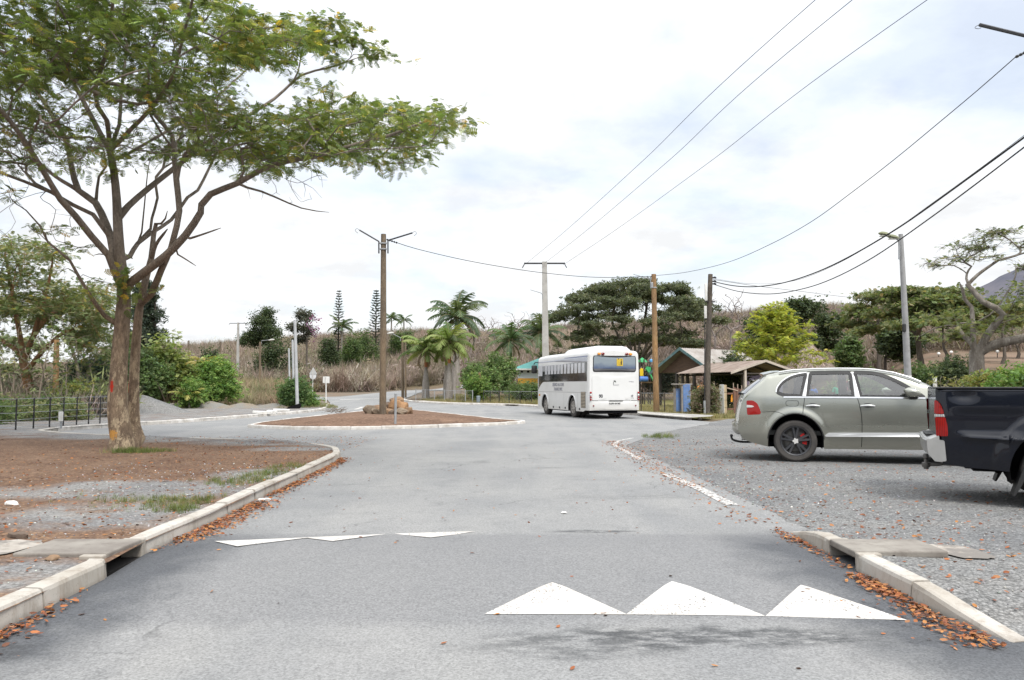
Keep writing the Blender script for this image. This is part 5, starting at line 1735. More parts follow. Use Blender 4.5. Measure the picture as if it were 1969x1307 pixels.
 for q in ((20, 380, -1.8), (60, 440, -1.0), (110, 440, -1.3), (150, 475, -.2), (165, 560, -.8), (120, 520, -1.2), (190, 540, -.1)):
  low.append(tuple(P(q[0], q[1], D + q[2])))
 snag = []
 for pts, r in (([(356, 461, -.7), (385, 452, -.9), (425, 438, -1.1)], .028), ([(333, 484, -.5), (352, 495, -.6), (377, 511, -.8)], .02), ([(291, 500, .5), (300, 470, .3), (322, 440, .1)], .05), ([(300, 440, .6), (318, 420, .5), (322, 405, .5)], .03), ([(208, 490, -.2), (190, 488, -.4), (178, 491, -.5)], .018), ([(264, 505, .4), (255, 497, .5), (245, 493, .6)], .015)):
  limb(pts, r, r * .45, ok_from=2, step=.15)
 NL = sk.n
 main_ok = sk.ok[:NL].copy()
 A = [(-170, -280), (380, -260), (400, -10), (500, 48), (600, 42), (650, 70), (625, 98), (560, 108), (480, 125), (400, 150), (330, 180), (240, 160), (150, 195), (40, 180), (-170, 190)]
 B = [(390, 252), (460, 235), (560, 218), (640, 208), (700, 208), (780, 215), (868, 222), (820, 275), (780, 305), (640, 298), (560, 312), (480, 325), (400, 300)]
 C_ = [(-170, 190), (130, 200), (150, 250), (90, 320), (-20, 320), (-170, 320)]
 E = [(270, 170), (430, 170), (470, 235), (380, 255), (300, 215)]
 Fg = [(285, 258), (400, 262), (420, 300), (340, 300), (280, 290)]
 tA = pix_in(A, rng, 430, (12.0, 20.0)); tB = pix_in(B, rng, 140, (12.6, 17.4)); tC = pix_in(C_, rng, 70, (12.5, 19)); tE = pix_in(E, rng, 38, (13.5, 18.5)); tF = pix_in(Fg, rng, 16, (15, 18.5))
 tT = np.concatenate([pix_in([(-170, 170), (450, 150), (470, 250), (330, 310), (60, 330), (-170, 330)], rng, 210, (12.5, 19)), pix_in([(400, 200), (800, 215), (760, 300), (480, 330), (400, 310)], rng, 60, (13, 17))])
 edge = np.array([tuple(P(x, y, yy)) for x, y, yy in ((640, 40, 17), (610, 42, 17), (668, 70, 18), (700, 104, 18.6), (680, 90, 18.5), (720, 103, 18.8), (655, 118, 18), (880, 232, 14), (862, 214, 13.8), (838, 212, 14), (820, 240, 14.5), (800, 310, 14), (770, 312, 14.5), (845, 245, 13.9), (700, 206, 14.8), (760, 208, 14.2), (618, 168, 15.5), (640, 178, 15), (735, 300, 14.2), (690, 308, 14.4), (660, 312, 15))])
 tips = np.concatenate([tA, tB, tC, tE, tF, edge])
 sk.grow(tips, step=.38, up=.8, curve=.5, wob=.07)
 ends = list(sk.ends)
 sk.ends = []
 sk.grow(tT, step=.3, up=.5, curve=.5, wob=.08)
 airy = np.array(sk.ends)
 sk.ends = []
 sk.ok[NL:sk.n] &= True
 tw = []
 for _ in range(34):
  tw.append(tuple(P(rng.uniform(480, 630), rng.uniform(320, 385), rng.uniform(13.6, 15.2))))
 okb = sk.ok.copy()
 dl = [i for i in range(NL) if abs(sk.p[i][0] - P(540, 385, 14.2).x) < 1.2 and sk.p[i][2] < P(540, 330, 14.2).z]
 for i in dl: sk.ok[i] = True
 sk.grow(np.array(tw), step=.3, up=.2, curve=.4, wob=.06)
 sk.ends = []
 tw = [tuple(P(rng.uniform(-20, 150), rng.uniform(330, 480), rng.uniform(13, 15.5))) for _ in range(30)]
 sk.grow(np.array(tw), step=.3, up=.2, curve=.4, wob=.07)
 sk.ends = []
 sk.grow(np.array(low), step=.3, up=.3)
 lowends = list(sk.ends)
 cols = [(.115, .175, .042), (.155, .215, .048), (.215, .255, .052), (.085, .125, .040), (.62, .40, .03), (.36, .30, .05)]
 def f(idx, k, r, per, w, size=.155, flat=.32):
  tw_ = sk.twigs(idx, k, r, flat)
  return foliage_at(sk, tw_, rng, per, .05, size, FEA, cols, w, flat=.5, tilt=.4, along=1)
 ends = np.array(ends)
 ep = sk.p[ends]
 def pxof(p):
  v = p - np.array([0, 0, HC]); z = v[:, 1] * CP + v[:, 2] * SP
  return CX + F * v[:, 0] / z, CY - F * (-v[:, 1] * SP + v[:, 2] * CP) / z
 ex, ey = pxof(ep)
 yel = (ex > 400) & (ex < 720) & (ey < 160)
 sparse = (ey > 175) & (ex < 430)
 far = (ex > 560) | ((ex > 430) & (ey > 190))
 fol = [f(ends[~yel & ~sparse & ~far], 6, .27, 4, (30, 30, 14, 20, .5, 1)),
     f(ends[yel], 7, .26, 5, (16, 28, 26, 6, 1.6, 8)),
     f(ends[sparse], 4, .26, 2, (26, 28, 10, 24, .4, 1)),
     f(ends[far & ~yel], 4, .24, 3, (20, 30, 28, 8, .9, 5)),
     f(airy, 4, .24, 1, (26, 28, 12, 20, .6, 2)),
     f(np.array(lowends), 5, .16, 2, (10, 30, 24, 6, 2.5, 3), .14)]
 for (px, py, dd, k) in ((236, 535, -.35, 9), (226, 552, -.3, 7), (246, 528, -.35, 7), (258, 560, -.2, 5), (212, 320, -.1, 7), (205, 328, 0, 6), (244, 585, -.35, 3), (306, 545, -.1, 4)):
  c = np.array(P(px, py, D + dd))
  pos = c + rng.normal(0, .10, (k * 2, 3))
  fol.append(leaves(pos, rng.normal(0, 1, (k * 2, 3)), np.tile([0, 0, 1.0], (k * 2, 1)) + rng.normal(0, .4, (k * 2, 3)), rng.uniform(.12, .2, k * 2), SPR, pal(rng, k * 2, cols, (10, 30, 24, 6, 9, 6))))
 root = empty('spreading_tree', (b1.x, b1.y, .1), label='tall twin stemmed tree spreading its wide green crown over the brown verge', cat='tree')
 m = Mat('big_tree_bark', .92, .12)
 v = m.scaled((1, 1, .3))
 X, Y, Z = m.xyz()
 low = (.285, .210, .145); hi = (.31, .262, .222)
 col = m.mix(m.ramp(Z, 2.5, 4.5), m.mix(m.ramp(m.noise(4.5, 6, .75, vec=v), .42, .58), low, (.165, .122, .088)), m.mix(m.ramp(m.noise(4, 5, .7, vec=v), .38, .62), hi, (.20, .168, .140)))
 col = m.mix(m.math('MULTIPLY', m.ramp(m.noise(7, 6, .75, vec=m.scaled((1, 1, .5))), .50, .56), m.ramp(Z, 2.6, 1.2)), col, (.44, .35, .24))
 col = m.mul(col, m.ramp(m.noise(38, 5, .75, vec=v), .32, .68, .55, 1.25))
 def spot(px, py, rx, rz, c, k, wobs=4):
  q = P(px, py, D - .2) - Vector((b1.x, b1.y, .1))
  dx = m.math('DIVIDE', m.math('SUBTRACT', X, q.x), rx)
  dz = m.math('DIVIDE', m.math('SUBTRACT', Z, q.z), rz)
  rr = m.math('SQRT', m.math('ADD', m.math('MULTIPLY', dx, dx), m.math('MULTIPLY', dz, dz)))
  rr = m.math('ADD', rr, m.math('MULTIPLY_ADD', m.noise(14, 6, .75), 3.0, -1.5))
  return m.mix(m.math('MULTIPLY', m.ramp(rr, 1.15, .85), k), col, c)
 col = spot(213, 742, .035, .13, (.50, .035, .02), .9)
 col = spot(215, 836, .10, .09, (.52, .26, .06), .85)
 m.color(col).bump(m.math('ADD', m.noise(22, 6, .75, vec=v), m.math('MULTIPLY', m.noise(6, 4, vec=v), .8)), 1.0, .035)
 ch = sk.chains(.0042, .355)
 V, Q = tube_np([(p[1:], r[1:]) if (np.linalg.norm(p[0] - sk.p[0]) < 1e-6 and len(p) > 3 and abs(p[2][0] - b2.x) < .25 and p[1][2] < .3) else (p, r) for p, r in ch], sides_for)
 l = np.array((b1.x, b1.y, .1))
 from mathutils import noise as mn
 npmesh('trunk', V - l, Q, m.m, root, smooth=3.2)
 V, FC, C = join(fol)
 npmesh('crown', V - l, FC, LEAF, root, tint=C)
big_tree()
# ------------------------------------------------------------------ other trees
def umbrella_tips(rng, n, c, rx, ry, ztop, zedge, thick, layers=3, hole=.12):
 """flat topped crown: tips gathered in pads along stepped layers"""
 out = []
 npad = max(8, n // 14)
 pads = []
 for _ in range(npad):
  a, r = rng.uniform(0, 2 * PI), math.sqrt(rng.uniform(hole, 1))
  z = zedge + (ztop - zedge) * (1 - r ** 2.2)
  z -= rng.integers(0, layers) * thick / layers * (1 - .5 * r) * rng.uniform(.6, 1.1)
  pads.append((r * math.cos(a), r * math.sin(a), z))
 for i in range(n):
  p = pads[i % npad]
  q = rng.normal(0, 1, 3) * np.array([.13, .13, .022])
  out.append((c[0] + (p[0] + q[0]) * rx, c[1] + (p[1] + q[1]) * ry, p[2] + q[2] * (ztop - zedge + thick)))
 return np.array(out)
def ball_tips(rng, n, c, rx, ry, rz, shell=.45, lobes=9):
 """rounded but uneven crown: tips crowd round a handful of lobes"""
 L = []
 while len(L) < lobes:
  v = rng.normal(0, 1, 3); v /= np.linalg.norm(v)
  if v[2] < -.6: continue
  L.append(v * rng.uniform(.35, .78))
 out = []
 for i in range(n):
  q = L[i % lobes] * (1.0 if i % 5 else .5) + rng.normal(0, 1, 3) * np.array([.20, .20, .17])
  out.append((c[0] + q[0] * rx, c[1] + q[1] * ry, c[2] + q[2] * rz))
 return np.array(out)
GREEN_DK = [(0.046, 0.074, 0.028), (0.065, 0.096, 0.034), (0.031, 0.053, 0.022), (0.093, 0.116, 0.046)]
GREEN_OL = [(0.134, 0.176, 0.062), (0.182, 0.205, 0.083), (0.096, 0.137, 0.049), (0.250, 0.224, 0.104)]
GREEN_BR = [(0.109, 0.203, 0.032), (0.152, 0.254, 0.043), (0.072, 0.145, 0.026), (0.217, 0.275, 0.058)]
GREEN_MD = [(0.080, 0.136, 0.035), (0.112, 0.176, 0.048), (0.056, 0.096, 0.029), (0.144, 0.176, 0.064)]
YELLOWG = [(.29, .335, .025), (.37, .39, .03), (.23, .29, .025), (.42, .38, .05)]
def tree(name, label, base, trunk_pts, tips, bark, cols, per, spread, size, rt, pw, limbs=(), wts=(3, 3, 2, 1), template=None, r0=.25, r1=.12, group=None, flat=.4, step=.6, up=.7, seed=5, cat='tree', along=2, tilt=.5, turn=.7, curve=.45, leaf_keep=1.0):
 rng = np.random.default_rng(seed)
 sk = Skel(seed)
 sk.limb([Vector(base) - Vector((0, 0, .3))] + [Vector(p) for p in trunk_pts], r0, r1, step=step, ok_from=.72)
 for pts, a, b in limbs:
  sk.limb(pts, a, b, step=step, ok_from=.35)
 sk.grow(tips, step=step, up=up, curve=curve, turn=turn)
 fol = []
 if per:
  e = np.array(sk.ends)
  if leaf_keep < 1: e = e[rng.uniform(0, 1, len(e)) < leaf_keep]
  fol = [foliage_at(sk, e, rng, per, spread, size, template or SPR4, cols, wts, flat=flat, tilt=tilt, along=along)]
 return make_tree(name, label, cat, sk, tuple(base), bark, fol, rt, pw, group)
def on_ground(px, Y):
 x = (px - CX) / F * Y
 return Vector((x, Y, H(x, Y) - .05))
def at(px, py, Y): return P(px, py, Y)
def middle_trees():
 rng = np.random.default_rng(77)
 Y = 72
 b = on_ground(1222, Y)
 f = at(1222, 700, Y)
 def pads(n, rx, ry, zt_, ze_, drop, per, jit):
  out = []
  for i in range(n):
   r = math.sqrt((i + .6) / n); a = i * 2.39996 + rng.uniform(-.25, .25)
   r *= rng.uniform(.88, 1.08)
   z = ze_ + (zt_ - ze_) * (1 - r ** 2.4) - rng.choice([0, 0, .5, 1.0]) * drop * rng.uniform(.7, 1.1)
   for _ in range(per):
    q = rng.normal(0, 1, 3)
    out.append((b.x + r * rx * math.cos(a) + q[0] * jit, Y + r * ry * math.sin(a) + q[1] * jit, z + q[2] * .12))
  return np.array(out)
 tips = pads(58, 7.7, 6.6, at(0, 543, Y).z, at(0, 618, Y).z, 1.3, 10, .55)
 low = pads(34, 7.6, 5.8, at(0, 625, Y).z, at(0, 672, Y).z, .9, 7, .5)
 low = low[np.hypot(low[:, 0] - b.x, low[:, 1] - Y) > 3.6]
 limbs = []
 f = at(1222, 712, Y)
 for k in range(13):
  a = k * 2 * PI / 13 + .2
  r = (3.1, 4.6, 2.0)[k % 3]
  limbs.append(([f, f + Vector((math.cos(a) * r * .42, math.sin(a) * r * .42, 1.5)), f + Vector((math.cos(a) * r, math.sin(a) * r * .9, 3.0 + .9 * (k % 2)))], .17, .07))
 tree('umbrella_tree', 'wide dark umbrella shaped tree behind the white bus', b, [b.lerp(f, .5), f], np.concatenate([tips, low]), BARKG, [(.085, .105, .050), (.11, .13, .058), (.062, .078, .040), (.14, .15, .075)], 24, .40, .33, .016, .45, limbs=limbs, r0=.5, r1=.32, flat=.30, step=.7, seed=31, up=.9, wts=(4, 4, 3, 1.2), template=CLP)
 Y = 50
 b = on_ground(1475, Y)
 tips, zb_, zt_ = [], at(0, 705, Y).z, at(0, 580, Y).z
 for k in range(46):
  t = (k + .5) / 46
  a = k * 2.39996
  z0 = zb_ + (zt_ - zb_) * t * .72
  R_ = 3.25 * (1 - t) ** .68 * rng.uniform(.8, 1.12) + .15
  for q in (.35, .55, .75, .9, 1.0):
   tips.append((at(1478, 0, Y).x + R_ * q * math.cos(a) + rng.normal(0, .08), Y + R_ * q * math.sin(a) + rng.normal(0, .08), z0 + (zt_ - zb_) * (.10 + .18 * t) * q ** 1.3 + rng.normal(0, .05)))
 tips = np.array(tips)
 tree('yellow_tree', 'bright yellow green tree with layered sprays behind the carport', b, [b + Vector((0, 0, 1.2)), at(1478, 660, Y), at(1478, 610, Y)], tips, BARKG, YELLOWG, 20, .11, .25, .012, .46, r0=.16, r1=.05, flat=.30, step=.4, seed=8, up=.35, template=SPR, wts=(3, 3, 2, 1.2), along=3, tilt=.3)
 Y = 85
 b = on_ground(1520, Y)
 tips = umbrella_tips(rng, 300, (at(1520, 0, Y).x, Y), 5.6, 5, at(0, 586, Y).z, at(0, 650, Y).z, 4, 4, .05)
 tree('broad_tree', 'dark broad tree behind the yellow green tree', b, [b + Vector((0, 0, 2)), at(1520, 670, Y)], tips, BARKD, GREEN_DK, 24, .5, .45, .02, .46, r0=.35, r1=.2, step=.9, seed=33, template=CLP5, flat=.6)
 Y = 60
 b = on_ground(1615, Y)
 tips = ball_tips(rng, 130, (at(1615, 0, Y).x, Y, at(0, 684, Y).z), 1.15, 1.1, 1.45)
 tree('small_green_tree', 'small dense round green tree beside the thatched hut', b, [b + Vector((0, 0, .8)), at(1615, 690, Y)], tips, BARKG, GREEN_MD, 14, .26, .38, .012, .45, r0=.09, r1=.05, step=.4, seed=34, template=CLP, flat=.9)
 Y = 58
 b = on_ground(1702, Y)
 tips = ball_tips(rng, 190, (at(1700, 0, Y).x, Y, at(0, 655, Y).z), 1.85, 1.8, 1.65)
 tree('dark_tree', 'dark rounded tree standing behind the street lamp', b, [b + Vector((0, 0, .8)), at(1702, 690, Y)], tips, BARKD, GREEN_DK, 14, .34, .5, .014, .45, r0=.12, r1=.07, step=.5, seed=35, template=CLP, flat=.7)
 Y = 50
 b = on_ground(1772, Y)
 tips = umbrella_tips(rng, 330, (at(1762, 0, Y).x, Y), 3.9, 3.6, at(0, 545, Y).z, at(0, 612, Y).z, 2.6, 4, .03)
 tree('olive_tree', 'olive green flat topped tree between the street lamp and the gnarled tree', b, [b + Vector((0, 0, 1)), at(1768, 680, Y), at(1766, 660, Y)], tips, BARKG, GREEN_OL, 40, .32, .22, .017, .45, r0=.24, r1=.16, step=.5, seed=36, flat=.3, wts=(4, 3, 3, 1.5))
 Y = 78
 b = on_ground(1690, Y)
 tips = umbrella_tips(rng, 200, (at(1690, 0, Y).x, Y), 5.2, 4, at(0, 562, Y).z, at(0, 615, Y).z, 2.0, 3, .05)
 tree('pale_canopy_tree', 'thin olive canopy tree on the slope left of the lamp top', b, [b + Vector((0, 0, 1.5)), at(1690, 640, Y)], tips, BARKG, GREEN_OL, 18, .45, .38, .02, .45, r0=.24, r1=.15, step=.8, seed=37, flat=.3)
 Y = 30
 b = on_ground(1880, Y)
 sk = Skel(41)
 def L(p): return [at(x, y, Y + d) for x, y, d in p]
 sk.limb([b - Vector((0, 0, .2))] + L([(1880, 740, 0), (1878, 700, 0), (1878, 678, 0)]), .31, .26, step=.3, ok_from=2)
 sk.limb(L([(1878, 685, 0), (1870, 660, 0), (1852, 645, .3), (1842, 628, .6)]), .15, .06, step=.3, ok_from=.9)
 sk.limb(L([(1880, 680, 0), (1895, 650, -.3), (1915, 622, -.6), (1930, 605, -.8), (1915, 592, -.8), (1890, 580, -.7), (1868, 555, -.5), (1860, 548, -.4)]), .155, .085, step=.3, ok_from=2)
 sk.limb(L([(1860, 548, -.4), (1880, 528, -.5), (1905, 510, -.6), (1920, 500, -.7), (1940, 495, -.9), (1990, 480, -1.2)]), .07, .025, step=.3, ok_from=.3)
 sk.limb(L([(1868, 556, -.5), (1858, 535, .1), (1862, 520, .4), (1868, 512, .5), (1856, 505, .6), (1830, 500, 1.0)]), .06, .02, step=.3, ok_from=.3)
 sk.limb(L([(1872, 676, 0), (1870, 620, .5), (1868, 590, .8), (1855, 575, 1.0), (1850, 555, 1.0), (1846, 545, 1.1)]), .12, .05, step=.3, ok_from=.7)
 sk.limb(L([(1885, 672, 0), (1920, 660, -.4), (1969, 650, -.9), (2030, 640, -1.5), (2080, 600, -2)]), .19, .10, step=.3, ok_from=.6)
 sk.limb(L([(1842, 628, .6), (1830, 625, .6), (1800, 630, .5), (1765, 648, .3)]), .035, .015, step=.3, ok_from=.2)
 t1 = umbrella_tips(rng, 260, (at(1900, 0, Y).x, Y - .3), 2.6, 2.0, at(0, 450, Y).z, at(0, 518, Y).z, .75, 3, .02)
 t2 = pix_in([(1930, 545), (2090, 520), (2120, 600), (1960, 610), (1930, 590)], rng, 60, (27.5, 31))
 t3 = pix_in([(1770, 600), (1850, 590), (1930, 610), (1960, 640), (1850, 655), (1770, 650)], rng, 44, (29, 31.5))
 sk.grow(np.concatenate([t1, t2, t3]), step=.28, up=.6, wob=.07)
 e = np.array(sk.ends)
 hi = sk.p[e][:, 2] > at(0, 535, Y).z
 sk.twigs(e[hi], 4, .22, .35)
 fol = [foliage_at(sk, e[hi], rng, 5, .14, .16, SPR, GREEN_OL, (2, 2, 4, 2), flat=.22, tilt=.2, along=2),
     foliage_at(sk, e[~hi], rng, 12, .22, .17, SPR, [(.14, .18, .045), (.18, .21, .06), (.10, .14, .045), (.24, .23, .08)], (3, 3, 2, 1), flat=.3, tilt=.3, along=2)]
 make_tree('gnarled_tree', 'gnarled pale barked tree with zigzag limbs at the right edge', 'tree', sk, tuple(b), BARKP, fol, .0052, .35)
 for k, (px, Y, top, rad) in enumerate(((1820, 62, 600, 2.0), (1925, 58, 585, 2.6), (1955, 70, 600, 3.0), (2010, 50, 560, 3))):
  b = on_ground(px, Y)
  f = at(px + (-4, 6, 3, 0)[k], 672, Y)
  tips = umbrella_tips(rng, 120, (f.x, Y), rad, rad, at(0, top, Y).z, at(0, top + 45, Y).z, 1.2, 3, .03)
  tree('bank_tree', ('slender bent tree on the red bank left of the gnarled trunk', 'forked tree on the red bank right of the gnarled trunk', 'dark stemmed tree at the back of the red bank by the right edge', 'leafy tree past the right edge of the red bank')[k], b, [b.lerp(f, .5) + Vector((.15, 0, 0)), f], tips, BARKG, GREEN_OL, 16, .34, .28, .014, .45, r0=.17, r1=.10, step=.5, seed=50 + k, flat=.3, group='trees on the red bank')
def left_trees():
 rng = np.random.default_rng(99)
 Y = 36
 b = on_ground(54, Y)
 sk = Skel(61)
 def L(p): return [at(x, y, Y + d) for x, y, d in p]
 sk.limb([b - Vector((0, 0, .2))] + L([(56, 760, 0), (50, 715, 0), (44, 690, 0)]), .26, .19, step=.4, ok_from=2)
 for p in ([(44, 690, 0), (30, 672, .3), (5, 655, .8), (-40, 620, 1.4)], [(44, 692, 0), (40, 655, .2), (30, 600, .6), (20, 540, 1), (10, 490, 1.3)], [(46, 690, 0), (62, 650, -.3), (78, 600, -.6), (90, 560, -.8), (100, 510, -1)], [(62, 650, -.3), (90, 610, .5), (130, 590, 1.4), (170, 580, 2)], [(50, 715, 0), (85, 672, -.4), (120, 640, -.7), (150, 630, -1)]):
  sk.limb(L(p), .13, .05, step=.4, ok_from=.35)
 t1 = pix_in([(-120, 470), (0, 440), (60, 450), (130, 480), (110, 520), (40, 540), (-120, 560)], rng, 110, (33, 39))
 t2 = pix_in([(-120, 560), (40, 545), (130, 530), (205, 555), (210, 600), (160, 625), (60, 600), (-120, 640)], rng, 170, (33, 39))
 t3 = pix_in([(120, 600), (205, 600), (210, 680), (150, 690)], rng, 36, (34, 38))
 sk.grow(np.concatenate([t1, t2, t3]), step=.45, up=.7)
 e = np.array(sk.ends)
 fol = [foliage_at(sk, e, rng, 34, .30, .20, SPR, GREEN_OL + [(.45, .34, .05)], (4, 3, 3, 1.5, .3), flat=.3, tilt=.35, along=2)]
 make_tree('feathery_tree', 'orange stemmed tree with feathery olive crown behind the wire fence', 'tree', sk, tuple(b), BARKO, fol, .011, .43)
 spots = [(12, 30, 640, 'sapling stem at the far left edge of the thicket'), (28, 34, 610, 'sapling right behind the second fence post'), (74, 31, 600, 'sapling just right of the orange stemmed tree'), (92, 36, 620, 'sapling between the orange stemmed tree and the lone post'), (128, 33, 640, 'sapling right of the lone timber post'), (160, 38, 650, 'sapling leaning above the yellow green sapling'), (186, 36, 640, 'sapling left against the twin trunk'), (-25, 33, 610, 'sapling past the left edge')]
 for k, (px, Y, top, lab) in enumerate(spots):
  b = on_ground(px, Y)
  hz = at(0, top, Y).z
  hh = hz - b.z
  tips = [(b.x + rng.normal(0, .5) + .5 * (k % 3 - 1), Y + rng.normal(0, .4), b.z + hh * rng.uniform(.45, 1.0)) for _ in range(46)]
  tree('bare_sapling', 'thin half bare pale ' + lab, b, [b + Vector((.1 * (k % 3 - 1), 0, hh * .3)), b + Vector((.3 * (k % 3 - 1), 0, hh * .6))], np.array(tips), mat('pale_twigs', (.27, .225, .175), (.20, .16, .125), 3, .95), GREEN_OL, 5, .16, .17, .0075, .38, r0=.05, r1=.02, step=.35, seed=170 + k, up=.5, group='bare saplings in the left thicket', leaf_keep=.6)
 for k, (px, Y, top, bot, rad, lab) in enumerate(((150, 44, 560, 640, 2.6, 'thin leaning tree with olive leaves behind the wooden post'), (-30, 42, 520, 600, 3.2, 'leafy tree past the left edge behind the fence'), (10, 52, 640, 700, 3.0, 'low leafy tree behind the thicket at the left edge'))):
  b = on_ground(px, Y)
  f = at(px - 14, (top + bot) / 2 + 60, Y)
  tips = umbrella_tips(rng, 120, (f.x, Y), rad, rad, at(0, top, Y).z, at(0, bot, Y).z, 1.5, 3, .03)
  tree('roadside_tree', lab, b, [b.lerp(f, .5) + Vector((.3, 0, 0)), f], tips, BARKG, GREEN_OL, 16, .36, .28, .012, .45, r0=.13, r1=.08, step=.5, seed=70 + k, flat=.35, group='trees behind the wire fence', wts=(3, 3, 3, 2))
 Y = 62
 b = on_ground(296, Y)
 tips = []
 for k in range(200):
  t = rng.uniform(0, 1)
  a = rng.uniform(0, 2 * PI)
  rad = (2.0 * (1 - t) + .5) * rng.uniform(.25, 1.0) * (1.1 if math.sin(t * 23) > -.2 else .6)
  tips.append((at(296, 0, Y).x + rad * math.cos(a), Y + rad * math.sin(a), at(0, 690, Y).z + t * (at(0, 545, Y).z - at(0, 690, Y).z)))
 tree('dark_pine', 'tall dark pine with ragged clumps behind the big twin trunk', b, [at(296, 700, Y), at(298, 600, Y), at(297, 552, Y)], np.array(tips), BARKD, [(.034, .055, .034), (.05, .07, .042), (.024, .038, .026), (.07, .09, .05)], 26, .24, .30, .014, .42, r0=.28, r1=.04, step=.5, seed=75, template=CLP, flat=.8, up=.2, turn=.3)
 BUSHLIFT = {81: 2.2, 82: 1.35, 83: 1.15, 85: 1.6, 87: 1.9, 88: 1.5, 89: 1.3, 96: 1.3, 97: 1.3, 100: 1.5, 109: .8}
 def bush(px, Y, w, top, cols, n, lab, name='bush', seed=80, size=.34, tmpl=CLP, group=None, per=22, lift=.42):
  b = on_ground(px, Y)
  hgt = at(0, top, Y).z - b.z
  tips = ball_tips(rng, n, (b.x, Y, b.z + hgt * .50), w * 1.12, w * .9, hgt * .56, lobes=11)
  return tree(name, lab, b, [b + Vector((0, 0, hgt * .12)), b + Vector((0, 0, hgt * .3))], tips, BARKG, [tuple(min(.5, v * BUSHLIFT.get(seed, 1.0)) for v in c) for c in cols], per, .30, size * .68, .010, .42, r0=.06, r1=.04, step=.4, seed=seed, template=tmpl, flat=.9, up=.1, turn=.35, cat='bush', group=group)
 bush(325, 52, 2.0, 648, [(.085, .110, .028), (.110, .130, .030), (.060, .080, .022), (.14, .15, .05)], 260, 'large olive green bush right of the twin trunk', seed=81, name='bush', tmpl=SPR4)
 bush(288, 50, 1.3, 690, GREEN_MD, 120, 'darker low bush right against the twin trunk', seed=82)
 bush(418, 49, 1.35, 688, GREEN_BR, 190, 'bright green bush with yellow palm fronds behind the gravel heaps', seed=83, size=.40)
 bush(372, 46, .75, 738, GREEN_BR, 70, 'small bright green bush in front of the olive bush', seed=84)
 bush(566, 47.5, .75, 732, [(.05, .095, .03), (.07, .12, .035), (.035, .07, .022), (.09, .13, .04)], 110, 'green bush at the foot of the slanting concrete poles', seed=85, size=.3)
 bush(590, 49.5, .4, 760, GREEN_BR, 40, 'little light green shrub right of the concrete poles', seed=86, size=.26)
 bush(170, 46, 2.0, 690, [(.028, .045, .03), (.036, .058, .036), (.018, .03, .022), (.05, .07, .04)], 220, 'dark green bush behind the fence left of the twin trunk', seed=87, size=.4)
 bush(235, 50, 2.2, 670, GREEN_DK, 200, 'dark thicket bush hidden behind the twin trunk', seed=88, size=.45)
 bush(148, 33, .7, 742, [(.13, .16, .03), (.09, .13, .03), (.20, .19, .03), (.06, .1, .03)], 60, 'yellow green sapling behind the black fence', seed=89, size=.26)
 for k, (px, Y, w, top) in enumerate(((20, 29, 1.2, 778), (85, 31, 1.0, 782), (130, 30, .8, 788), (-30, 27, 1.2, 780), (60, 33, 1.3, 772))):
  bush(px, Y, w, top, GREEN_MD if k % 2 else GREEN_OL, 60, ('low leafy undergrowth clump by the second fence post', 'low undergrowth clump left of the white box', 'low undergrowth clump right of the white box', 'undergrowth clump past the left edge', 'undergrowth clump at the foot of the orange stemmed tree')[k], 'undergrowth_clump', 90 + k, .22, group='undergrowth behind the black fence')
 bush(930, 66, 1.5, 700, GREEN_MD, 150, 'dark green bush left of the turquoise roofed building', seed=96, size=.42)
 bush(960, 70, 1.6, 682, GREEN_MD, 160, 'tall green bush beside the small building', seed=97, size=.45)
 bush(918, 62, .9, 722, GREEN_BR, 80, 'bright green shrub left of the short post', seed=98, size=.32)
 bush(1010, 62, 1.5, 732, GREEN_MD, 120, 'low green shrub in front of the orange walled building', seed=99, size=.32)
 bush(1268, 72, 1.7, 700, [(.03, .04, .03), (.045, .055, .04), (.02, .028, .02), (.06, .06, .045)], 150, 'grey green shrub left of the big open shelter', seed=100, size=.36)
 bush(1399, 47.3, .85, 672, GREEN_DK, 90, 'dark ragged shrub between the open shelter roof and the yellow green tree', seed=109, size=.34)
 bush(1690, 44, 1.6, 728, GREEN_MD, 110, 'low green planting below the dark rounded tree', seed=101, size=.3)
 bush(1640, 46, 1.5, 735, GREEN_OL, 90, 'low olive planting right of the thatched hut', seed=102, size=.3)
 bush(1830, 40, 1.0, 690, GREEN_DK, 110, 'dark columnar shrub left of the gnarled trunk', seed=103, size=.3)
 bush(1790, 42, 1.3, 705, GREEN_MD, 100, 'mid green shrub behind the dry vines', seed=104, size=.3)
 Y = 21
 hb = on_ground(1960, Y)
 rngh = np.random.default_rng(105)
 tips = pix_in([(1905, 745), (1925, 728), (1945, 718), (1960, 716), (2080, 712), (2090, 765), (1905, 765)], rngh, 240, (20, 22.2))
 tree('hedge', 'leafy green hedge behind the black pick-up', hb, [hb + Vector((0, 0, .25)), hb + Vector((0, 0, .5))], tips, BARKG, GREEN_BR[:3] + [(.20, .22, .05)], 14, .14, .2, .007, .4, r0=.03, r1=.02, step=.3, seed=105, template=CLP, flat=.9, up=0, turn=.2, cat='hedge')
 tips = pix_in([(1868, 760), (1872, 735), (1890, 722), (1925, 718), (1930, 760)], rngh, 50, (22, 23))
 hb = on_ground(1898, 22.5)
 tree('hedge', 'sparse yellow leafed hedge stretch round the gnarled trunk', hb, [hb + Vector((0, 0, .2)), hb + Vector((0, 0, .4))], tips, BARKG, [(.16, .19, .03), (.2, .2, .04), (.10, .15, .03), (.25, .22, .05)], 9, .14, .2, .008, .4, r0=.03, r1=.02, step=.3, seed=106, template=CLP, flat=.9, up=0, turn=.2, cat='hedge')
 tips = pix_in([(1768, 765), (1770, 742), (1800, 728), (1868, 722), (1872, 765)], rngh, 150, (23.5, 24.5))
 hb = on_ground(1820, 24)
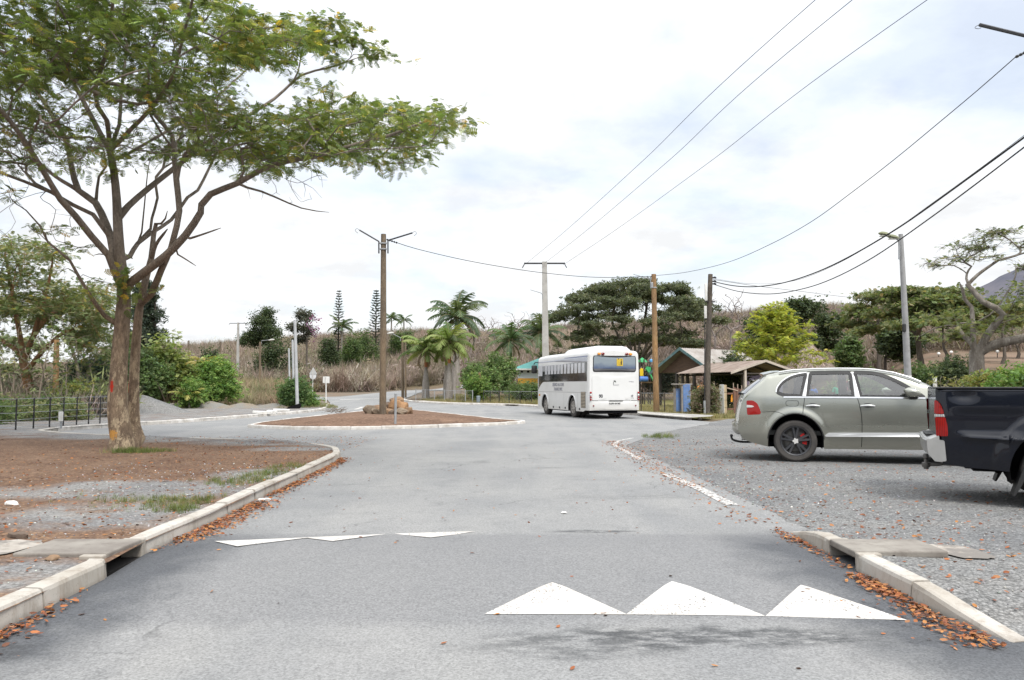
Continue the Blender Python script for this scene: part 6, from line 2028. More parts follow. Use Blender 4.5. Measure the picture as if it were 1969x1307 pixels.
 tree('dry_vines', 'tangle of dry grey vines on the low fence left of the gnarled trunk', hb, [hb + Vector((0, 0, .2)), hb + Vector((0, 0, .5))], tips, mat('dry_vine', (.30, .26, .20), (.22, .19, .14), 6, .9), [(.2, .2, .05)], 3, .15, .16, .006, .3, wts=(1,), r0=.03, r1=.02, step=.22, seed=107, template=CLP, flat=.9, up=0, turn=.2, cat='vines', along=1, leaf_keep=.2)
 tips = pix_in([(1333, 796), (1335, 752), (1350, 745), (1374, 746), (1376, 796)], rngh, 210, (37.6, 38.4))
 hb = on_ground(1358, 38)
 tree('fence_creeper', 'brown and green creeper covering the fence between blue pillars and white post', hb, [hb + Vector((0, 0, .2)), hb + Vector((0, 0, .6))], tips, mat('dry_vine', (0, 0, 0)), [(.17, .135, .09), (.21, .17, .12), (.12, .16, .06), (.17, .20, .07)], 12, .14, .16, .006, .3, r0=.03, r1=.02, step=.22, seed=108, template=CLP, flat=.9, up=0, turn=.2, cat='creeper', along=2)
middle_trees()
left_trees()
src = {o.name: o for o in scene.objects if o.parent is None}  # unseen tree copies added for the car bodies to reflect
for nm, x, y, sc, rz, lab in (('umbrella_tree', -14, -30, 1.0, 1.0, 'unseen wide umbrella shaped tree added behind the camera for reflections, on the left of the road'), ('broad_tree', 9, -34, 1.0, 2.0, 'unseen dark broad tree added behind the camera for reflections, right of the road'), ('olive_tree', 24, -16, 1.1, .5, 'unseen olive tree added behind the camera for reflections, beside the lot'), ('broad_tree', -5, -25, .9, .4, 'unseen dark broad tree added behind the camera for reflections, straight behind'), ('broad_tree', 17, -27, .95, 4.0, 'unseen dark broad tree added behind the camera for reflections, furthest right'), ('dark_tree', 1, -21, 1.5, 1.5, 'unseen dark rounded tree added behind the camera for reflections, nearest'), ('dark_tree', 7, -22, 1.4, 3.5, 'unseen dark rounded tree added behind the camera for reflections, second nearest'), ('dark_tree', -10, -20, 1.5, 5.0, 'unseen dark rounded tree added behind the camera for reflections, left of the nearest')):
 c = copy_tree(src[nm])
 c.location = (x, y, -.1); c.rotation_euler.z = rz; c.scale = (sc, sc, sc)
 c['label'] = lab
# ------------------------------------------------------------------ palms
def frond(rng, base, az, el, L, droop, n=26, w=.5):
 """one feather frond: arching midrib and hanging leaflets"""
 pts = []
 p = np.array(base, float)
 e = el
 for i in range(12):
  pts.append(p.copy())
  p = p + np.array([math.cos(az) * math.cos(e), math.sin(az) * math.cos(e), math.sin(e)]) * L / 11
  e -= droop / 11 * (0.5 + i / 8)
 pts = np.array(pts)
 V, Q = [], []
 t = np.linspace(0.12, 1, n)
 for k, s in enumerate(t):
  f = s * 11
  i = min(10, int(f))
  c = pts[i] + (pts[i + 1] - pts[i]) * (f - i)
  d = pts[i + 1] - pts[i]; d /= np.linalg.norm(d)
  side = np.cross(d, [0, 0, 1.0]); side /= np.linalg.norm(side) + 1e-9
  l = w * math.sin(PI * min(1, .15 + s * .85)) ** .6 * rng.uniform(.8, 1.15)
  for sg in (-1, 1):
   out = side * sg * .75 + d * .55 + np.array([0, 0, -.35 + rng.uniform(-.25, .25)])
   out /= np.linalg.norm(out)
   wv = d * L * .016
   o = len(V)
   V += [c - wv * 1.6, c + wv * 1.6, c + out * l + wv * .3 + np.array([0, 0, -.12 * l]), c + out * l * .98 - wv * .3 + np.array([0, 0, -.12 * l])]
   Q.append((o, o + 1, o + 2, o + 3))
 return pts, np.array(V), np.array(Q)
def palm(px, Y, ybase, ycrown, trunkw, L, nf, lab, shaft, cols, bulge=True, seed=1, name='palm_tree', dead=2, group=None, spreadel=(-.15, 1.35)):
 rng = np.random.default_rng(seed)
 b = on_ground(px, Y)
 top = at(px, ycrown, Y)
 root = empty(name, tuple(b), label=lab, cat='palm tree', group=group)
 hh = top.z - b.z
 r = trunkw / 2
 if bulge:
  prof = [(r * 1.5, -.2), (r * 1.35, .1), (r * 1.12, hh * .10), (r * 1.05, hh * .25), (r * 1.0, hh * .36), (r * .66, hh * .52), (r * .42, hh * .62), (r * .40, hh * .66)]
 else:
  prof = [(r * 1.1, -.2), (r * .9, hh * .1), (r * .8, hh * .5), (r * .7, hh * .9), (r * .6, hh)]
 MB().lathe(prof, sides=14).build('trunk', barkmat('palm_bark', (.33, .30, .27), (.22, .195, .17), (.42, .39, .35), 2.5, .5), root, .9)
 if bulge:
  MB().lathe([(r * .44, hh * .655), (r * .52, hh * .70), (r * .46, hh * .80), (r * .32, hh * .92), (r * .2, hh * 1.0)], sides=12).build('crown_shaft', shaft, root, .9)
 Vs, Qs, Cs, o = [], [], [], 0
 chains = []
 for k in range(nf + dead):
  az = k * 2.399 + rng.uniform(-.3, .3)
  isd = k >= nf
  el = rng.uniform(-.5, -.1) if isd else spreadel[0] + (spreadel[1] - spreadel[0]) * (k / nf)
  pts, V, Q = frond(rng, (0, 0, hh * (.96 if isd else 1.0)), az, el, L * (rng.uniform(.55, .8) if isd else rng.uniform(.85, 1.1)), 2.2 if isd else rng.uniform(1.0, 1.7), w=L * .25 if not isd else L * .12)
  c = pal(rng, 1, [(.22, .155, .09)] if isd else cols, [1] if isd else [1] * len(cols), .15)
  Vs.append(V); Qs.append(Q + o); Cs.append(np.repeat(c, len(V), 0)); o += len(V)
  chains.append((pts, np.linspace(.035, .008, len(pts)) * L / 2.2))
 npmesh('crown', np.concatenate(Vs), np.concatenate(Qs), LEAF, root, tint=np.concatenate(Cs))
 V, Q = tube_np(chains, lambda r_: 4)
 npmesh('frond_ribs', V, Q, mat('frond_rib', (.16, .15, .06), (.12, .10, .05), 5, .7), root)
 return root
def palms():
 org = mat('crownshaft_orange', (.42, .20, .06), (.30, .10, .045), 2.5, .6)
 rust = mat('crownshaft_rust', (.30, .095, .055), (.36, .17, .06), 2.5, .6)
 yel = mat('crownshaft_yellow', (.34, .33, .05), (.20, .24, .05), 2.5, .6)
 grn = mat('crownshaft_green', (.12, .17, .05), (.09, .13, .04), 2.5, .6)
 PG = [(.12, .18, .035), (.16, .22, .045), (.09, .14, .033), (.20, .25, .06)]
 PD = [(.07, .115, .055), (.09, .145, .06), (.05, .085, .044), (.12, .165, .075)]
 g = 'royal palms by the chain link fence'
 palm(819, 70, 770, 672, .62, 3.0, 19, 'palm with rust red crownshaft, first beside the far road', rust, PG, seed=1, group=g, dead=5, spreadel=(-.1, 1.2))
 palm(858, 73, 765, 668, .50, 2.8, 15, 'slim palm with yellow crownshaft between two stouter palms', yel, PG, seed=2, group=g, dead=1)
 palm(864, 68, 772, 660, .58, 3.0, 20, 'palm with orange crownshaft in front of the tall dark palm', org, PG, seed=3, group=g, dead=5)
 palm(877, 84, 760, 610, .85, 4.2, 20, 'tallest palm, stout grey trunk and dark high crown', grn, PD, seed=4, group=g, dead=3, spreadel=(-.4, 1.4))
 palm(982, 80, 762, 655, .62, 3.2, 16, 'palm with a dark crown left of the small building', grn, PD, seed=5, group=g, dead=3)
 palm(1040, 92, 762, 640, .6, 3.9, 16, 'dark palm crown behind the tall concrete pole', grn, PD, seed=6, group=g, dead=2)
 palm(657, 150, 0, 628, .4, 3.3, 14, 'far palm at the foot of the left spire shaped pine', grn, PD, bulge=False, seed=7, dead=1, group='palms on the far hilltop')
 palm(752, 160, 0, 612, .4, 2.7, 12, 'far dark palm on the hilltop right of the timber pole', grn, PD, bulge=False, seed=8, dead=0, group='palms on the far hilltop')
 palm(776, 165, 0, 616, .4, 2.6, 10, 'second far palm on the hilltop, further from the timber pole', grn, PD, bulge=False, seed=9, dead=0, group='palms on the far hilltop')
 yg = [(.26, .26, .04), (.20, .23, .04), (.30, .27, .06), (.15, .19, .04)]
 palm(398, 50.5, 0, 712, .2, 1.9, 9, 'yellowish palm fronds rising above the bright green bush', grn, yg, bulge=False, seed=10, dead=0, spreadel=(.5, 1.4), group='young yellow palms')
 palm(366, 45.5, 0, 764, .14, 1.2, 9, 'young yellow palm low in front of the olive bush', grn, yg, bulge=False, seed=11, dead=0, spreadel=(.2, 1.3), group='young yellow palms')
palms()
# ------------------------------------------------------------------ spire shaped pines and hilltop trees
def norfolk(px, Y, ytop, rad, tiers, lab, seed):
 tiers = int(tiers * 1.7)
 rng = np.random.default_rng(seed)
 b = on_ground(px, Y)
 top = at(px, ytop, Y).z
 hh = top - b.z
 sk = Skel(seed)
 sk.limb([b - Vector((0, 0, .2)), b + Vector((0, 0, hh * .5)), b + Vector((.05, 0, hh))], .22, .03, step=.4, ok_from=.1)
 fol = []
 cols = [(.05, .066, .052), (.066, .082, .06), (.038, .052, .042)]
 ch = []
 for t in range(tiers):
  z = b.z + hh * (.16 + .84 * (t / tiers) ** .95)
  r = rad * (1 - t / tiers) ** .8 + .12
  for k in range(6):
   a = k * PI / 3 + t * .4 + rng.uniform(-.15, .15)
   rr = r * rng.uniform(.75, 1.1)
   q = np.linspace(0, 1, 5)
   pts = np.stack([b.x + math.cos(a) * rr * q, b.y + math.sin(a) * rr * q, z + rr * (.35 * q ** 2 - .05 * q)], 1)
   ch.append((pts, np.linspace(.035, .014, 5)))
   m = 7
   s = np.linspace(.25, 1, m)
   pos = np.stack([np.interp(s, q, pts[:, j]) for j in range(3)], 1) + np.array([0, 0, .05])
   d = np.tile(np.array([math.cos(a), math.sin(a), .6]), (m, 1)) + rng.normal(0, .25, (m, 3))
   fol.append(leaves(pos, d, np.tile([0, 0, 1.0], (m, 1)) + rng.normal(0, .3, (m, 3)), np.full(m, .25 * (rad / 1.6)), SPR4, pal(rng, m, cols, (2, 2, 1))))
 root = empty('spire_pine', tuple(b), label=lab, cat='pine tree', group='spire shaped pines on the hilltop')
 V, Q = tube_np(sk.chains(.02, .4) + ch, sides_for)
 l = np.array(b)
 npmesh('trunk', V - l, Q, BARKD, root, smooth=3.2)
 V, FC, C = join(fol)
 npmesh('crown', V - l, FC, LEAF, root, tint=C)
def hilltop():
 rng = np.random.default_rng(123)
 norfolk(650, 152, 556, 1.7, 15, 'thin spire shaped pine left of the timber pole, above a palm', 1)
 norfolk(722, 158, 556, 2.1, 15, 'dark spire shaped pine half hidden by the timber pole', 2)
 Y = 120
 b = on_ground(516, Y)
 tips = np.concatenate([ball_tips(rng, n_, (at(px_, 0, Y).x, Y + d_, at(0, py_, Y).z), r_, r_, r_ * .8, lobes=8) for px_, py_, r_, d_, n_ in ((498, 648, 1.9, .5, 60), (517, 618, 2.1, 0, 70), (537, 640, 1.8, -.6, 60), (512, 655, 1.9, .8, 50), (484, 657, 1.1, 0, 24), (526, 603, 1.0, .3, 24))])
 tree('ridge_tree', 'round dark tree on the ridge right of the far crossarm pole', b, [b + Vector((0, 0, 1.5)), at(516, 645, Y)], tips, BARKD, GREEN_DK, 12, .45, .36, .02, .45, r0=.2, r1=.12, step=.8, seed=120, template=CLP5, flat=.7, group='trees on the ridge')
 Y = 122
 b = on_ground(590, Y)
 tips = np.concatenate([ball_tips(rng, n_, (at(px_, 0, Y).x, Y, at(0, py_, Y).z), r_, r_, r_ * .8, lobes=6) for px_, py_, r_, n_ in ((579, 632, 1.3, 34), (596, 610, 1.4, 40), (586, 604, .8, 18), (601, 634, 1.2, 30), (590, 652, 1.3, 26))])
 t = tree('ridge_tree', 'thin grey tree on the ridge with purple blossom', b, [b + Vector((0, 0, 1.5)), at(590, 640, Y)], tips, BARKG, [(.09, .095, .07), (.07, .08, .055), (.11, .11, .09), (.05, .06, .04)], 8, .4, .42, .022, .45, r0=.2, r1=.12, step=.7, seed=121, template=CLP5, flat=.8, group='trees on the ridge')
 n = 34
 c = np.array(at(606, 628, Y - 1.2)) - np.array(b)
 V, FC, C = leaves(c + rng.normal(0, 1, (n, 3)) * np.array([.45, .5, 1.0]), rng.normal(0, 1, (n, 3)), rng.normal(0, 1, (n, 3)), rng.uniform(.35, .6, n), CLP5, pal(rng, n, [(.22, .09, .20), (.30, .13, .26)], (1, 1)))
 npmesh('blossom', V, FC, LEAF, t, tint=C)
 for k, (px, Y, top, w, cols, lab) in enumerate(((700, 152, 622, 2.4, GREEN_MD, 'low green tree on the ridge left of the timber pole'), (676, 146, 630, 1.6, GREEN_MD, 'low bush like tree on the ridge below the thin pine'), (772, 160, 616, 2.6, GREEN_MD, 'low green tree on the ridge right of the timber pole'), (530, 112, 640, 3.0, GREEN_DK, 'low dark tree on the ridge beside the street lamp head'), (634, 140, 638, 1.2, GREEN_DK, 'small dark tree on the ridge left of the thin pine'), (410, 95, 656, 1.0, GREEN_DK, 'tiny dark tree left of the far crossarm pole'))):
  b = on_ground(px, Y)
  hz = at(0, top, Y).z
  tips = np.concatenate([ball_tips(rng, 34, (b.x + q_ * w * .62, Y + .4 * q_, b.z + max(.6, (hz - b.z) * (.42 + .13 * m_))), w * .62, w * .6, max(.6, (hz - b.z) * .42), lobes=6) for q_, m_ in ((-1, 0), (.1, 1.0), (1.05, -.3), (-.4, .6))])
  tree('ridge_tree', lab, b, [b + Vector((0, 0, .5)), b + Vector((0, 0, max(1, (hz - b.z) * .4)))], tips, BARKD, cols, 12, .5, .38, .02, .4, r0=.12, r1=.08, step=.8, seed=130 + k, template=CLP5, flat=.8, group='trees on the ridge')
 bare = [(905, 150, 615, 4.2, 'leafless tree on the skyline behind the tallest palm'), (950, 155, 605, 4.0, 'leafless tree on the skyline between the palms'), (1005, 150, 598, 4.5, 'leafless tree on the skyline left of the tall concrete pole'), (1030, 140, 605, 3.4, 'leafless tree on the skyline right behind the tall concrete pole'),
   (1405, 120, 560, 3.6, 'pale leafless tree on the skyline right of the dark utility pole'), (1375, 125, 575, 3.2, 'leafless tree behind the dark utility pole'), (1590, 130, 574, 4.0, 'brownish leafless tree on the skyline above the thatched hut'), (1640, 125, 572, 3.4, 'brownish leafless tree on the skyline left of the street lamp')]
 for k, (px, Y, top, w, lab) in enumerate(bare):
  b = on_ground(px, Y)
  hz = at(0, top, Y).z
  hh = max(3.5, hz - b.z)
  tips = ball_tips(rng, 170, (b.x, Y, b.z + hh * .66), w * .95, w * .8, hh * .42, lobes=14)
  tree('leafless_tree', lab, b, [b + Vector((0, 0, hh * .2)), b + Vector((.1, 0, hh * .4))], tips, mat('bare_twigs', (.24, .205, .185), (.18, .15, .135), 3, .95), GREEN_OL, 0, .4, .5, .030, .36, r0=.2, r1=.12, step=.7, seed=150 + k, up=.4, group='leafless trees on the skyline')
hilltop()
# ------------------------------------------------------------------ scrub on the hill: one mass nobody could count
def scrub():
 rng = np.random.default_rng(5)
 def tw(n, hgt, spread, wd, seed):
  r = np.random.default_rng(seed)
  V, Q = [], []
  for i in range(n):
   a, t = r.uniform(0, 2 * PI), r.uniform(0, 1) ** .7
   bx, by = r.normal(0, .25, 2) * spread
   tx, ty = bx + math.cos(a) * t * spread, by + math.sin(a) * t * spread
   z0, z1 = r.uniform(0, .25) * hgt, hgt * r.uniform(.55, 1.05) * (1 - .3 * t * t)
   w = wd * r.uniform(.6, 1.3)
   c = r.uniform(0, PI)
   wx, wy = math.cos(c) * w, math.sin(c) * w
   mx, my, mz = (bx + tx * 2) / 3 + r.normal(0, .08), (by + ty * 2) / 3, (z0 + z1 * 2) / 3
   o = len(V)
   V += [(bx - wx, by - wy, z0), (bx + wx, by + wy, z0), (mx + wx * .7, my + wy * .7, mz), (mx - wx * .7, my - wy * .7, mz), (tx, ty, z1)]
   Q += [(o, o + 1, o + 2, o + 3), (o + 3, o + 2, o + 4, o + 4)]
   for _ in range(4):
    f = r.uniform(.2, .95)
    sx, sy, sz = bx + (mx - bx) * f, by + (my - by) * f, z0 + (mz - z0) * f
    e = np.array([sx, sy, sz]) + r.normal(0, 1, 3) * np.array([.26, .26, .14]) * spread + np.array([0, 0, .14 * hgt])
    o = len(V)
    V += [(sx - wx * .6, sy - wy * .6, sz), (sx + wx * .6, sy + wy * .6, sz), tuple(e)]
    Q += [(o, o + 1, o + 2, o + 2)]
  return np.array(V), np.array(Q)
 temps = [tw(26, 1.0, .55, .0105, s) for s in range(6)]
 parts = []
 def field(n, pxr, Yr, cols, wts, hr, test=None):
  pos, sc = [], []
  tries = 0
  while len(pos) < n and tries < n * 8:
   tries += 1
   px, Y = rng.uniform(*pxr), Yr[0] + (Yr[1] - Yr[0]) * rng.uniform(0, 1) ** .8
   x = (px - CX) / F * Y
   if test and not test(px, Y, x): continue
   pos.append((x, Y, H(x, Y) - .1))
   sc.append(rng.uniform(*hr))
  pos, sc = np.array(pos), np.array(sc)
  col = pal(rng, len(pos), cols, wts, .16)
  pat = np.array([fbm(p[0], p[1], .045) for p in pos])
  col *= (1 + .35 * pat)[:, None]
  for k, T in enumerate(temps):
   s = np.arange(len(pos)) % len(temps) == k
   m = s.sum()
   if not m: continue
   a = rng.uniform(0, 2 * PI, m)
   d = np.stack([np.cos(a), np.sin(a), np.zeros(m)], 1)
   V, FC, C = leaves(pos[s], d, np.tile([0, 0, 1.0], (m, 1)), sc[s], (T[0], np.where(T[1] < 0, 0, T[1])), col[s])
   parts.append((V, FC, C))
 dry = [(.240, .182, .142), (.205, .158, .118), (.28, .222, .178), (.16, .122, .092), (.18, .165, .085)]
 def notroad(px, Y, x): return not (-18.5 < x < -5 and Y < 134) and not (x < -9 and Y < 92 and px > 540)
 field(6500, (200, 1180), (100, 215), dry, (3, 3, 2, 1.5, 1.4), (2.6, 4.6), notroad)
 field(3300, (1180, 2050), (84, 215), [(.235, .165, .13), (.20, .155, .125), (.26, .20, .165), (.15, .12, .095), (.19, .165, .08)], (3, 3, 2, 1.5, 1.2), (2.6, 4.8), lambda px, Y, x: not (px < 1650 and Y < 92))
 field(900, (-250, 300), (48, 120), dry, (3, 3, 2, 2, 2.5), (2.0, 3.6))
 field(380, (-120, 240), (31, 46), [(.22, .18, .14), (.17, .14, .105), (.15, .16, .07), (.12, .13, .055)], (3, 3, 2, 2), (1.0, 2.2))
 field(520, (440, 620), (62, 110), [(.27, .20, .11), (.20, .18, .075), (.24, .175, .115), (.16, .15, .07)], (3, 3, 2, 2), (1.2, 2.6), lambda px, Y, x: px < 555 or Y > 100)
 field(260, (300, 560), (51, 62), [(.20, .16, .10), (.16, .15, .07), (.24, .18, .11)], (2, 2, 2), (1.0, 1.8))
 def mounds(n, pxr, Yr, cols, wts, rr, test=None):
  k = 0
  while k < n:
   px, Y = rng.uniform(*pxr), rng.uniform(*Yr)
   x = (px - CX) / F * Y
   if test and not test(px, Y, x): continue
   k += 1
   r_, m_ = rng.uniform(*rr), 22
   v = rng.normal(0, 1, (m_, 3)); v /= np.linalg.norm(v, axis=1, keepdims=True)
   v *= rng.uniform(.3, 1, (m_, 1)); v[:, 2] = np.abs(v[:, 2]) * 1.25
   pos = np.array([x, Y, H(x, Y) + .2]) + v * r_
   col = pal(rng, 1, cols, wts, .2) * np.exp(rng.normal(0, .12, (m_, 1)))
   parts.append(leaves(pos, v + rng.normal(0, .4, (m_, 3)), rng.normal(0, 1, (m_, 3)), rng.uniform(.4, .8, m_) * r_, CLN, col))
 CLN = clump(9, .10, .62, 15, 1.0)
 mounds(420, (280, 1180), (102, 200), [(.20, .16, .135), (.17, .17, .09), (.25, .205, .175), (.12, .14, .065), (.21, .185, .11)], (3, 1.6, 2, .8, 1.6), (1.3, 2.7), notroad)
 mounds(260, (1180, 2000), (84, 190), [(.21, .155, .13), (.18, .16, .09), (.26, .20, .17), (.11, .13, .06)], (3, 1.5, 2, 1), (1.3, 2.7), lambda px, Y, x: not (px < 1650 and Y < 92))
 mounds(60, (-60, 240), (33, 60), [(.17, .14, .10), (.14, .14, .06), (.09, .11, .05)], (2, 2, 2), (.8, 1.6))
 V, FC, C = join(parts)
 FC = np.concatenate(FC)
 tri = FC[:, 2] == FC[:, 3]
 o = npmesh('scrub', V, [FC[~tri], FC[tri][:, :3]], LEAF2, tint=C)
 tag(o, 'grey brown leafless scrub covering the hill', 'scrub', kind='stuff')
LEAF2 = leafmat('dry_twig', 0.1, .9)
scrub()
# ------------------------------------------------------------------ grass, fallen leaves
def grass():
 rng = np.random.default_rng(9)
 r = np.random.default_rng(2)
 def blades(n, w):
  V, Q = [], []
  for i in range(n):
   a = r.uniform(0, 2 * PI); l = r.uniform(.5, 1.0); b = r.normal(0, .25, 2)
   t = r.uniform(.2, .7) * l
   wx, wy = -math.sin(a) * w, math.cos(a) * w
   o = len(V)
   V += [(b[0] - wx, b[1] - wy, 0), (b[0] + wx, b[1] + wy, 0), (b[0] + math.cos(a) * t * .4 + wx * .7, b[1] + math.sin(a) * t * .4 + wy * .7, l * .65), (b[0] + math.cos(a) * t * .4 - wx * .7, b[1] + math.sin(a) * t * .4 - wy * .7, l * .65), (b[0] + math.cos(a) * t, b[1] + math.sin(a) * t, l)]
   Q += [(o, o + 1, o + 2, o + 3), (o + 3, o + 2, o + 4, o + 4)]
  return np.array(V), np.array(Q)
 T = blades(12, .03)
 Tn = blades(16, .018)
 parts = []
 def put(pos, size, cols, wts, tmpl):
  n = len(pos)
  a = rng.uniform(0, 2 * PI, n)
  parts.append(leaves(np.array(pos), np.stack([np.cos(a), np.sin(a), 0 * a], 1), np.tile([0, 0, 1.0], (n, 1)), size, tmpl, pal(rng, n, cols, wts)))
 G1 = [(.10, .14, .025), (.14, .17, .035), (.075, .11, .02), (.24, .20, .08)]
 for cx, cy, rx, ry, n, s in ((-3.85, 8.85, .75, .32, 190, .07), (-3.55, 8.3, .5, .22, 90, .07), (-3.65, 10.75, .42, .5, 110, .08), (-3.6, 11.6, .25, .4, 60, .08), (-3.55, 12.6, .3, .5, 70, .07), (-7.35, 15.2, .28, .16, 90, .12), (-6.9, 15.45, .3, .12, 40, .09), (4.1, 21.5, .4, .7, 70, .12)):
  pos = []
  for _ in range(n):
   x, y = rng.normal(cx, rx * .55), rng.normal(cy, ry * .55)
   if cx < 0 and x > -3.32: x = -3.32 - rng.uniform(0, .3)
   pos.append((x, y, (vergez(x, y) if cx < 0 else lotz(x, y)) - .005))
  put(pos, rng.uniform(.6, 1.3, n) * s, G1, (3, 3, 2, 1.6), Tn)
 V, FC, C = join(parts)
 FC = np.concatenate(FC); tri = FC[:, 2] == FC[:, 3]
 tag(npmesh('verge_grass', V, [FC[~tri], FC[tri][:, :3]], LEAF, tint=C), 'patches of short green grass on the gravel verge', 'grass', kind='stuff')
 parts.clear()
 def area(n, poly, s, cols, wts, zf=H):
  pa = np.array(poly, float)
  pos = []
  while len(pos) < n:
   x, y = rng.uniform(pa[:, 0].min(), pa[:, 0].max()), rng.uniform(pa[:, 1].min(), pa[:, 1].max())
   if inside(x, y, pa): pos.append((x, y, zf(x, y) - .07))
  put(pos, rng.uniform(.55, 1.4, n) * s, cols, wts, T)
 DRY = [(.27, .225, .10), (.22, .19, .08), (.16, .165, .055), (.30, .245, .13)]
 area(5200, [(6.8, 37.5), (16, 37), (18, 52), (4, 56), (1.5, 54)], .22, DRY, (3, 3, 2, 1))
 area(1500, [(-8, 66.5), (-5, 60.5), (1.2, 55.5), (2.5, 58), (-4, 66)], .32, DRY, (3, 3, 2.4, 1))
 area(1600, [(1.2, 55.5), (4, 56), (10, 70), (-6, 82), (-8, 70), (-4, 66)], .4, DRY, (2, 3, 3, 1))
 area(1500, [(15, 26), (24, 21), (26, 24), (17, 30)], .50, [(.33, .24, .13), (.28, .20, .10), (.36, .27, .16)], (1, 1, 1))
 area(900, [(8.6, 35.2), (14.5, 36.4), (14.5, 38.2), (8.2, 37.4)], .2, DRY, (3, 2, 3, 1))
 area(700, [(-10.4, 47), (-13.8, 46), (-17, 60), (-13.5, 57), (-11.2, 50)], .16, [(.17, .18, .07), (.13, .15, .05), (.22, .19, .10)], (1, 1, 1), lambda x, y: vergez(x, y) + .04)
 V, FC, C = join(parts)
 FC = np.concatenate(FC); tri = FC[:, 2] == FC[:, 3]
 tag(npmesh('dry_grass', V, [FC[~tri], FC[tri][:, :3]], LEAF, tint=C), 'dry yellow grass of the yard behind the fences', 'grass', kind='stuff')
def litter():
 rng = np.random.default_rng(17)
 LT = (np.array([(-.5, 0, .02), (-.15, .22, .06), (.25, .2, .05), (.5, 0, .1), (.25, -.2, .07), (-.15, -.22, .04), (0, 0, 0.0)]), np.array([(0, 6, 1, 1), (1, 6, 2, 2), (2, 6, 3, 3), (3, 6, 4, 4), (4, 6, 5, 5), (5, 6, 0, 0)]))
 pos, size, cols = [], [], []
 OR = np.array([(.36, .135, .055), (.29, .10, .042), (.20, .075, .042), (.38, .18, .085), (.14, .065, .042), (.42, .19, .065)])
 def add(x, y, z, s):
  pos.append((x, y, z)); size.append(s); cols.append(OR[rng.integers(0, 6)] * rng.uniform(.7, 1.2))
 for _ in range(6200):
  y = rng.uniform(4.0, 15.2)
  den = max(.0, .35 + .8 * fbm(1.3, y, .55)) * (1.6 if 7 < y < 11.5 else .7)
  if rng.uniform() > den: continue
  xk = interp(y, [(a[1], a[0]) for a in VERGE[:9]])
  x = xk + .02 + abs(rng.normal(0, .10)) * (1.5 if 7 < y < 10 else 1)
  add(x, y, roadz(x, y) + rng.uniform(.004, .03), rng.uniform(.018, .058))
 for _ in range(2500):
  y = rng.uniform(4.25, 7.7)
  den = (.55 + .9 * fbm(4.1, y, 1.6)) * interp(y, [(4.2, .8), (4.6, 1), (5.6, 1), (6.0, .7), (6.5, .35), (7.2, .5), (7.7, .2)])
  if rng.uniform() > den: continue
  wd = interp(y, [(4.2, .16), (4.6, .13), (5.5, .10), (6.2, .08), (7, .07), (7.7, .05)])
  x = 2.60 - abs(rng.normal(0, wd)) - .01 + (.06 if y < 4.7 else 0)
  add(x, y, roadz(x, y) + rng.uniform(.003, .035), rng.uniform(.018, .056))
 for _ in range(1500):
  y = rng.uniform(8, 20)
  x = 2.5 + rng.normal(.0, .16)
  if rng.uniform() < (.75 if y > 11 else .3): add(x, y, max(roadz(x, y), lotz(x, y)) + .006, rng.uniform(.03, .055))
 for _ in range(1700):
  y = 4.5 + 16 * rng.uniform() ** 1.2
  x = 2.8 + abs(rng.normal(0, 2.6))
  add(x, y, lotz(x, y) + .006, rng.uniform(.03, .06))
 for _ in range(150):
  y = 3 + 16 * rng.uniform() ** 1.5
  x = rng.uniform(-2.9, 2.5)
  add(x, y, roadz(x, y) + .006, rng.uniform(.028, .05))
 for _ in range(3600):
  y = rng.uniform(4, 20)
  x = -3.3 - abs(rng.normal(0, 3.4))
  add(x, y, vergez(x, y) + .006, rng.uniform(.025, .055))
 for _ in range(900):
  a, rr = rng.uniform(0, 2 * PI), rng.uniform(0, 1)
  x, y = -5.2 + rr * .75 * math.cos(a) - .6, 7.1 + rr * .55 * math.sin(a)
  add(x, y, vergez(x, y) + rng.uniform(.004, .05) * (1 - rr), rng.uniform(.03, .06))
 n = len(pos)
 a = rng.uniform(0, 2 * PI, n)
 nr = np.tile([0, 0, 1.0], (n, 1)) + rng.normal(0, .35, (n, 3))
 V, FC, C = leaves(np.array(pos), np.stack([np.cos(a), np.sin(a), rng.normal(0, .15, n)], 1), nr, np.array(size), LT, np.array(cols))
 tag(npmesh('fallen_leaves', V, FC[:, :3], leafmat('dry_leaf', .12, .8), tint=C), 'orange brown fallen leaves drifted along the kerbs', 'fallen leaves', kind='stuff')
 st = MB()
 cubs = []
 for _ in range(2600):
  if rng.uniform() < .55:
   x, y = 2.75 + abs(rng.normal(0, 2.3)), rng.uniform(4.2, 13); z = lotz(x, y)
  else:
   x, y = -3.3 - abs(rng.normal(0, 2.0)), rng.uniform(4.2, 13); z = vergez(x, y)
  cubs.append((x, y, z, rng.uniform(.006, .017) * (1.0 if y < 9 else 1.3)))
 c = np.array(cubs)
 octa = np.array([(1, 0, 0), (0, 1, 0), (-1, 0, 0), (0, -1, 0), (0, 0, .8), (0, 0, -.5)])
 FO = np.array([(0, 1, 4), (1, 2, 4), (2, 3, 4), (3, 0, 4), (1, 0, 5), (2, 1, 5), (3, 2, 5), (0, 3, 5)])
 V, FC, C = leaves(c[:, :3], rng.normal(0, 1, (len(c), 3)), rng.normal(0, 1, (len(c), 3)), c[:, 3], (octa * rng.uniform(.7, 1.2, octa.shape), FO), pal(rng, len(c), [(.26, .26, .255), (.18, .18, .18), (.33, .32, .30), (.12, .12, .12)], (3, 3, 2, 1)))
 tag(npmesh('loose_gravel', V, FC, leafmat('stone_chip', 0.0, .9), tint=C), 'loose grey gravel stones lying on the lot and verge', 'gravel', kind='stuff')
grass()
litter()
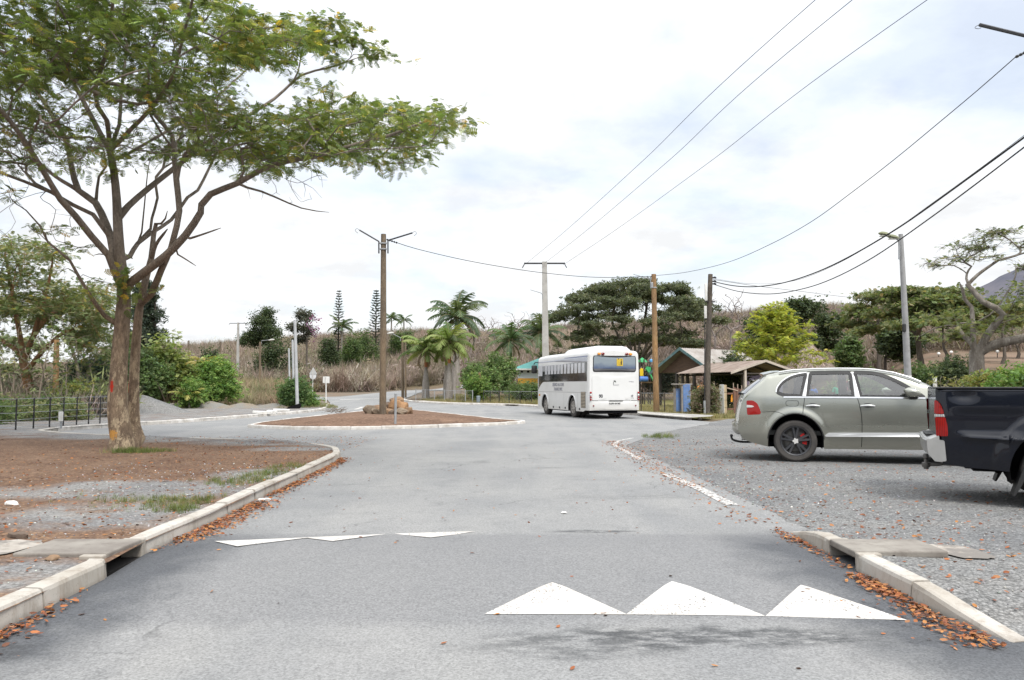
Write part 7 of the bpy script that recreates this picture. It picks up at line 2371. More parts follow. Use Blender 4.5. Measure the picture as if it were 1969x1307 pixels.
# ------------------------------------------------------------------ poles, wires, fences, signs
WOOD = barkmat('pole_wood', (.20, .15, .10), (.13, .105, .08), (.27, .22, .16), 2.2, .4)
WOODO = barkmat('pole_wood_orange', (.33, .20, .095), (.22, .145, .085), (.36, .27, .18), 1.6, .45)
WOODD = barkmat('pole_wood_dark', (.125, .105, .085), (.085, .075, .065), (.22, .19, .16), 2.5, .5)
CONC = mat('pole_concrete', (.42, .41, .385), (.33, .32, .30), 1.5, .9, bump=.15, bscale=30, dirt=(.24, .22, .2))
STEEL = mat('galvanised', (.36, .37, .38), (.28, .29, .30), 4, .5, .4, metal=.3)
DSTEEL = mat('dark_steel', (.07, .072, .078), (.05, .05, .055), 4, .6, .3)
WIREM = mat('wire_black', (.025, .025, .027), None, 4, .7)
PORC = mat('insulator_dark', (.03, .032, .035), None, 4, .3)
WHITEP = mat('white_paint', (.70, .70, .68), (.60, .59, .56), 3, .6, dirt=(.4, .37, .33))
IRON = mat('black_iron', (.022, .023, .026), (.035, .033, .032), 6, .6)
def rod(root, name, m, pts, r, sides=8, smooth=.9):
 o = root.location
 return MB().tube([Vector(p) - o for p in pts], r, sides).build(name, m, root, smooth)
def pole_root(name, base, label, cat='utility pole', group=None):
 return empty(name, tuple(base), label=label, cat=cat, group=group)
def beads(root, name, a, b, n, r):
 o = root.location
 mb = MB()
 a, b = Vector(a) - o, Vector(b) - o
 d = (b - a).normalized()
 pts, rr = [], []
 for i in range(n):
  for f, k in ((0, .3), (.3, 1), (.6, 1), (.9, .3)):
   pts.append(a.lerp(b, (i + f) / n)); rr.append(r * k)
 return mb.tube(pts, rr, 8).build(name, PORC, root, .9)
def make_poles():
 Y = 30.5
 x = (737 - CX) / F * Y
 b = Vector((x, Y, islz(x, Y) - .05))
 r = pole_root('timber_pole', b, 'weathered timber pole with two V shaped lamp arms on the traffic island')
 rod(r, 'shaft', WOOD, [b, at(737, 640, Y), at(737.5, 450, Y)], [.135, .125, .10], 12)
 for s, tip, kn in ((-1, (691, 442), (728.5, 464)), (1, (793, 447.5), (746, 462))):
  k, t, lo = at(*kn, Y - .12), at(*tip, Y - .3), at(kn[0], 487, Y - .1)
  rod(r, 'lamp_arm', DSTEEL, smooth_path([lo, k + Vector((0, 0, -.1)), k, k.lerp(t, .15), t], .1), .032, 6)
  rod(r, 'wire_hook', DSTEEL, smooth_path([t, t + Vector((s * .1, 0, .06)), t + Vector((s * .16, 0, -.03)), t + Vector((s * .06, 0, -.12))], .04), .008, 5)
 for py in (468, 479):
  o = b
  c = at(737, py, Y) - o
  MB().lathe([(.125, -.03), (.135, -.02), (.135, .02), (.125, .03)], tuple(c), sides=14, cap=False).box(c.x, c.y - .1, c.z, .30, .06, .05).build('clamp', STEEL, r, .6)
 beads(r, 'insulator', at(743, 460, Y - .05), at(765, 467, Y + .1), 5, .04)
 def tpole(base, top, arm, wd, label, yawx, group=None, lamp=None):
  r = pole_root('concrete_pole', base, label, group=group)
  o = Vector(base)
  t = Vector(top) - o
  n = 6
  mb = MB()
  for i in range(n):
   f = i / (n - 1)
   w = wd * (1 - .35 * f)
   c = t * f
   mb.v += [(c.x + sx * w / 2, c.y + sy * w * .38, c.z) for sx, sy in ((-1, -1), (1, -1), (1, 1), (-1, 1))]
  for i in range(n - 1):
   for k in range(4):
    mb.f.append((i * 4 + k, i * 4 + (k + 1) % 4, i * 4 + 4 + (k + 1) % 4, i * 4 + 4 + k))
  mb.f += [(3, 2, 1, 0), tuple((n - 1) * 4 + k for k in range(4))]
  mb.build('shaft', CONC, r, .4)
  d = Vector((math.cos(yawx), math.sin(yawx), 0)) * arm / 2
  c = t + Vector((0, 0, -.10))
  MB().tube([c - d, c + d], .055, 4).build('crossarm', DSTEEL, r)
  for q in (-1, -.1, 1):
   e = c + d * q
   MB().tube(smooth_path([e + Vector((0, 0, .05)), e + Vector((q * .05, 0, -.1)), e + Vector((q * .15, 0, -.28))], .08), [.03] * 1 + [.03] * (len(smooth_path([e + Vector((0, 0, .05)), e + Vector((q * .05, 0, -.1)), e + Vector((q * .15, 0, -.28))], .08)) - 1), 5).build('insulator', PORC, r)
  return r
 Y = 48
 b = on_ground(1050, Y)
 r = tpole(b, at(1047, 503, Y), 2.45, .46, 'tall tapered concrete pole with a dark crossarm, rising behind the white bus', 0, 'concrete crossarm poles')
 rod(r, 'lamp_arm', STEEL, [at(1043, 575, Y - .2), at(1043, 566, Y - .25), at(1040, 563, Y - .3), at(1020, 557, Y - .5)], .022, 6)
 tpole((13.0, -15, 0), (13.0, -15, 9.3), 2.45, .46, 'concrete crossarm pole beyond the right edge near the camera', .17, 'concrete crossarm poles')
 Y = 117
 tpole(on_ground(458, Y), at(458, 620, Y), 2.5, .42, 'far concrete crossarm pole on the scrub hill', 0, 'concrete crossarm poles')
 Y = 41
 b = on_ground(1261.5, Y)
 r = pole_root('timber_pole', b, 'orange brown timber pole right of the bus with a thin lamp arm')
 rod(r, 'shaft', WOODO, [b, at(1260, 700, Y), at(1257, 527, Y)], [.165, .15, .125], 12)
 rod(r, 'lamp_arm', STEEL, smooth_path([at(1251, 553, Y - .1), at(1251, 540, Y - .1), at(1249, 536, Y - .12), at(1218, 527, Y - .3)], .1), .024, 6)
 c = at(1258, 553, Y) - b
 MB().lathe([(.15, -.03), (.155, 0), (.15, .03)], tuple(c), sides=12, cap=False).box(c.x - .14, c.y - .12, c.z + .12, .12, .1, .3, bev=.02).build('clamp', STEEL, r)
 Y = 37.5
 b = on_ground(1358, Y)
 r = pole_root('timber_pole', b, 'dark leaning timber pole with two white conduit boxes and cables')
 rod(r, 'shaft', WOODD, [b, at(1361, 690, Y), at(1366, 527, Y)], [.15, .135, .11], 12)
 o = r.location
 for px, y0, y1 in ((1357.5, 545, 578), (1356.5, 588, 612)):
  c = (at(px, (y0 + y1) / 2, Y - .12)) - o
  MB().box(c.x, c.y, c.z, .12, .10, (y1 - y0) / 40, bev=.02).build('conduit_box', WHITEP, r, .6)
 rod(r, 'cable_pipe', STEEL, [at(1354.5, 770, Y - .12), at(1355, 795, Y - .12)], .06, 8)
 rod(r, 'cable_run', IRON, [at(1355.5, 612, Y - .12), at(1354.5, 770, Y - .12)], .022, 6)
 c = at(1365, 580, Y) - o
 MB().box(c.x, c.y, c.z, .46, .2, .05).build('bracket', IRON, r)
 for py in (534, 541, 546):
  c = at(1368, py, Y) - o
  MB().tube([c, c + Vector((.16, -.05, .02)), c + Vector((.22, -.05, -.02))], [.02, .05, .03], 8).build('insulator', PORC, r, .9)
 Y = 29
 b = on_ground(1754, Y)
 r = pole_root('street_lamp', b, 'leaning grey street lamp pole with two headed lamp and white painted foot', 'street lamp')
 rod(r, 'shaft', mat('lamp_pole_grey', (.33, .33, .33), (.26, .26, .26), 2, .85, dirt=(.18, .17, .16)), [b, at(1745.5, 722, Y), at(1740, 600, Y), at(1732, 450, Y)], [.135, .125, .105, .08], 12)
 rod(r, 'painted_foot', WHITEP, [at(1751, 790, Y), at(1745.6, 722, Y)], [.136, .129], 12)
 rod(r, 'lamp_arm', STEEL, smooth_path([at(1729, 498, Y - .1), at(1729, 470, Y - .1), at(1727, 461, Y - .12), at(1716, 456, Y - .2)], .08), .035, 6)
 hood = mat('lamp_hood', (.20, .21, .12), (.15, .16, .09), 3, .6)
 o = r.location
 for px, py, L, d in ((1701, 451, .36, -.55), (1717.5, 456.5, .36, -.25)):
  c = at(px, py, Y + d) - o
  mb = MB()
  for i in range(7):
   f = -1 + 2 * i / 6
   k = math.sqrt(max(.05, 1 - f * f * .9))
   for a in range(10):
    q = 2 * PI * a / 10
    mb.v.append((c.x + f * L * .6, c.y + .14 * k * math.cos(q), c.z - f * .045 + (.11 if math.sin(q) > 0 else .04) * k * math.sin(q)))
  mb.f = [(i * 10 + a, i * 10 + (a + 1) % 10, (i + 1) * 10 + (a + 1) % 10, (i + 1) * 10 + a) for i in range(6) for a in range(10)] + [tuple(range(10)), tuple(60 + a for a in range(10))]
  h = mb.build('lamp_head', hood, r, .8)
  MB().box(c.x, c.y, c.z - .045, L * .9, .2, .03, bev=.012).build('lamp_glass', mat('lamp_lens', (.45, .45, .40), None, 3, .3), h)
 c = at(1738.5, 630, Y - .1) - o
 MB().box(c.x, c.y, c.z, .12, .1, .3, bev=.03).build('cable_box', IRON, r)
 Y = 15.5
 b = on_ground(2032, Y)
 b.z = 0
 r = pole_root('timber_pole', b, 'timber pole just past the right edge, its lamp arm and insulators reaching in')
 t = at(2032, 50, Y)
 rod(r, 'shaft', WOOD, [b, b.lerp(t, .5), t], [.14, .12, .10], 12)
 rod(r, 'lamp_arm', DSTEEL, [at(2030, 82, Y - .1), at(1969, 68, Y - .3), at(1884, 47.5, Y - .6)], .035, 6)
 e = at(1884, 47.5, Y - .6)
 rod(r, 'wire_hook', DSTEEL, smooth_path([e, e + Vector((-.06, 0, -.02)), e + Vector((-.10, 0, -.06)), e + Vector((-.03, 0, -.08)), e + Vector((.02, 0, -.06))], .03), .006, 5)
 beads(r, 'insulator', at(2020, 76, Y), at(1952, 110, Y + 1.6), 9, .035)
 for k, (p0, p1, Y, w, lab) in enumerate((((572, 786), (567, 616), 45.5, .085, 'thickest and nearest of three bare grey poles beside the far kerb'), ((565.5, 776), (562.5, 655), 48.5, .065, 'middle one of three bare grey poles beside the far kerb'), ((558, 770), (555.5, 671), 51, .055, 'shortest and farthest of three bare grey poles beside the far kerb'))):
  b = at(*p0, Y); b.z = .05
  r = pole_root('bare_pole', b, lab, group='bare grey poles by the far kerb')
  rod(r, 'shaft', mat('bare_pole_grey', (.46, .47, .48), (.36, .37, .38), 1.2, .7, dirt=(.25, .25, .25)), [b, at(*p1, Y)], [w * 1.15, w], 10)
  o = r.location
  c = at(*p1, Y) - o
  MB().lathe([(w * 1.02, -.02), (w * 1.1, 0), (w * .5, .05), (.005, .06)], tuple(c), sides=10).build('cap', STEEL, r, .8)
 q = at(565, 787, 45)
 p = []
 mb = MB()
 mb.prism(roundpoly([(-.45, .0), (-.3, .10), (.1, .22), (.32, .30), (.36, .2), (.3, 0)], .05), .25, lambda u, v, d: (u, d, v))
 o = mb.build('rubber_wedge', DARK)
 o.location = (q.x, q.y, .11)
 tag(o, 'black wedge shaped lump at the foot of the nearest bare grey pole', 'rubber wedge')
 for px, top, Y, wd, lab, arm in ((363, 655, 108, .13, 'far dark post on the scrub hill, leftmost', None), (424, 657, 112, .14, 'far dark post on the scrub hill, left of the crossarm pole', None), (500, 657, 84, .14, 'far timber street lamp in front of the scrub, lamp head to the right', ((503, 655), (523, 653))), (774, 645, 72, .13, 'timber street lamp left of the palms, lamp arm to the left', ((770, 649), (752, 640))), (779.5, 657, 77, .11, 'slim grey post behind the timber street lamp by the palms', None), (109, 652, 34, .14, 'lone timber post behind the black wire fence', None), (922, 716, 62, .11, 'short dark topped post behind the chain link fence', None)):
  b = on_ground(px + 1, Y)
  b.z -= .1
  r = pole_root('timber_post' if not arm else 'street_lamp', b, lab, 'post' if not arm else 'street lamp')
  rod(r, 'shaft', WOODO if px in (109, 922) else WOOD, [b, at(px, top, Y)], [wd, wd * .8], 8)
  t = at(px, top, Y)
  if arm:
   a0, a1 = at(*arm[0], Y - .1), at(*arm[1], Y - .1)
   rod(r, 'lamp_arm', STEEL, [a0 - Vector((0, 0, .3)), a0, a1], .03, 5)
   c = a1 - r.location
   MB().tube([c - Vector((.35, 0, .05)), c, c + Vector((.25, 0, .02))], [.05, .11, .06], 8).build('lamp_head', mat('pale_lamp', (.55, .54, .5), None, 3, .5), r, .8)
  else:
   c = t - r.location
   MB().lathe([(wd * .82, -.02), (wd * .9, .02), (.01, .06)], tuple(c), sides=8).build('cap', WOODD, r, .8)
 Y = 26.4
 x = (761 - CX) / F * Y
 b = Vector((x, Y, islz(x, Y) - .05))
 r = pole_root('metal_stake', b, 'bare grey metal stake in front of the rock pile on the island', 'stake')
 rod(r, 'shaft', STEEL, [b, at(761, 757, Y)], .042, 8)
 c = at(761, 757, Y) - b
 MB().lathe([(.045, -.01), (.05, .01), (.02, .03)], tuple(c), sides=8).build('cap', STEEL, r)
 for px, py, lab in ((1805, 680, 'white globe lamp on the red bank, left of the dark columnar shrub'), (1829, 677, 'white globe lamp behind the dark columnar shrub'), (1918, 676, 'white globe lamp right of the gnarled trunk')):
  Y = 74
  b = on_ground(px, Y)
  r = pole_root('globe_lamp', b, lab, 'lamp', 'globe lamps on the red bank')
  rod(r, 'post', IRON, [b, at(px, py + 3, Y)], .035, 6)
  c = at(px, py, Y) - b
  MB().lathe([(.15 * math.sin(PI * k / 10) + .001, -.15 * math.cos(PI * k / 10)) for k in range(11)], tuple(c), sides=14).build('globe', mat('globe_white', (.78, .77, .74), None, 3, .3), r, 3.2)
def wire(name, pa, Ya, pb, Yb, pix, r, label, beadsn=0, extra=None):
 """cable along a straight plan line, its sag read from the photo"""
 A, B = at(pa[0], pa[1], Ya), at(pb[0], pb[1], Yb)
 pts = []
 for px, py in pix:
  d = ray(px, py)
  k = d.x / d.y
  t = (k * A.y - A.x) / ((B.x - A.x) - k * (B.y - A.y))
  Y = A.y + (B.y - A.y) * t
  pts.append(at(px, py, Y))
 path = smooth_path(pts + (extra or []), .5)
 mb = MB().tube(path, r, 5)
 o = mb.build(name, WIREM, None, .9)
 tag(o, label, 'cable', 'overhead cables')
def make_wires():
 wire('overhead_cable', (765, 467), 30.6, (1257, 531), 41, [(765, 467), (800, 478), (880, 497), (960, 512), (1050, 525), (1150, 533), (1257, 531)], .014, 'cable sagging from the island pole to the orange brown pole right of the bus')
 wire('overhead_cable', (1258, 530), 41, (1955, 108), 17, [(1258, 530), (1320, 523), (1400, 504), (1480, 470), (1560, 426), (1640, 368), (1720, 306), (1800, 240), (1880, 173), (1952, 110)], .011, 'twisted cable rising from the orange brown pole to the insulators at the right edge')
 b = at(2030, 205, 15.5)
 wire('overhead_cable', (1371, 541), 37.5, (2030, 215), 15.5, [(1371, 541), (1410, 549), (1450, 551), (1500, 545), (1560, 527), (1630, 495), (1730, 436), (1850, 351), (1969, 264), (2030, 219)], .022, 'thick black cable, upper one of the pair hanging from the dark pole')
 wire('overhead_cable', (1371, 546), 37.5, (2030, 240), 15.5, [(1371, 546), (1420, 560), (1480, 565), (1540, 556), (1600, 536), (1680, 494), (1780, 425), (1880, 351), (1969, 283), (2030, 237)], .017, 'thick black cable, lower one of the pair hanging from the dark pole')
 wire('overhead_cable', (1371, 535), 37.5, (2030, 215), 15.5, [(1371, 535), (1440, 545), (1520, 541), (1600, 512), (1700, 455), (1800, 385), (1900, 312), (1969, 260), (2030, 212)], .006, 'thin grey cable between the two thick ones from the dark pole')
 wire('overhead_cable', (1371, 537), 37.5, (1700, 575), 60, [(1371, 537), (1450, 549), (1540, 560), (1640, 572), (1690, 573)], .012, 'thin cable running from the dark pole away over the thatched hut')
 T = [(1010, 508), (1047, 506), (1083, 509)]
 far = [((11.85, -15.2, 9.15)), ((13.0, -15, 9.35)), ((14.15, -14.8, 9.15))]
 for k, (top, lab) in enumerate((((1567, 0), 'leftmost of three thin lines climbing from the concrete crossarm to the top edge'), ((1638, 0), 'middle one of three thin lines climbing from the concrete crossarm to the top edge'), ((1782, 0), 'rightmost of three thin lines climbing from the concrete crossarm to the top edge'))):
  A = at(*T[k], 47.9)
  M = at(*top, 16.4)
  E = Vector(far[k])
  q = smooth_path([A, A.lerp(M, .33) - Vector((0, 0, .16)), A.lerp(M, .66) - Vector((0, 0, .13)), M, E], .8)
  tag(MB().tube(q, .008, 5).build('overhead_cable', WIREM, None, .9), lab, 'cable', 'overhead cables')
def make_fences():
 px = [-75, -40, -5, 30, 64, 95, 121.5, 147, 170, 192, 214, 234]
 yb = [834, 831, 829, 827, 824, 821, 818.5, 816.5, 815, 814, 812.5, 811]
 pos = [G(a, c, .11) for a, c in zip(px, yb)]
 root = empty('wire_fence', tuple(pos[0]), label='black wire fence with slim iron posts along the left thicket', cat='fence')
 o = root.location
 H_ = 0.93
 for p in pos:
  q = p - o
  MB().box(q.x, q.y, q.z + H_ / 2 - .05, .036, .036, H_ + .1, bev=.006).build('post', IRON, root)
 for k in range(5):
  z = .10 + k * .205
  rod(root, 'wire', STEEL, [p + Vector((0, -.03, z - (.012 if i % 2 else 0))) for i, p in enumerate(pos)], .0075, 5)
 pos = [G(a, c, .11) for a, c in ((147, 800), (152, 800.5), (158, 801), (165, 801.5), (172, 802), (180, 802.5), (188, 802), (197, 801), (204, 800.5), (213, 800))]
 root = empty('wire_fence', tuple(pos[0]), label='second stretch of black wire fence in front of the grey gravel heap', cat='fence')
 o = root.location
 for p in pos:
  q = p - o
  MB().box(q.x, q.y, q.z + .42, .06, .06, .95, bev=.006).build('post', IRON, root)
 for k in range(4):
  rod(root, 'wire', STEEL, [p + Vector((0, -.03, .15 + k * .24)) for p in pos], .0075, 5)
 def chain(pts, h, lab, sp=.17, wr=.0045, postm=STEEL):
  A = [Vector((p[0], p[1], H(p[0], p[1]) - .03)) for p in pts]
  root = empty('chain_link_fence', tuple(A[0]), label=lab, cat='fence')
  o = root.location
  ch = []
  for a, b in zip(A, A[1:]):
   L = (b - a).length
   n = int(L / sp)
   for i in range(n):
    for s in (0, 1):
     zs = (0.05, h) if s else (h, .05)
     e = min(1.0, (i + h / sp) / n)
     f = (e - i / n) * n * sp / h if n else 1
     p0 = a.lerp(b, i / n); p1 = a.lerp(b, e)
     ch.append((np.array([tuple(p0 + Vector((0, 0, zs[0])) - o), tuple(p1 + Vector((0, 0, zs[0] + (zs[1] - zs[0]) * f)) - o)]), np.array([wr, wr])))
  V, Q = tube_np(ch, lambda r: 3)
  npmesh('mesh', V, Q, STEEL, root)
  rod(root, 'top_wire', STEEL, [p + Vector((0, 0, h)) for p in A], .012, 5)
  for p in A:
   q = p - o
   MB().box(q.x, q.y, q.z + h / 2, .06, .06, h + .12, bev=.008).build('post', postm, root)
  return root
 pts = []
 for px_, Y in ((800, 67), (818, 65.5), (836, 64), (855, 62.8), (875, 61.6), (895, 60.6), (909, 60)):
  pts.append(((px_ - CX) / F * Y, Y))
 chain(pts, 1.0, 'grey chain link fence at the feet of the palms')
 pts = []
 for px_, Y in ((930, 59.3), (943, 58.8), (960, 58.2), (979, 57.6), (1000, 57), (1022, 56.5), (1045, 56)):
  pts.append(((px_ - CX) / F * Y, Y))
 chain(pts, 1.0, 'dark posted chain link fence left of the bus', postm=IRON)
 pts = []
 for px_, Y in ((1150, 45), (1190, 43.5), (1232, 42.3), (1277, 41), (1297, 40.4)):
  pts.append(((px_ - CX) / F * Y, Y))
 chain(pts, 1.05, 'thin chain link fence between the bus and the blue pillars', postm=WOODD, sp=.2)
def make_signs():
 post = mat('sign_post', (.55, .54, .52), (.45, .44, .42), 3, .6)
 back = mat('sign_back', (.50, .505, .50), (.43, .435, .43), 2, .5, metal=.2)
 Y = 66
 b = at(601, 764, Y); b.z -= .15
 r = empty('road_sign', tuple(b), label='back of a triangular and a round road sign on one post', cat='road sign')
 rod(r, 'post', post, [b, at(601.5, 708, Y)], .045, 8)
 c = at(601.5, 713, Y - .08) - b
 tri = roundpoly([(-.34, -.27), (.34, -.27), (0, .32)], .06)
 MB().prism(tri, .03, lambda u, v, d: (c.x + u, c.y + .10 + d, c.z + v)).build('triangle_plate', back, r)
 c2 = at(601.5, 722.5, Y) - b
 MB().prism([(.28 * math.cos(2 * PI * k / 24), .28 * math.sin(2 * PI * k / 24)) for k in range(24)], .03, lambda u, v, d: (c2.x + u, c2.y + .05 + d, c2.z + v)).build('round_plate', mat('sign_back_pale', (.62, .63, .64), (.55, .56, .57), 2, .5), r)
 Y = 59
 b = at(627, 776, Y); b.z = .05
 r = empty('road_sign', tuple(b), label='back of a square white road sign on a white post', cat='road sign')
 rod(r, 'post', WHITEP, [b, at(626.8, 724, Y)], .045, 8)
 c = at(626.8, 730, Y) - b
 MB().prism(roundpoly([(-.25, -.25), (.25, -.25), (.25, .25), (-.25, .25)], .04), .03, lambda u, v, d: (c.x + u, c.y + .05 + d, c.z + v)).build('square_plate', WHITEP, r)
 Y = 24.2
 b = on_ground(117, Y); b.z = .1
 r = empty('white_marker', tuple(b), label='white upright marker plate on a short stub by the black fence', cat='marker')
 c = at(117, 800.5, Y) - b
 MB().box(c.x, c.y, c.z, .13, .05, .30, bev=.012).build('plate', WHITEP, r)
 MB().box(c.x, c.y + .02, c.z / 2, .05, .05, c.z, bev=.005).build('stub', STEEL, r)
 for px, y0, Y, lab in ((1797, 727, 24.5, 'slim white stake in the dry grass left of the gnarled tree'), (1449, 733, 46, 'left white post of the pair right of the carport'), (1456, 732, 46.5, 'right white post of the pair right of the carport')):
  b = on_ground(px, Y)
  r = empty('white_stake', tuple(b), label=lab, cat='stake')
  t = at(px, y0, Y) - b
  MB().box(t.x / 2, t.y / 2, t.z / 2, .09, .09, t.z, bev=.01).build('shaft', WHITEP, r)
  MB().box(t.x, t.y, t.z + .01, .11, .11, .03, bev=.01).build('cap', WHITEP, r)
def boulder(rng, r, sx, sy, sz, seed):
 from mathutils import noise as mn
 bm = bmesh.new()
 bmesh.ops.create_icosphere(bm, subdivisions=3, radius=1)
 off = Vector((seed * 3.1, seed * 1.7, 0))
 pl = [Vector(rng.normal(0, 1, 3)).normalized() for _ in range(11)]
 for v in bm.verts:
  d = v.co.normalized()
  k = 1 + .22 * mn.fractal(d * 1.5 + off, .8, 2, 4)
  for n in pl:
   q = d.dot(n) * k
   if q > .66: k *= .66 / q
  v.co = Vector((d.x * sx, d.y * sy, d.z * sz)) * k * r
 vs = [tuple(v.co) for v in bm.verts]
 fs = [[v.index for v in f.verts] for f in bm.faces]
 bm.free()
 return vs, fs
def make_rocks():
 rng = np.random.default_rng(4)
 cols = {'brown': mat('rock_brown', (.26, .165, .095), (.16, .105, .07), 4, .95, bump=.6, bscale=14, dirt=(.36, .26, .17)),
   'orange': mat('rock_orange', (.33, .19, .095), (.21, .125, .07), 4, .95, bump=.6, bscale=14, dirt=(.20, .13, .08)),
   'grey': mat('rock_grey', (.27, .215, .155), (.18, .14, .105), 4, .95, bump=.6, bscale=14, dirt=(.38, .32, .25)),
   'dark': mat('rock_dark', (.15, .11, .08), (.10, .075, .06), 4, .95, bump=.6, bscale=14)}
 spec = [(710, 790, 31.6, .24, .22, .26, 'grey', 'upright grey brown boulder at the left end of the rock pile'),
   (727, 789, 32.0, .42, .3, .24, 'brown', 'long brown boulder leaning on the timber pole'),
   (722, 797, 30.9, .26, .22, .15, 'grey', 'flat tan stone lying before the leaning boulder'),
   (757, 781, 31.8, .34, .3, .33, 'orange', 'orange boulder on top of the rock pile behind the stake'),
   (774, 783, 31.9, .40, .32, .30, 'orange', 'big orange boulder on the right of the pile top'),
   (763, 772, 32.3, .32, .26, .24, 'brown', 'brown boulder crowning the rock pile'),
   (747, 793, 31.0, .2, .18, .16, 'brown', 'small brown stone right of the timber pole'),
   (754, 797, 30.4, .17, .15, .12, 'dark', 'small dark stone at the foot of the stake'),
   (771, 795, 30.6, .26, .2, .15, 'grey', 'tan stone at the lower right of the rock pile'),
   (786, 791, 31.2, .22, .2, .2, 'brown', 'angular brown stone at the right end of the rock pile'),
   (742, 784, 32.2, .26, .26, .26, 'dark', 'dark stone half hidden behind the timber pole')]
 for k, (px, py, Y, sx, sy, sz, c, lab) in enumerate(spec):
  vs, fs = boulder(rng, 1.12, sx, sy, sz, k + 1)
  o = MB().add(vs, fs).build('boulder', cols[c], None, .3)
  p = at(px, py, Y)
  p.z = max(islz(p.x, p.y) + sz * .55, p.z)
  o.location = p
  o.rotation_euler = (rng.uniform(-.3, .3), rng.uniform(-.3, .3), rng.uniform(0, 6))
  tag(o, lab, 'boulder', 'rock pile on the island')
 for k, (px, py, s, c, lab) in enumerate(((506, 965, .09, 'white', 'small flat white stone in the left gutter'), (20, 972, .08, 'white', 'pale scrap lying on the brown earth at the left edge'), (102, 1076, .06, 'brown', 'reddish stone before the left drain slab'), (36, 1036, .11, 'dark', 'blackened lump on the earth left of the drain slab'), (1366, 797, .30, 'white', 'white rubbish bundle at the foot of the dark pole'), (1085, 987, .04, 'white', 'tiny white scrap on the road'), (1345, 806, .12, 'white', 'white scrap on the pavement end'))):
  vs, fs = boulder(rng, 1, s, s * .7, s * .4, 30 + k)
  o = MB().add(vs, fs).build('stone' if c != 'white' else 'pale_scrap', cols[c] if c in cols else WHITEP, None, .5)
  on = px < 400 or px == 506
  p = G(px, py, .11 if px < 400 else 0)
  p.z += s * .25
  o.location = p
  tag(o, lab, 'stone' if c != 'white' else 'scrap')
 Y = 38
 mb = []
 c = Vector(((645 - CX) / F * Y, Y, islz((645 - CX) / F * Y, Y)))
 for _ in range(60):
  a = rng.uniform(0, 2 * PI); e = rng.uniform(-.1, .6)
  p0 = np.array([rng.normal(0, .25), rng.normal(0, .15), rng.uniform(.0, .15)])
  d = np.array([math.cos(a) * math.cos(e), math.sin(a) * math.cos(e), math.sin(e)]) * rng.uniform(.2, .5)
  mb.append((np.array([p0, p0 + d * .5 + rng.normal(0, .03, 3), p0 + d]), np.array([.010, .008, .003])))
 V, Q = tube_np(mb, lambda r: 3)
 o = npmesh('twig_heap', V, Q, mat('dead_twig', (.13, .10, .08), (.2, .16, .12), 5, .95))
 o.location = c
 tag(o, 'small heap of dry twigs on the left of the island', 'twigs')
 gm = gravelmat('heap_gravel')
 bm_ = Mat('heap_soil', .95, .1)
 bm_.color(bm_.mix(bm_.ramp(bm_.noise(1.4, 6, .7), .4, .6), (.22, .18, .135), (.20, .195, .18))).bump(bm_.noise(8, 5, .7), .8, .05)
 def heap(px, Y, rx, ry, h, m, lab, seed, bumps):
  c = Vector(((px - CX) / F * Y, Y, .08))
  V, FC = [], []
  N, Mr = 48, 18
  V.append((0, 0, 0))
  for i in range(1, Mr + 1):
   r = i / Mr
   for k in range(N):
    a = 2 * PI * k / N
    x, y = r * rx * math.cos(a), r * ry * math.sin(a)
    V.append((x, y, 0))
  out = []
  for x, y, _ in V:
   z = 0
   for bx, by, br, bh in bumps:
    d = math.hypot((x - bx) / rx, (y - by) / ry) / br
    z = max(z, h * bh * (max(0, 1 - math.sqrt(d * d + .02)) * 1.02))
   e = math.hypot(x / rx, y / ry)
   z += (.05 * fbm(x + seed, y, 1.3) + .03) * (1 - e)
   out.append((x, y, z * (1 if e < .98 else 0) - (.06 if e > .98 else 0)))
  FC = [(0, 1 + k, 1 + (k + 1) % N) for k in range(N)]
  for i in range(Mr - 1):
   for k in range(N):
    a, b_ = 1 + i * N + k, 1 + i * N + (k + 1) % N
    FC.append((a, a + N, b_ + N, b_))
  o = MB().add(out, FC).build('gravel_heap', m, None, 3.2)
  o.location = c
  tag(o, lab, 'gravel heap')
 heap(258, 38.5, 3.0, 2.0, 1.05, gm, 'tall pale grey gravel heap behind the twin trunk', 1, [(0.1, 0, .92, 1.0), (-1.5, .2, .5, .4)])
 heap(390, 46, 3.6, 1.2, .45, bm_.m, 'low brown grey spoil heap below the bright green bush', 2, [(-1.5, 0, .5, .8), (.5, 0, .5, 1), (2.2, .1, .4, .7)])
 heap(500, 47, 2.6, 1.0, .40, bm_.m, 'low spoil heap left of the bare grey poles', 3, [(-1, 0, .5, .9), (.8, 0, .5, .8)])
 for k, (px, py, L, a) in enumerate(((505, 795, .9, .1), (523, 793.5, .6, -.5), (541, 791, .8, .3))):
  p = G(px, py, .12)
  o = MB().box(0, 0, .05, L, .15, .13, bev=.02).build('broken_kerb', WHITEP)
  o.location = p; o.rotation_euler = (.1 * k, .05, a)
  tag(o, ('left piece of broken white kerb lying on the gravel', 'middle short piece of broken white kerb on the gravel', 'right piece of broken white kerb near the bare poles')[k], 'kerb stone', 'broken kerb pieces')
 poly = [(5.95, 36.3), (7.2, 32.0), (8.4, 33.2), (8.9, 34.6), (7.2, 38.3), (6.2, 41)]
 tag(sheet('pavement', poly, lambda x, y: .115 + H(x, y), lambda x, y: .8, mat('pavement_concrete', (.36, .35, .33), (.28, .27, .25), 1.2, .9, bump=.2, dirt=(.2, .18, .15))), 'pale concrete pavement end right of the bus', 'pavement')
 pv = [(5.9, 38.2), (1.0, 53.6), (-1.0, 55.9), (-5, 58.9), (-8.2, 64.2), (-7.4, 65), (-4.4, 60), (-.4, 57), (2.0, 54.4), (6.6, 39.2)]
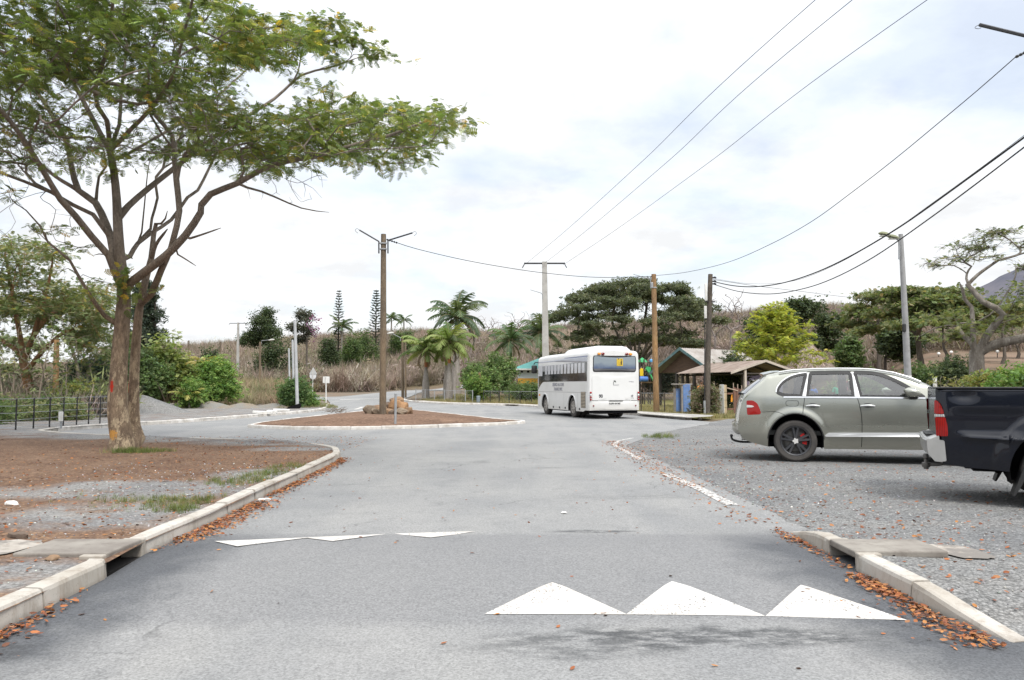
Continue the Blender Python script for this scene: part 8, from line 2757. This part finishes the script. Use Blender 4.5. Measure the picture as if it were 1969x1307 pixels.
 tag(sheet('pavement', pv, lambda x, y: .10 + H(x, y), lambda x, y: 1.5, mat('pavement_dust', (.38, .35, .31), (.30, .27, .23), .8, .95, dirt=(.24, .19, .14))), 'dusty pale pavement strip along the far kerb', 'pavement')
# ------------------------------------------------------------------ yard: shelters, hut, pillars, gate, playground
def corrugated(root, name, m, o, u, v, W, L, rise, pitch=.09, amp=.018, th=.012):
 """corrugated roof sheet: o corner at the eave, u along the eave (L), v up the slope (W, rise)"""
 n = max(4, int(L / pitch) * 4)
 V = []
 for j in range(2):
  for i in range(n + 1):
   s = i / n * L
   d = amp * math.sin(2 * PI * s / pitch)
   p = o + u * s + v * (W * j) + Vector((0, 0, rise * j + d))
   V.append(p)
 k = len(V)
 V += [p - Vector((0, 0, th)) for p in V]
 FC = []
 for i in range(n):
  a, b = i, i + 1
  FC += [(a, b, b + n + 1, a + n + 1), (k + a, k + a + n + 1, k + b + n + 1, k + b), (a, k + a, k + b, b), (a + n + 1, b + n + 1, k + b + n + 1, k + a + n + 1)]
 FC += [(0, n + 1, k + n + 1, k), (n, k + n, k + 2 * n + 1, 2 * n + 1)]
 return MB().add(V, FC).build(name, m, root, .9)
def make_yard():
 hd = math.radians(105.7)
 v = Vector((math.cos(hd), math.sin(hd), 0)); u = Vector((math.sin(hd), -math.cos(hd), 0))
 o = Vector((11.85, 42.4, 0))
 W, L, ze, zr = 4.35, 6.2, 2.17, 2.82
 r = empty('carport', tuple(o), label='open carport with a rusty corrugated gable roof and pale bargeboards', cat='carport')
 rf = mat('corrugated_rust', (.27, .22, .19), (.19, .15, .125), 1.6, .8, stretch=(1, 1, 1), dirt=(.20, .13, .10))
 und = mat('board_pale', (.50, .44, .38), (.40, .35, .30), 2, .8)
 dk = mat('timber_dark', (.075, .065, .055), (.05, .045, .04), 3, .9)
 corrugated(r, 'roof_slope', rf, Vector((0, 0, ze)), v, u, W / 2, L, zr - ze)
 corrugated(r, 'roof_slope', rf, u * W + Vector((0, 0, ze)), v, -u, W / 2, L, zr - ze)
 for s0, s1 in ((0, .5), (1, .5)):
  a, b = u * W * s0 + Vector((0, 0, ze - .12)) - v * .03, u * W * s1 + Vector((0, 0, zr - .10)) - v * .03
  MB().add([a, b, b + Vector((0, 0, .13)), a + Vector((0, 0, .13)), a - v * .03, b - v * .03, b - v * .03 + Vector((0, 0, .13)), a - v * .03 + Vector((0, 0, .13))], [(0, 1, 2, 3), (7, 6, 5, 4), (0, 4, 5, 1), (1, 5, 6, 2), (2, 6, 7, 3), (3, 7, 4, 0)]).build('bargeboard', und, r)
 for k in range(4):
  q = v * (.15 + k * (L - .3) / 3)
  b = MB()
  for s0, s1 in ((.03, .5), (.97, .5)):
   b.tube([u * W * s0 + Vector((0, 0, ze - .10)) + q, u * W * s1 + Vector((0, 0, zr - .10)) + q], .05, 4)
  b.tube([u * W * .05 + Vector((0, 0, ze - .10)) + q, u * W * .95 + Vector((0, 0, ze - .10)) + q], .05, 4)
  b.build('roof_truss', dk, r)
 for a, q, m in ((.22, .1, und), (.27, .7, dk), (.95, .1, dk), (.06, 3.2, dk), (.95, 3.2, dk), (.06, L - .3, dk), (.95, L - .3, dk)):
  p = u * W * a + v * q
  z = ze + (zr - ze) * (a if a < .5 else 1 - a) * 2 - .1
  MB().box(p.x, p.y, z / 2, .13, .13, z, Matrix.Rotation(hd, 3, 'Z'), bev=.01).build('post', m, r)
 a = math.radians(38)
 v = Vector((math.cos(a), math.sin(a), 0)); u = Vector((math.sin(a), -math.cos(a), 0))
 Y = 52
 g = at(1318, 742, Y)
 W, L, ze, zr = 4.6, 6.5, 2.30, 3.92
 o = Vector((g.x, g.y, H(g.x, g.y))) - u * W / 2
 r = empty('open_shelter', tuple(o), label='large open sided shelter with turquoise gable boards and a pale sheet roof', cat='shelter')
 pale = mat('sheet_pale', (.34, .32, .30), (.25, .225, .205), 1.6, .8, dirt=(.19, .14, .11))
 tq = mat('turquoise_board', (.06, .13, .13), (.10, .17, .18), 2, .7, dirt=(.3, .33, .3))
 corrugated(r, 'roof_slope', pale, Vector((0, 0, ze)) - u * .35 - v * .5, v, u, W / 2 + .35, L, zr - ze, .2, .02)
 corrugated(r, 'roof_slope', pale, u * (W + .35) + Vector((0, 0, ze)) - v * .5, v, -u, W / 2 + .35, L, zr - ze, .2, .02)
 for s0 in (-.08, 1.08):
  p, q = u * W * s0 + Vector((0, 0, ze - .16)) - v * .53, u * W * .5 + Vector((0, 0, zr - .16)) - v * .53
  MB().add([p, q, q + Vector((0, 0, .2)), p + Vector((0, 0, .2)), p - v * .04, q - v * .04, q - v * .04 + Vector((0, 0, .2)), p - v * .04 + Vector((0, 0, .2))], [(0, 1, 2, 3), (7, 6, 5, 4), (0, 4, 5, 1), (1, 5, 6, 2), (2, 6, 7, 3), (3, 7, 4, 0)]).build('bargeboard', tq, r)
 gb = mat('gable_boards', (.13, .085, .06), (.09, .06, .045), 3, .9, stretch=(1, 1, 6))
 t0, t1, t2 = u * W * .04 + Vector((0, 0, ze)), u * W * .96 + Vector((0, 0, ze)), u * W * .5 + Vector((0, 0, zr - .22))
 MB().add([t0, t1, t2, t0 + v * .05, t1 + v * .05, t2 + v * .05], [(0, 1, 2), (5, 4, 3), (0, 3, 4, 1), (1, 4, 5, 2), (2, 5, 3, 0)]).build('gable_wall', gb, r)
 for s in (.02, .34, .66, .98):
  for q in (0, L * .45, L - 1):
   p = u * W * s + v * q
   if 0.3 < s < .7 and 0 < q < L - 1: continue
   MB().box(p.x, p.y, ze / 2, .16, .16, ze, Matrix.Rotation(a, 3, 'Z')).build('post', dk, r)
 bw = MB()
 bw.box((v * (L - .9) + u * W / 2).x, (v * (L - .9) + u * W / 2).y, .75, .12, W, 1.3, Matrix.Rotation(a, 3, 'Z'))
 bw.build('back_wall', WHITEP, r)
 Y = 58
 b = on_ground(1556, Y)
 r = empty('thatched_hut', tuple(b), label='round hut with a tall conical thatched roof', cat='hut')
 zt_, zb_ = at(0, 656, Y).z - b.z, at(0, 714, Y).z - b.z
 th = barkmat('thatch', (.28, .215, .175), (.17, .13, .105), (.36, .29, .24), 5, .4)
 MB().lathe([(.03, zt_ + .1), (.16, zt_ - .05), (.75, zt_ - .85), (1.35, zt_ - 1.55), (1.95, zb_ + .05), (2.0, zb_ - .1), (1.85, zb_ - .12)], sides=32, cap=False).build('roof', th, r, .9)
 rng = np.random.default_rng(3)
 n = 1500
 tt = rng.uniform(0, 1, n) ** .6; aa = rng.uniform(0, 2 * PI, n)
 rad = .05 + 1.93 * tt
 pos = np.stack([rad * np.cos(aa), rad * np.sin(aa), zt_ + (zb_ - zt_) * tt ** .92 + .06], 1)
 d = np.stack([np.cos(aa) * .75, np.sin(aa) * .75, np.full(n, -.75)], 1) + rng.normal(0, .12, (n, 3))
 BL = (np.array([(0, -.06, 0), (0, .06, 0), (1, .03, .03), (1, -.03, .03)]), np.array([(0, 1, 2, 3)]))
 V, FC, C = leaves(pos, d, np.stack([np.cos(aa), np.sin(aa), np.full(n, 1.0)], 1), rng.uniform(.25, .5, n), BL, pal(rng, n, [(.26, .20, .165), (.19, .145, .12), (.34, .27, .22)], (1, 1, 1)))
 npmesh('thatch', V, FC, LEAF2, r, tint=C)
 MB().lathe([(1.55, -.1), (1.55, zb_ + .1)], sides=28).build('wall', mat('hut_wall', (.24, .18, .13), (.17, .13, .10), 3, .9), r, .9)
 Y = 75
 z0 = on_ground(1015, Y).z
 b = Vector((at(996, 0, Y).x, Y, z0))
 r = empty('small_building', tuple(b), label='small white and orange building with a turquoise roof left of the bus', cat='building')
 h = at(0, 711, Y).z - z0
 hm = at(0, 727, Y).z - z0
 Wd, Dp = 6.5, 5.0
 MB().box(Wd / 2, Dp / 2, (h + hm) / 2, Wd, Dp, h - hm).build('wall', mat('pale_wall', (.60, .66, .66), (.54, .60, .60), 1, .8), r)
 MB().box(Wd / 2, Dp / 2, hm / 2, Wd + .01, Dp + .01, hm - .004).build('lower_wall', mat('orange_wall', (.62, .34, .05), (.55, .28, .05), 1, .8), r)
 ov = .55
 zE, zR = h - .02, h + .75
 q = [(-ov, -ov), (Wd + ov, -ov), (Wd + ov, Dp + ov), (-ov, Dp + ov)]
 rv = [(x, y, zE) for x, y in q] + [(x, y, zE + .14) for x, y in q] + [(2.2, Dp / 2, zR + .5), (Wd - 2.2, Dp / 2, zR + .5)]
 MB().add(rv[:4] + rv[4:8], [(3, 2, 1, 0), (0, 1, 5, 4), (1, 2, 6, 5), (2, 3, 7, 6), (3, 0, 4, 7), (4, 5, 6, 7)]).build('fascia', WHITEP, r)
 rz = [(x * 1.0, y, z + .004) for x, y, z in rv[4:8]] + rv[8:]
 MB().add(rz, [(0, 1, 5, 4), (1, 2, 5), (2, 3, 4, 5), (3, 0, 4), (3, 2, 1, 0)]).build('roof', mat('roof_turquoise', (.075, .25, .23), (.10, .29, .27), 1.5, .6), r)
 for x in (.35, .95, 1.55, 2.15, 3.0):
  MB().box(x, -.012, h - .17, .22, .03, .17).build('vent_opening', DARK, r)
 Y = 64
 b = on_ground(1385, Y)
 r = empty('purple_building', tuple(b), label='low purple walled building seen through the carport', cat='building')
 x1 = at(1490, 0, Y).x - b.x
 zt2 = at(0, 715, Y).z - b.z
 MB().box(x1 / 2, 2, zt2 / 2, x1, 4, zt2).build('wall', mat('purple_wall', (.19, .165, .225), (.16, .135, .19), 1, .85), r)
 MB().box(x1 / 2, 1.9, zt2 + .10, x1 + .8, 4.8, .10).build('roof', pale, r)
 for x in (1.0, 2.6):
  f = MB().box(x, -.02, zt2 * .62, .5, .06, .6).build('window', WHITEP, r)
  MB().box(x, -.055, zt2 * .62, .4, .02, .5).build('pane', DARK, f)
 Y = 40
 b = on_ground(1311, Y)
 r = empty('blue_pillars', tuple(b), label='pair of peeling blue painted concrete pillars under one thin slab', cat='pillar')
 blue = mat('blue_peeling', (.10, .19, .42), (.16, .27, .50), 3, .8, dirt=(.33, .32, .31))
 conc = mat('old_concrete', (.36, .33, .30), (.26, .24, .215), 3, .9, bump=.3, dirt=(.18, .16, .14))
 for px0, px1, y0, y1, dy, rz in ((1299, 1309, 745, 793, .1, .35), (1313.5, 1327.5, 739.5, 796, -.15, -.12)):
  c = at((px0 + px1) / 2, (y0 + y1) / 2, Y + dy) - b
  w = (px1 - px0) / F * Y
  hh = (y1 - y0) / F * Y
  M = Matrix.Rotation(rz, 3, 'Z')
  p = MB().box(c.x, c.y + .14, hh / 2 + .02, w + .07, .26, hh + .04, M, bev=.015).build('pillar', conc, r)
  f = MB().box(c.x + .0, c.y - .005, hh / 2 + .09, w - .02, .03, hh - .10, M, bev=.01).build('blue_panel', blue, p)
 c = at(1311, 738.5, Y) - b
 MB().box(c.x, .05, c.z, 1.0, .42, .06, bev=.01).build('top_slab', conc, r)
 c = at(1311.5, 770, Y) - b
 MB().box(c.x, -.02, c.z, .10, .2, 1.45, bev=.01).build('middle_post', conc, r)
 Y = 38.4
 b = on_ground(1390, Y)
 r = empty('gate_pillar', tuple(b), label='block gate pillar, white on its left face and beige on the right', cat='pillar')
 hh = at(0, 739.5, Y).z - b.z
 M = Matrix.Rotation(math.radians(42), 3, 'Z')
 bl = mat('beige_blocks', (.46, .37, .24), (.38, .30, .19), 3, .9, dirt=(.28, .2, .12))
 for k in range(4):
  MB().box(0, 0, hh * (k + .5) / 4, .24, .24, hh / 4 - .015, M, bev=.012).build('block', bl, r)
 pc = M @ Vector((-.13, 0, 0))
 MB().box(pc.x, pc.y, hh / 2, .03, .245, hh + .02, M, bev=.008).build('white_face', WHITEP, r)
 b = on_ground(1407, Y)
 r = empty('wooden_gate', tuple(b), label='low gate of upright red brown boards with a yellow ornament', cat='gate')
 wd = mat('redbrown_board', (.22, .12, .085), (.155, .085, .065), 4, .85, stretch=(6, 6, 1), dirt=(.30, .2, .15))
 for k in range(7):
  px = 1399.5 + k * 2.75
  y0 = 747 + k * .8
  c = at(px, 0, Y).x - b.x
  hh = at(0, y0, Y).z - b.z
  MB().box(c, (k % 2) * .02, hh / 2 + .06, .066, .025, hh, bev=.004).build('board', wd, r)
 for z in (.32, 1.08):
  MB().box(.02, .035, z, .52, .04, .08, bev=.005).build('rail', wd, r)
 a0, a1 = at(1398, 747, Y) - b, at(1418.5, 752.5, Y) - b
 MB().tube([a0 + Vector((0, 0, .03)), a1 + Vector((0, 0, .03))], .03, 6).build('top_rail', mat('pale_rail', (.42, .33, .25), None, 3, .8), r)
 c = at(1406.5, 766, Y) - b
 MB().prism(roundpoly([(-.05, -.16), (.03, -.17), (.05, -.02), (.03, .10), (.035, .18), (0, .2), (-.035, .06)], .03), .02, lambda uu, vv, d: (c.x + uu, c.y - .035 - d, c.z + vv)).build('ornament', mat('ornament_yellow', (.75, .42, .02), (.70, .22, .03), 6, .5), r)
 for k, px in enumerate((1398.5, 1406.5, 1414)):
  c0 = at(px, 0, Y).x - b.x
  MB().box(c0, .06, .80, .035, .035, 1.6 - .12 * k, bev=.004).build('upright', mat('pale_rail', (0, 0, 0)), r)
 MB().tube([Vector((.25, .06, .72)), Vector((.85, .10, .72))], .04, 6).build('side_bar', dk, r)
 Y = 60
 b = on_ground(1243, Y)
 r = empty('play_frame', tuple(b), label='colourful playground frame with yellow, blue and green panels', cat='playground')
 yl = mat('play_yellow', (.75, .52, .02), (.68, .45, .02), 3, .5); bl2 = mat('play_blue', (.05, .13, .42), (.08, .2, .5), 3, .5); gn = mat('play_green', (.03, .26, .09), (.05, .34, .12), 3, .5)
 def q(px, py, dy=0): return at(px, py, Y + dy) - b
 for px in (1231, 1239, 1250):
  t = q(px, 690 if px < 1245 else 695)
  MB().tube([Vector((t.x, .1, 0)), Vector((t.x, .1, t.z))], .05, 8).build('upright', dk, r)
  t2 = t + Vector((0, .9, 0))
  MB().tube([Vector((t.x, 1.0, 0)), Vector((t.x, 1.0, t.z))], .05, 8).build('upright', dk, r)
 c = q(1235, 735)
 MB().box(q(1240, 0).x, .5, c.z, 1.0, 1.2, .10).build('deck', mat('play_deck', (.33, .22, .15), None, 3, .8), r)
 c = q(1233.5, 715)
 MB().prism(roundpoly([(-.13, -.3), (.13, -.3), (.13, .22), (0, .32), (-.13, .22)], .05), .05, lambda uu, vv, d: (c.x + uu, -.02 - d, c.z + vv)).build('yellow_panel', yl, r, .5)
 c = q(1237, 728.5)
 MB().lathe([(.12, -.30), (.20, -.30), (.20, .30), (.12, .30)], (c.x, -.25, c.z), 'x', 20).build('blue_tunnel', bl2, r, .8)
 c = q(1237, 693)
 rf_ = MB().lathe([(.42, -.12), (.3, .04), (.02, .25)], (c.x, .5, c.z), 'z', 8)
 rf_.build('green_canopy', gn, r)
 s0, s1, s2, s3 = q(1241, 710), q(1247, 718), q(1253, 730), q(1257, 733)
 pth = smooth_path([s0, s1, s2, s3], .1)
 sl = MB()
 for i, p in enumerate(pth):
  sl.v += [(p.x, -.55, p.z + .16), (p.x, -.52, p.z), (p.x, -.12, p.z), (p.x, -.09, p.z + .16), (p.x, -.06, p.z - .04), (p.x, -.58, p.z - .04)]
 for i in range(len(pth) - 1):
  for k in range(6):
   sl.f.append((i * 6 + k, i * 6 + (k + 1) % 6, i * 6 + 6 + (k + 1) % 6, i * 6 + 6 + k))
 sl.build('green_slide', gn, r, .5)
 c = q(1245.5, 709)
 MB().prism(roundpoly([(-.2, -.12), (.22, -.2), (.25, .12), (-.1, .2)], .06), .05, lambda uu, vv, d: (c.x + uu, -.02 - d, c.z + vv)).build('green_panel', gn, r, .5)
 c = q(1252.5, 693.5)
 MB().lathe([(.10, -.1), (.13, 0), (.10, .1), (.02, .15)], (c.x, .1, c.z), 'z', 12).build('blue_finial', mat('play_light_blue', (.10, .32, .60), None, 3, .5), r, .9)
 Y = 59.5
 b = on_ground(920, Y)
 r = empty('blue_grey_bin', tuple(b), label='small blue grey bin at the gap in the chain link fence', cat='bin')
 MB().lathe([(.13, 0), (.15, .05), (.15, .55), (.16, .58)], sides=16).build('body', mat('bin_grey', (.27, .32, .36), (.22, .27, .30), 3, .6), r, .6)
 MB().lathe([(.165, .58), (.165, .62), (.05, .66)], sides=16).build('lid', mat('bin_lid', (.22, .26, .29), None, 3, .6), r, .6)
# ------------------------------------------------------------------ people
def skinmesh(name, verts, edges, radii, material, parent, root=0, sub=1):
 me = bpy.data.meshes.new(name)
 me.from_pydata(verts, edges, [])
 o = bpy.data.objects.new(name, me)
 COL.objects.link(o)
 o.modifiers.new('skin', 'SKIN')
 sv = me.skin_vertices[0].data
 for i, r in enumerate(radii):
  sv[i].radius = r if isinstance(r, tuple) else (r, r)
  sv[i].use_root = i == root
 s = o.modifiers.new('sub', 'SUBSURF')
 s.levels = s.render_levels = sub
 dg = bpy.context.evaluated_depsgraph_get()
 m2 = bpy.data.meshes.new_from_object(o.evaluated_get(dg))
 bpy.data.objects.remove(o)
 bpy.data.meshes.remove(me)
 m2.materials.clear()
 return obj_from(name, m2, material, parent, 3.2)
SKIN = mat('skin_brown', (.16, .085, .05), (.13, .07, .042), 6, .6)
HAIR = mat('hair_black', (.012, .010, .009), None, 6, .9)
def person(px, Y, h, rot, shirt, trousers, label, lean=0.0, arm=(.25, .1), group=None):
 b = on_ground(px, Y)
 b.z += .05
 r = empty('person', tuple(b), rot, label, 'person', group)
 k = h / 1.75
 V = lambda *p: tuple(Vector(p) * k)
 verts = [V(0, 0, .95), V(0, 0, 1.12), V(0, .01, 1.30), V(0, 0, 1.44), V(0, -.01, 1.52), V(0, -.02, 1.60), V(0, -.025, 1.68)]
 rad = [(.14, .10), (.125, .09), (.155, .10), (.12, .08), (.05, .05), (.075, .085), (.07, .08)]
 ed = [(0, 1), (1, 2), (2, 3), (3, 4), (4, 5), (5, 6)]
 for s in (-1, 1):
  i = len(verts)
  verts += [V(s * .19, 0, 1.40), V(s * (.22 + arm[1] * .3), -.02, 1.14), V(s * (.23 + arm[1]), -arm[0] * .5, .92), V(s * (.235 + arm[1]), -arm[0] * .62, .82)]
  rad += [.055, .043, .033, .026]
  ed += [(3, i), (i, i + 1), (i + 1, i + 2), (i + 2, i + 3)]
  for f in range(5):
   j = len(verts)
   dx = (f - 2) * .014
   L_ = (.05, .078, .085, .08, .06)[f]
   verts += [V(s * (.235 + arm[1]) + dx, -arm[0] * .62 - .012 * (f == 0), .80 - L_ * .5), V(s * (.235 + arm[1]) + dx * 1.2, -arm[0] * .62 - .03, .80 - L_)]
   rad += [.009, .007]
   ed += [(i + 3, j), (j, j + 1)]
  i = len(verts)
  verts += [V(s * .095, 0, .88), V(s * .11, -.015 * s, .50), V(s * .12, .02, .09), V(s * .13, -.12, .04)]
  rad += [.085, .058, .042, (.04, .03)]
  ed += [(0, i), (i, i + 1), (i + 1, i + 2), (i + 2, i + 3)]
 rad = [tuple(q * k for q in x) if isinstance(x, tuple) else x * k for x in rad]
 body = skinmesh('body', verts, ed, rad, SKIN, r)
 f = MB()
 c = Vector(V(0, -.105, 1.62))
 f.add([c + Vector((-.014, .012, -.02)), c + Vector((.014, .012, -.02)), c + Vector((0, .014, .03)), c + Vector((0, -.016, -.015))], [(0, 1, 3), (1, 2, 3), (2, 0, 3)])
 for s in (-1, 1):
  f.box(s * .078 * k, -.01 * k, 1.63 * k, .016, .03, .05, bev=.006)
 f.build('face', SKIN, r, .8)
 e = MB()
 for s in (-1, 1):
  e.box(s * .032 * k, -.098 * k, 1.645 * k, .022, .012, .010, bev=.003)
 e.box(0, -.10 * k, 1.565 * k, .04, .012, .008, bev=.003)
 e.build('eyes_and_mouth', HAIR, r)
 hv = [V(0, -.02, 1.72), V(0, .025, 1.66), V(0, .03, 1.60)]
 skinmesh('hair', hv, [(0, 1), (1, 2)], [(.082 * k, .085 * k), (.085 * k, .075 * k), (.065 * k, .05 * k)], HAIR, r)
 sv = [V(0, 0, .92), V(0, 0, 1.12), V(0, .01, 1.30), V(0, 0, 1.43)]
 sr = [(.155, .115), (.145, .105), (.17, .115), (.125, .085)]
 se = [(0, 1), (1, 2), (2, 3)]
 for s in (-1, 1):
  i = len(sv)
  sv += [V(s * .19, 0, 1.40), V(s * (.22 + arm[1] * .25), -.015, 1.20)]
  sr += [.066, .060]
  se += [(3, i), (i, i + 1)]
 sr = [tuple(q * k for q in x) if isinstance(x, tuple) else x * k for x in sr]
 skinmesh('shirt', sv, se, sr, shirt, r)
 tv = [V(0, 0, .96)]
 tr, te = [(.15 * k, .11 * k)], []
 for s in (-1, 1):
  i = len(tv)
  tv += [V(s * .095, 0, .86), V(s * .11, -.015 * s, .50), V(s * .12, .02, .12)]
  tr += [.097 * k, .072 * k, .058 * k]
  te += [(0, i), (i, i + 1), (i + 1, i + 2)]
 skinmesh('trousers', tv, te, tr, trousers, r)
 return r
def make_people():
 sh = lambda n, c: mat('shirt_' + n, c, tuple(x * .8 for x in c), 6, .85)
 dkt = mat('cloth_dark', (.03, .032, .04), (.022, .024, .03), 6, .9)
 person(1622, 33.5, 1.92, .5, sh('pink', (.62, .05, .20)), dkt, 'person in a bright pink shirt behind the grey green car window')
 person(1611, 33.0, 1.62, -.6, sh('green', (.05, .42, .26)), dkt, 'person in a turquoise green shirt beside the pink one, behind the car window')
 person(1561, 34.0, 1.55, .2, sh('blue', (.08, .16, .50)), dkt, 'person in a blue shirt seen through the rear side window of the car')
 person(1348, 42.6, 1.72, .3, sh('orange', (.60, .20, .05)), dkt, 'dark haired person in an orange shirt behind the creeper fence')
 person(1776, 33.5, 1.5, .9, sh('red', (.48, .06, .05)), dkt, 'person in red beyond the dry grass, right of the street lamp foot')
make_poles()
make_wires()
make_fences()
make_signs()
make_rocks()
make_yard()
make_people()
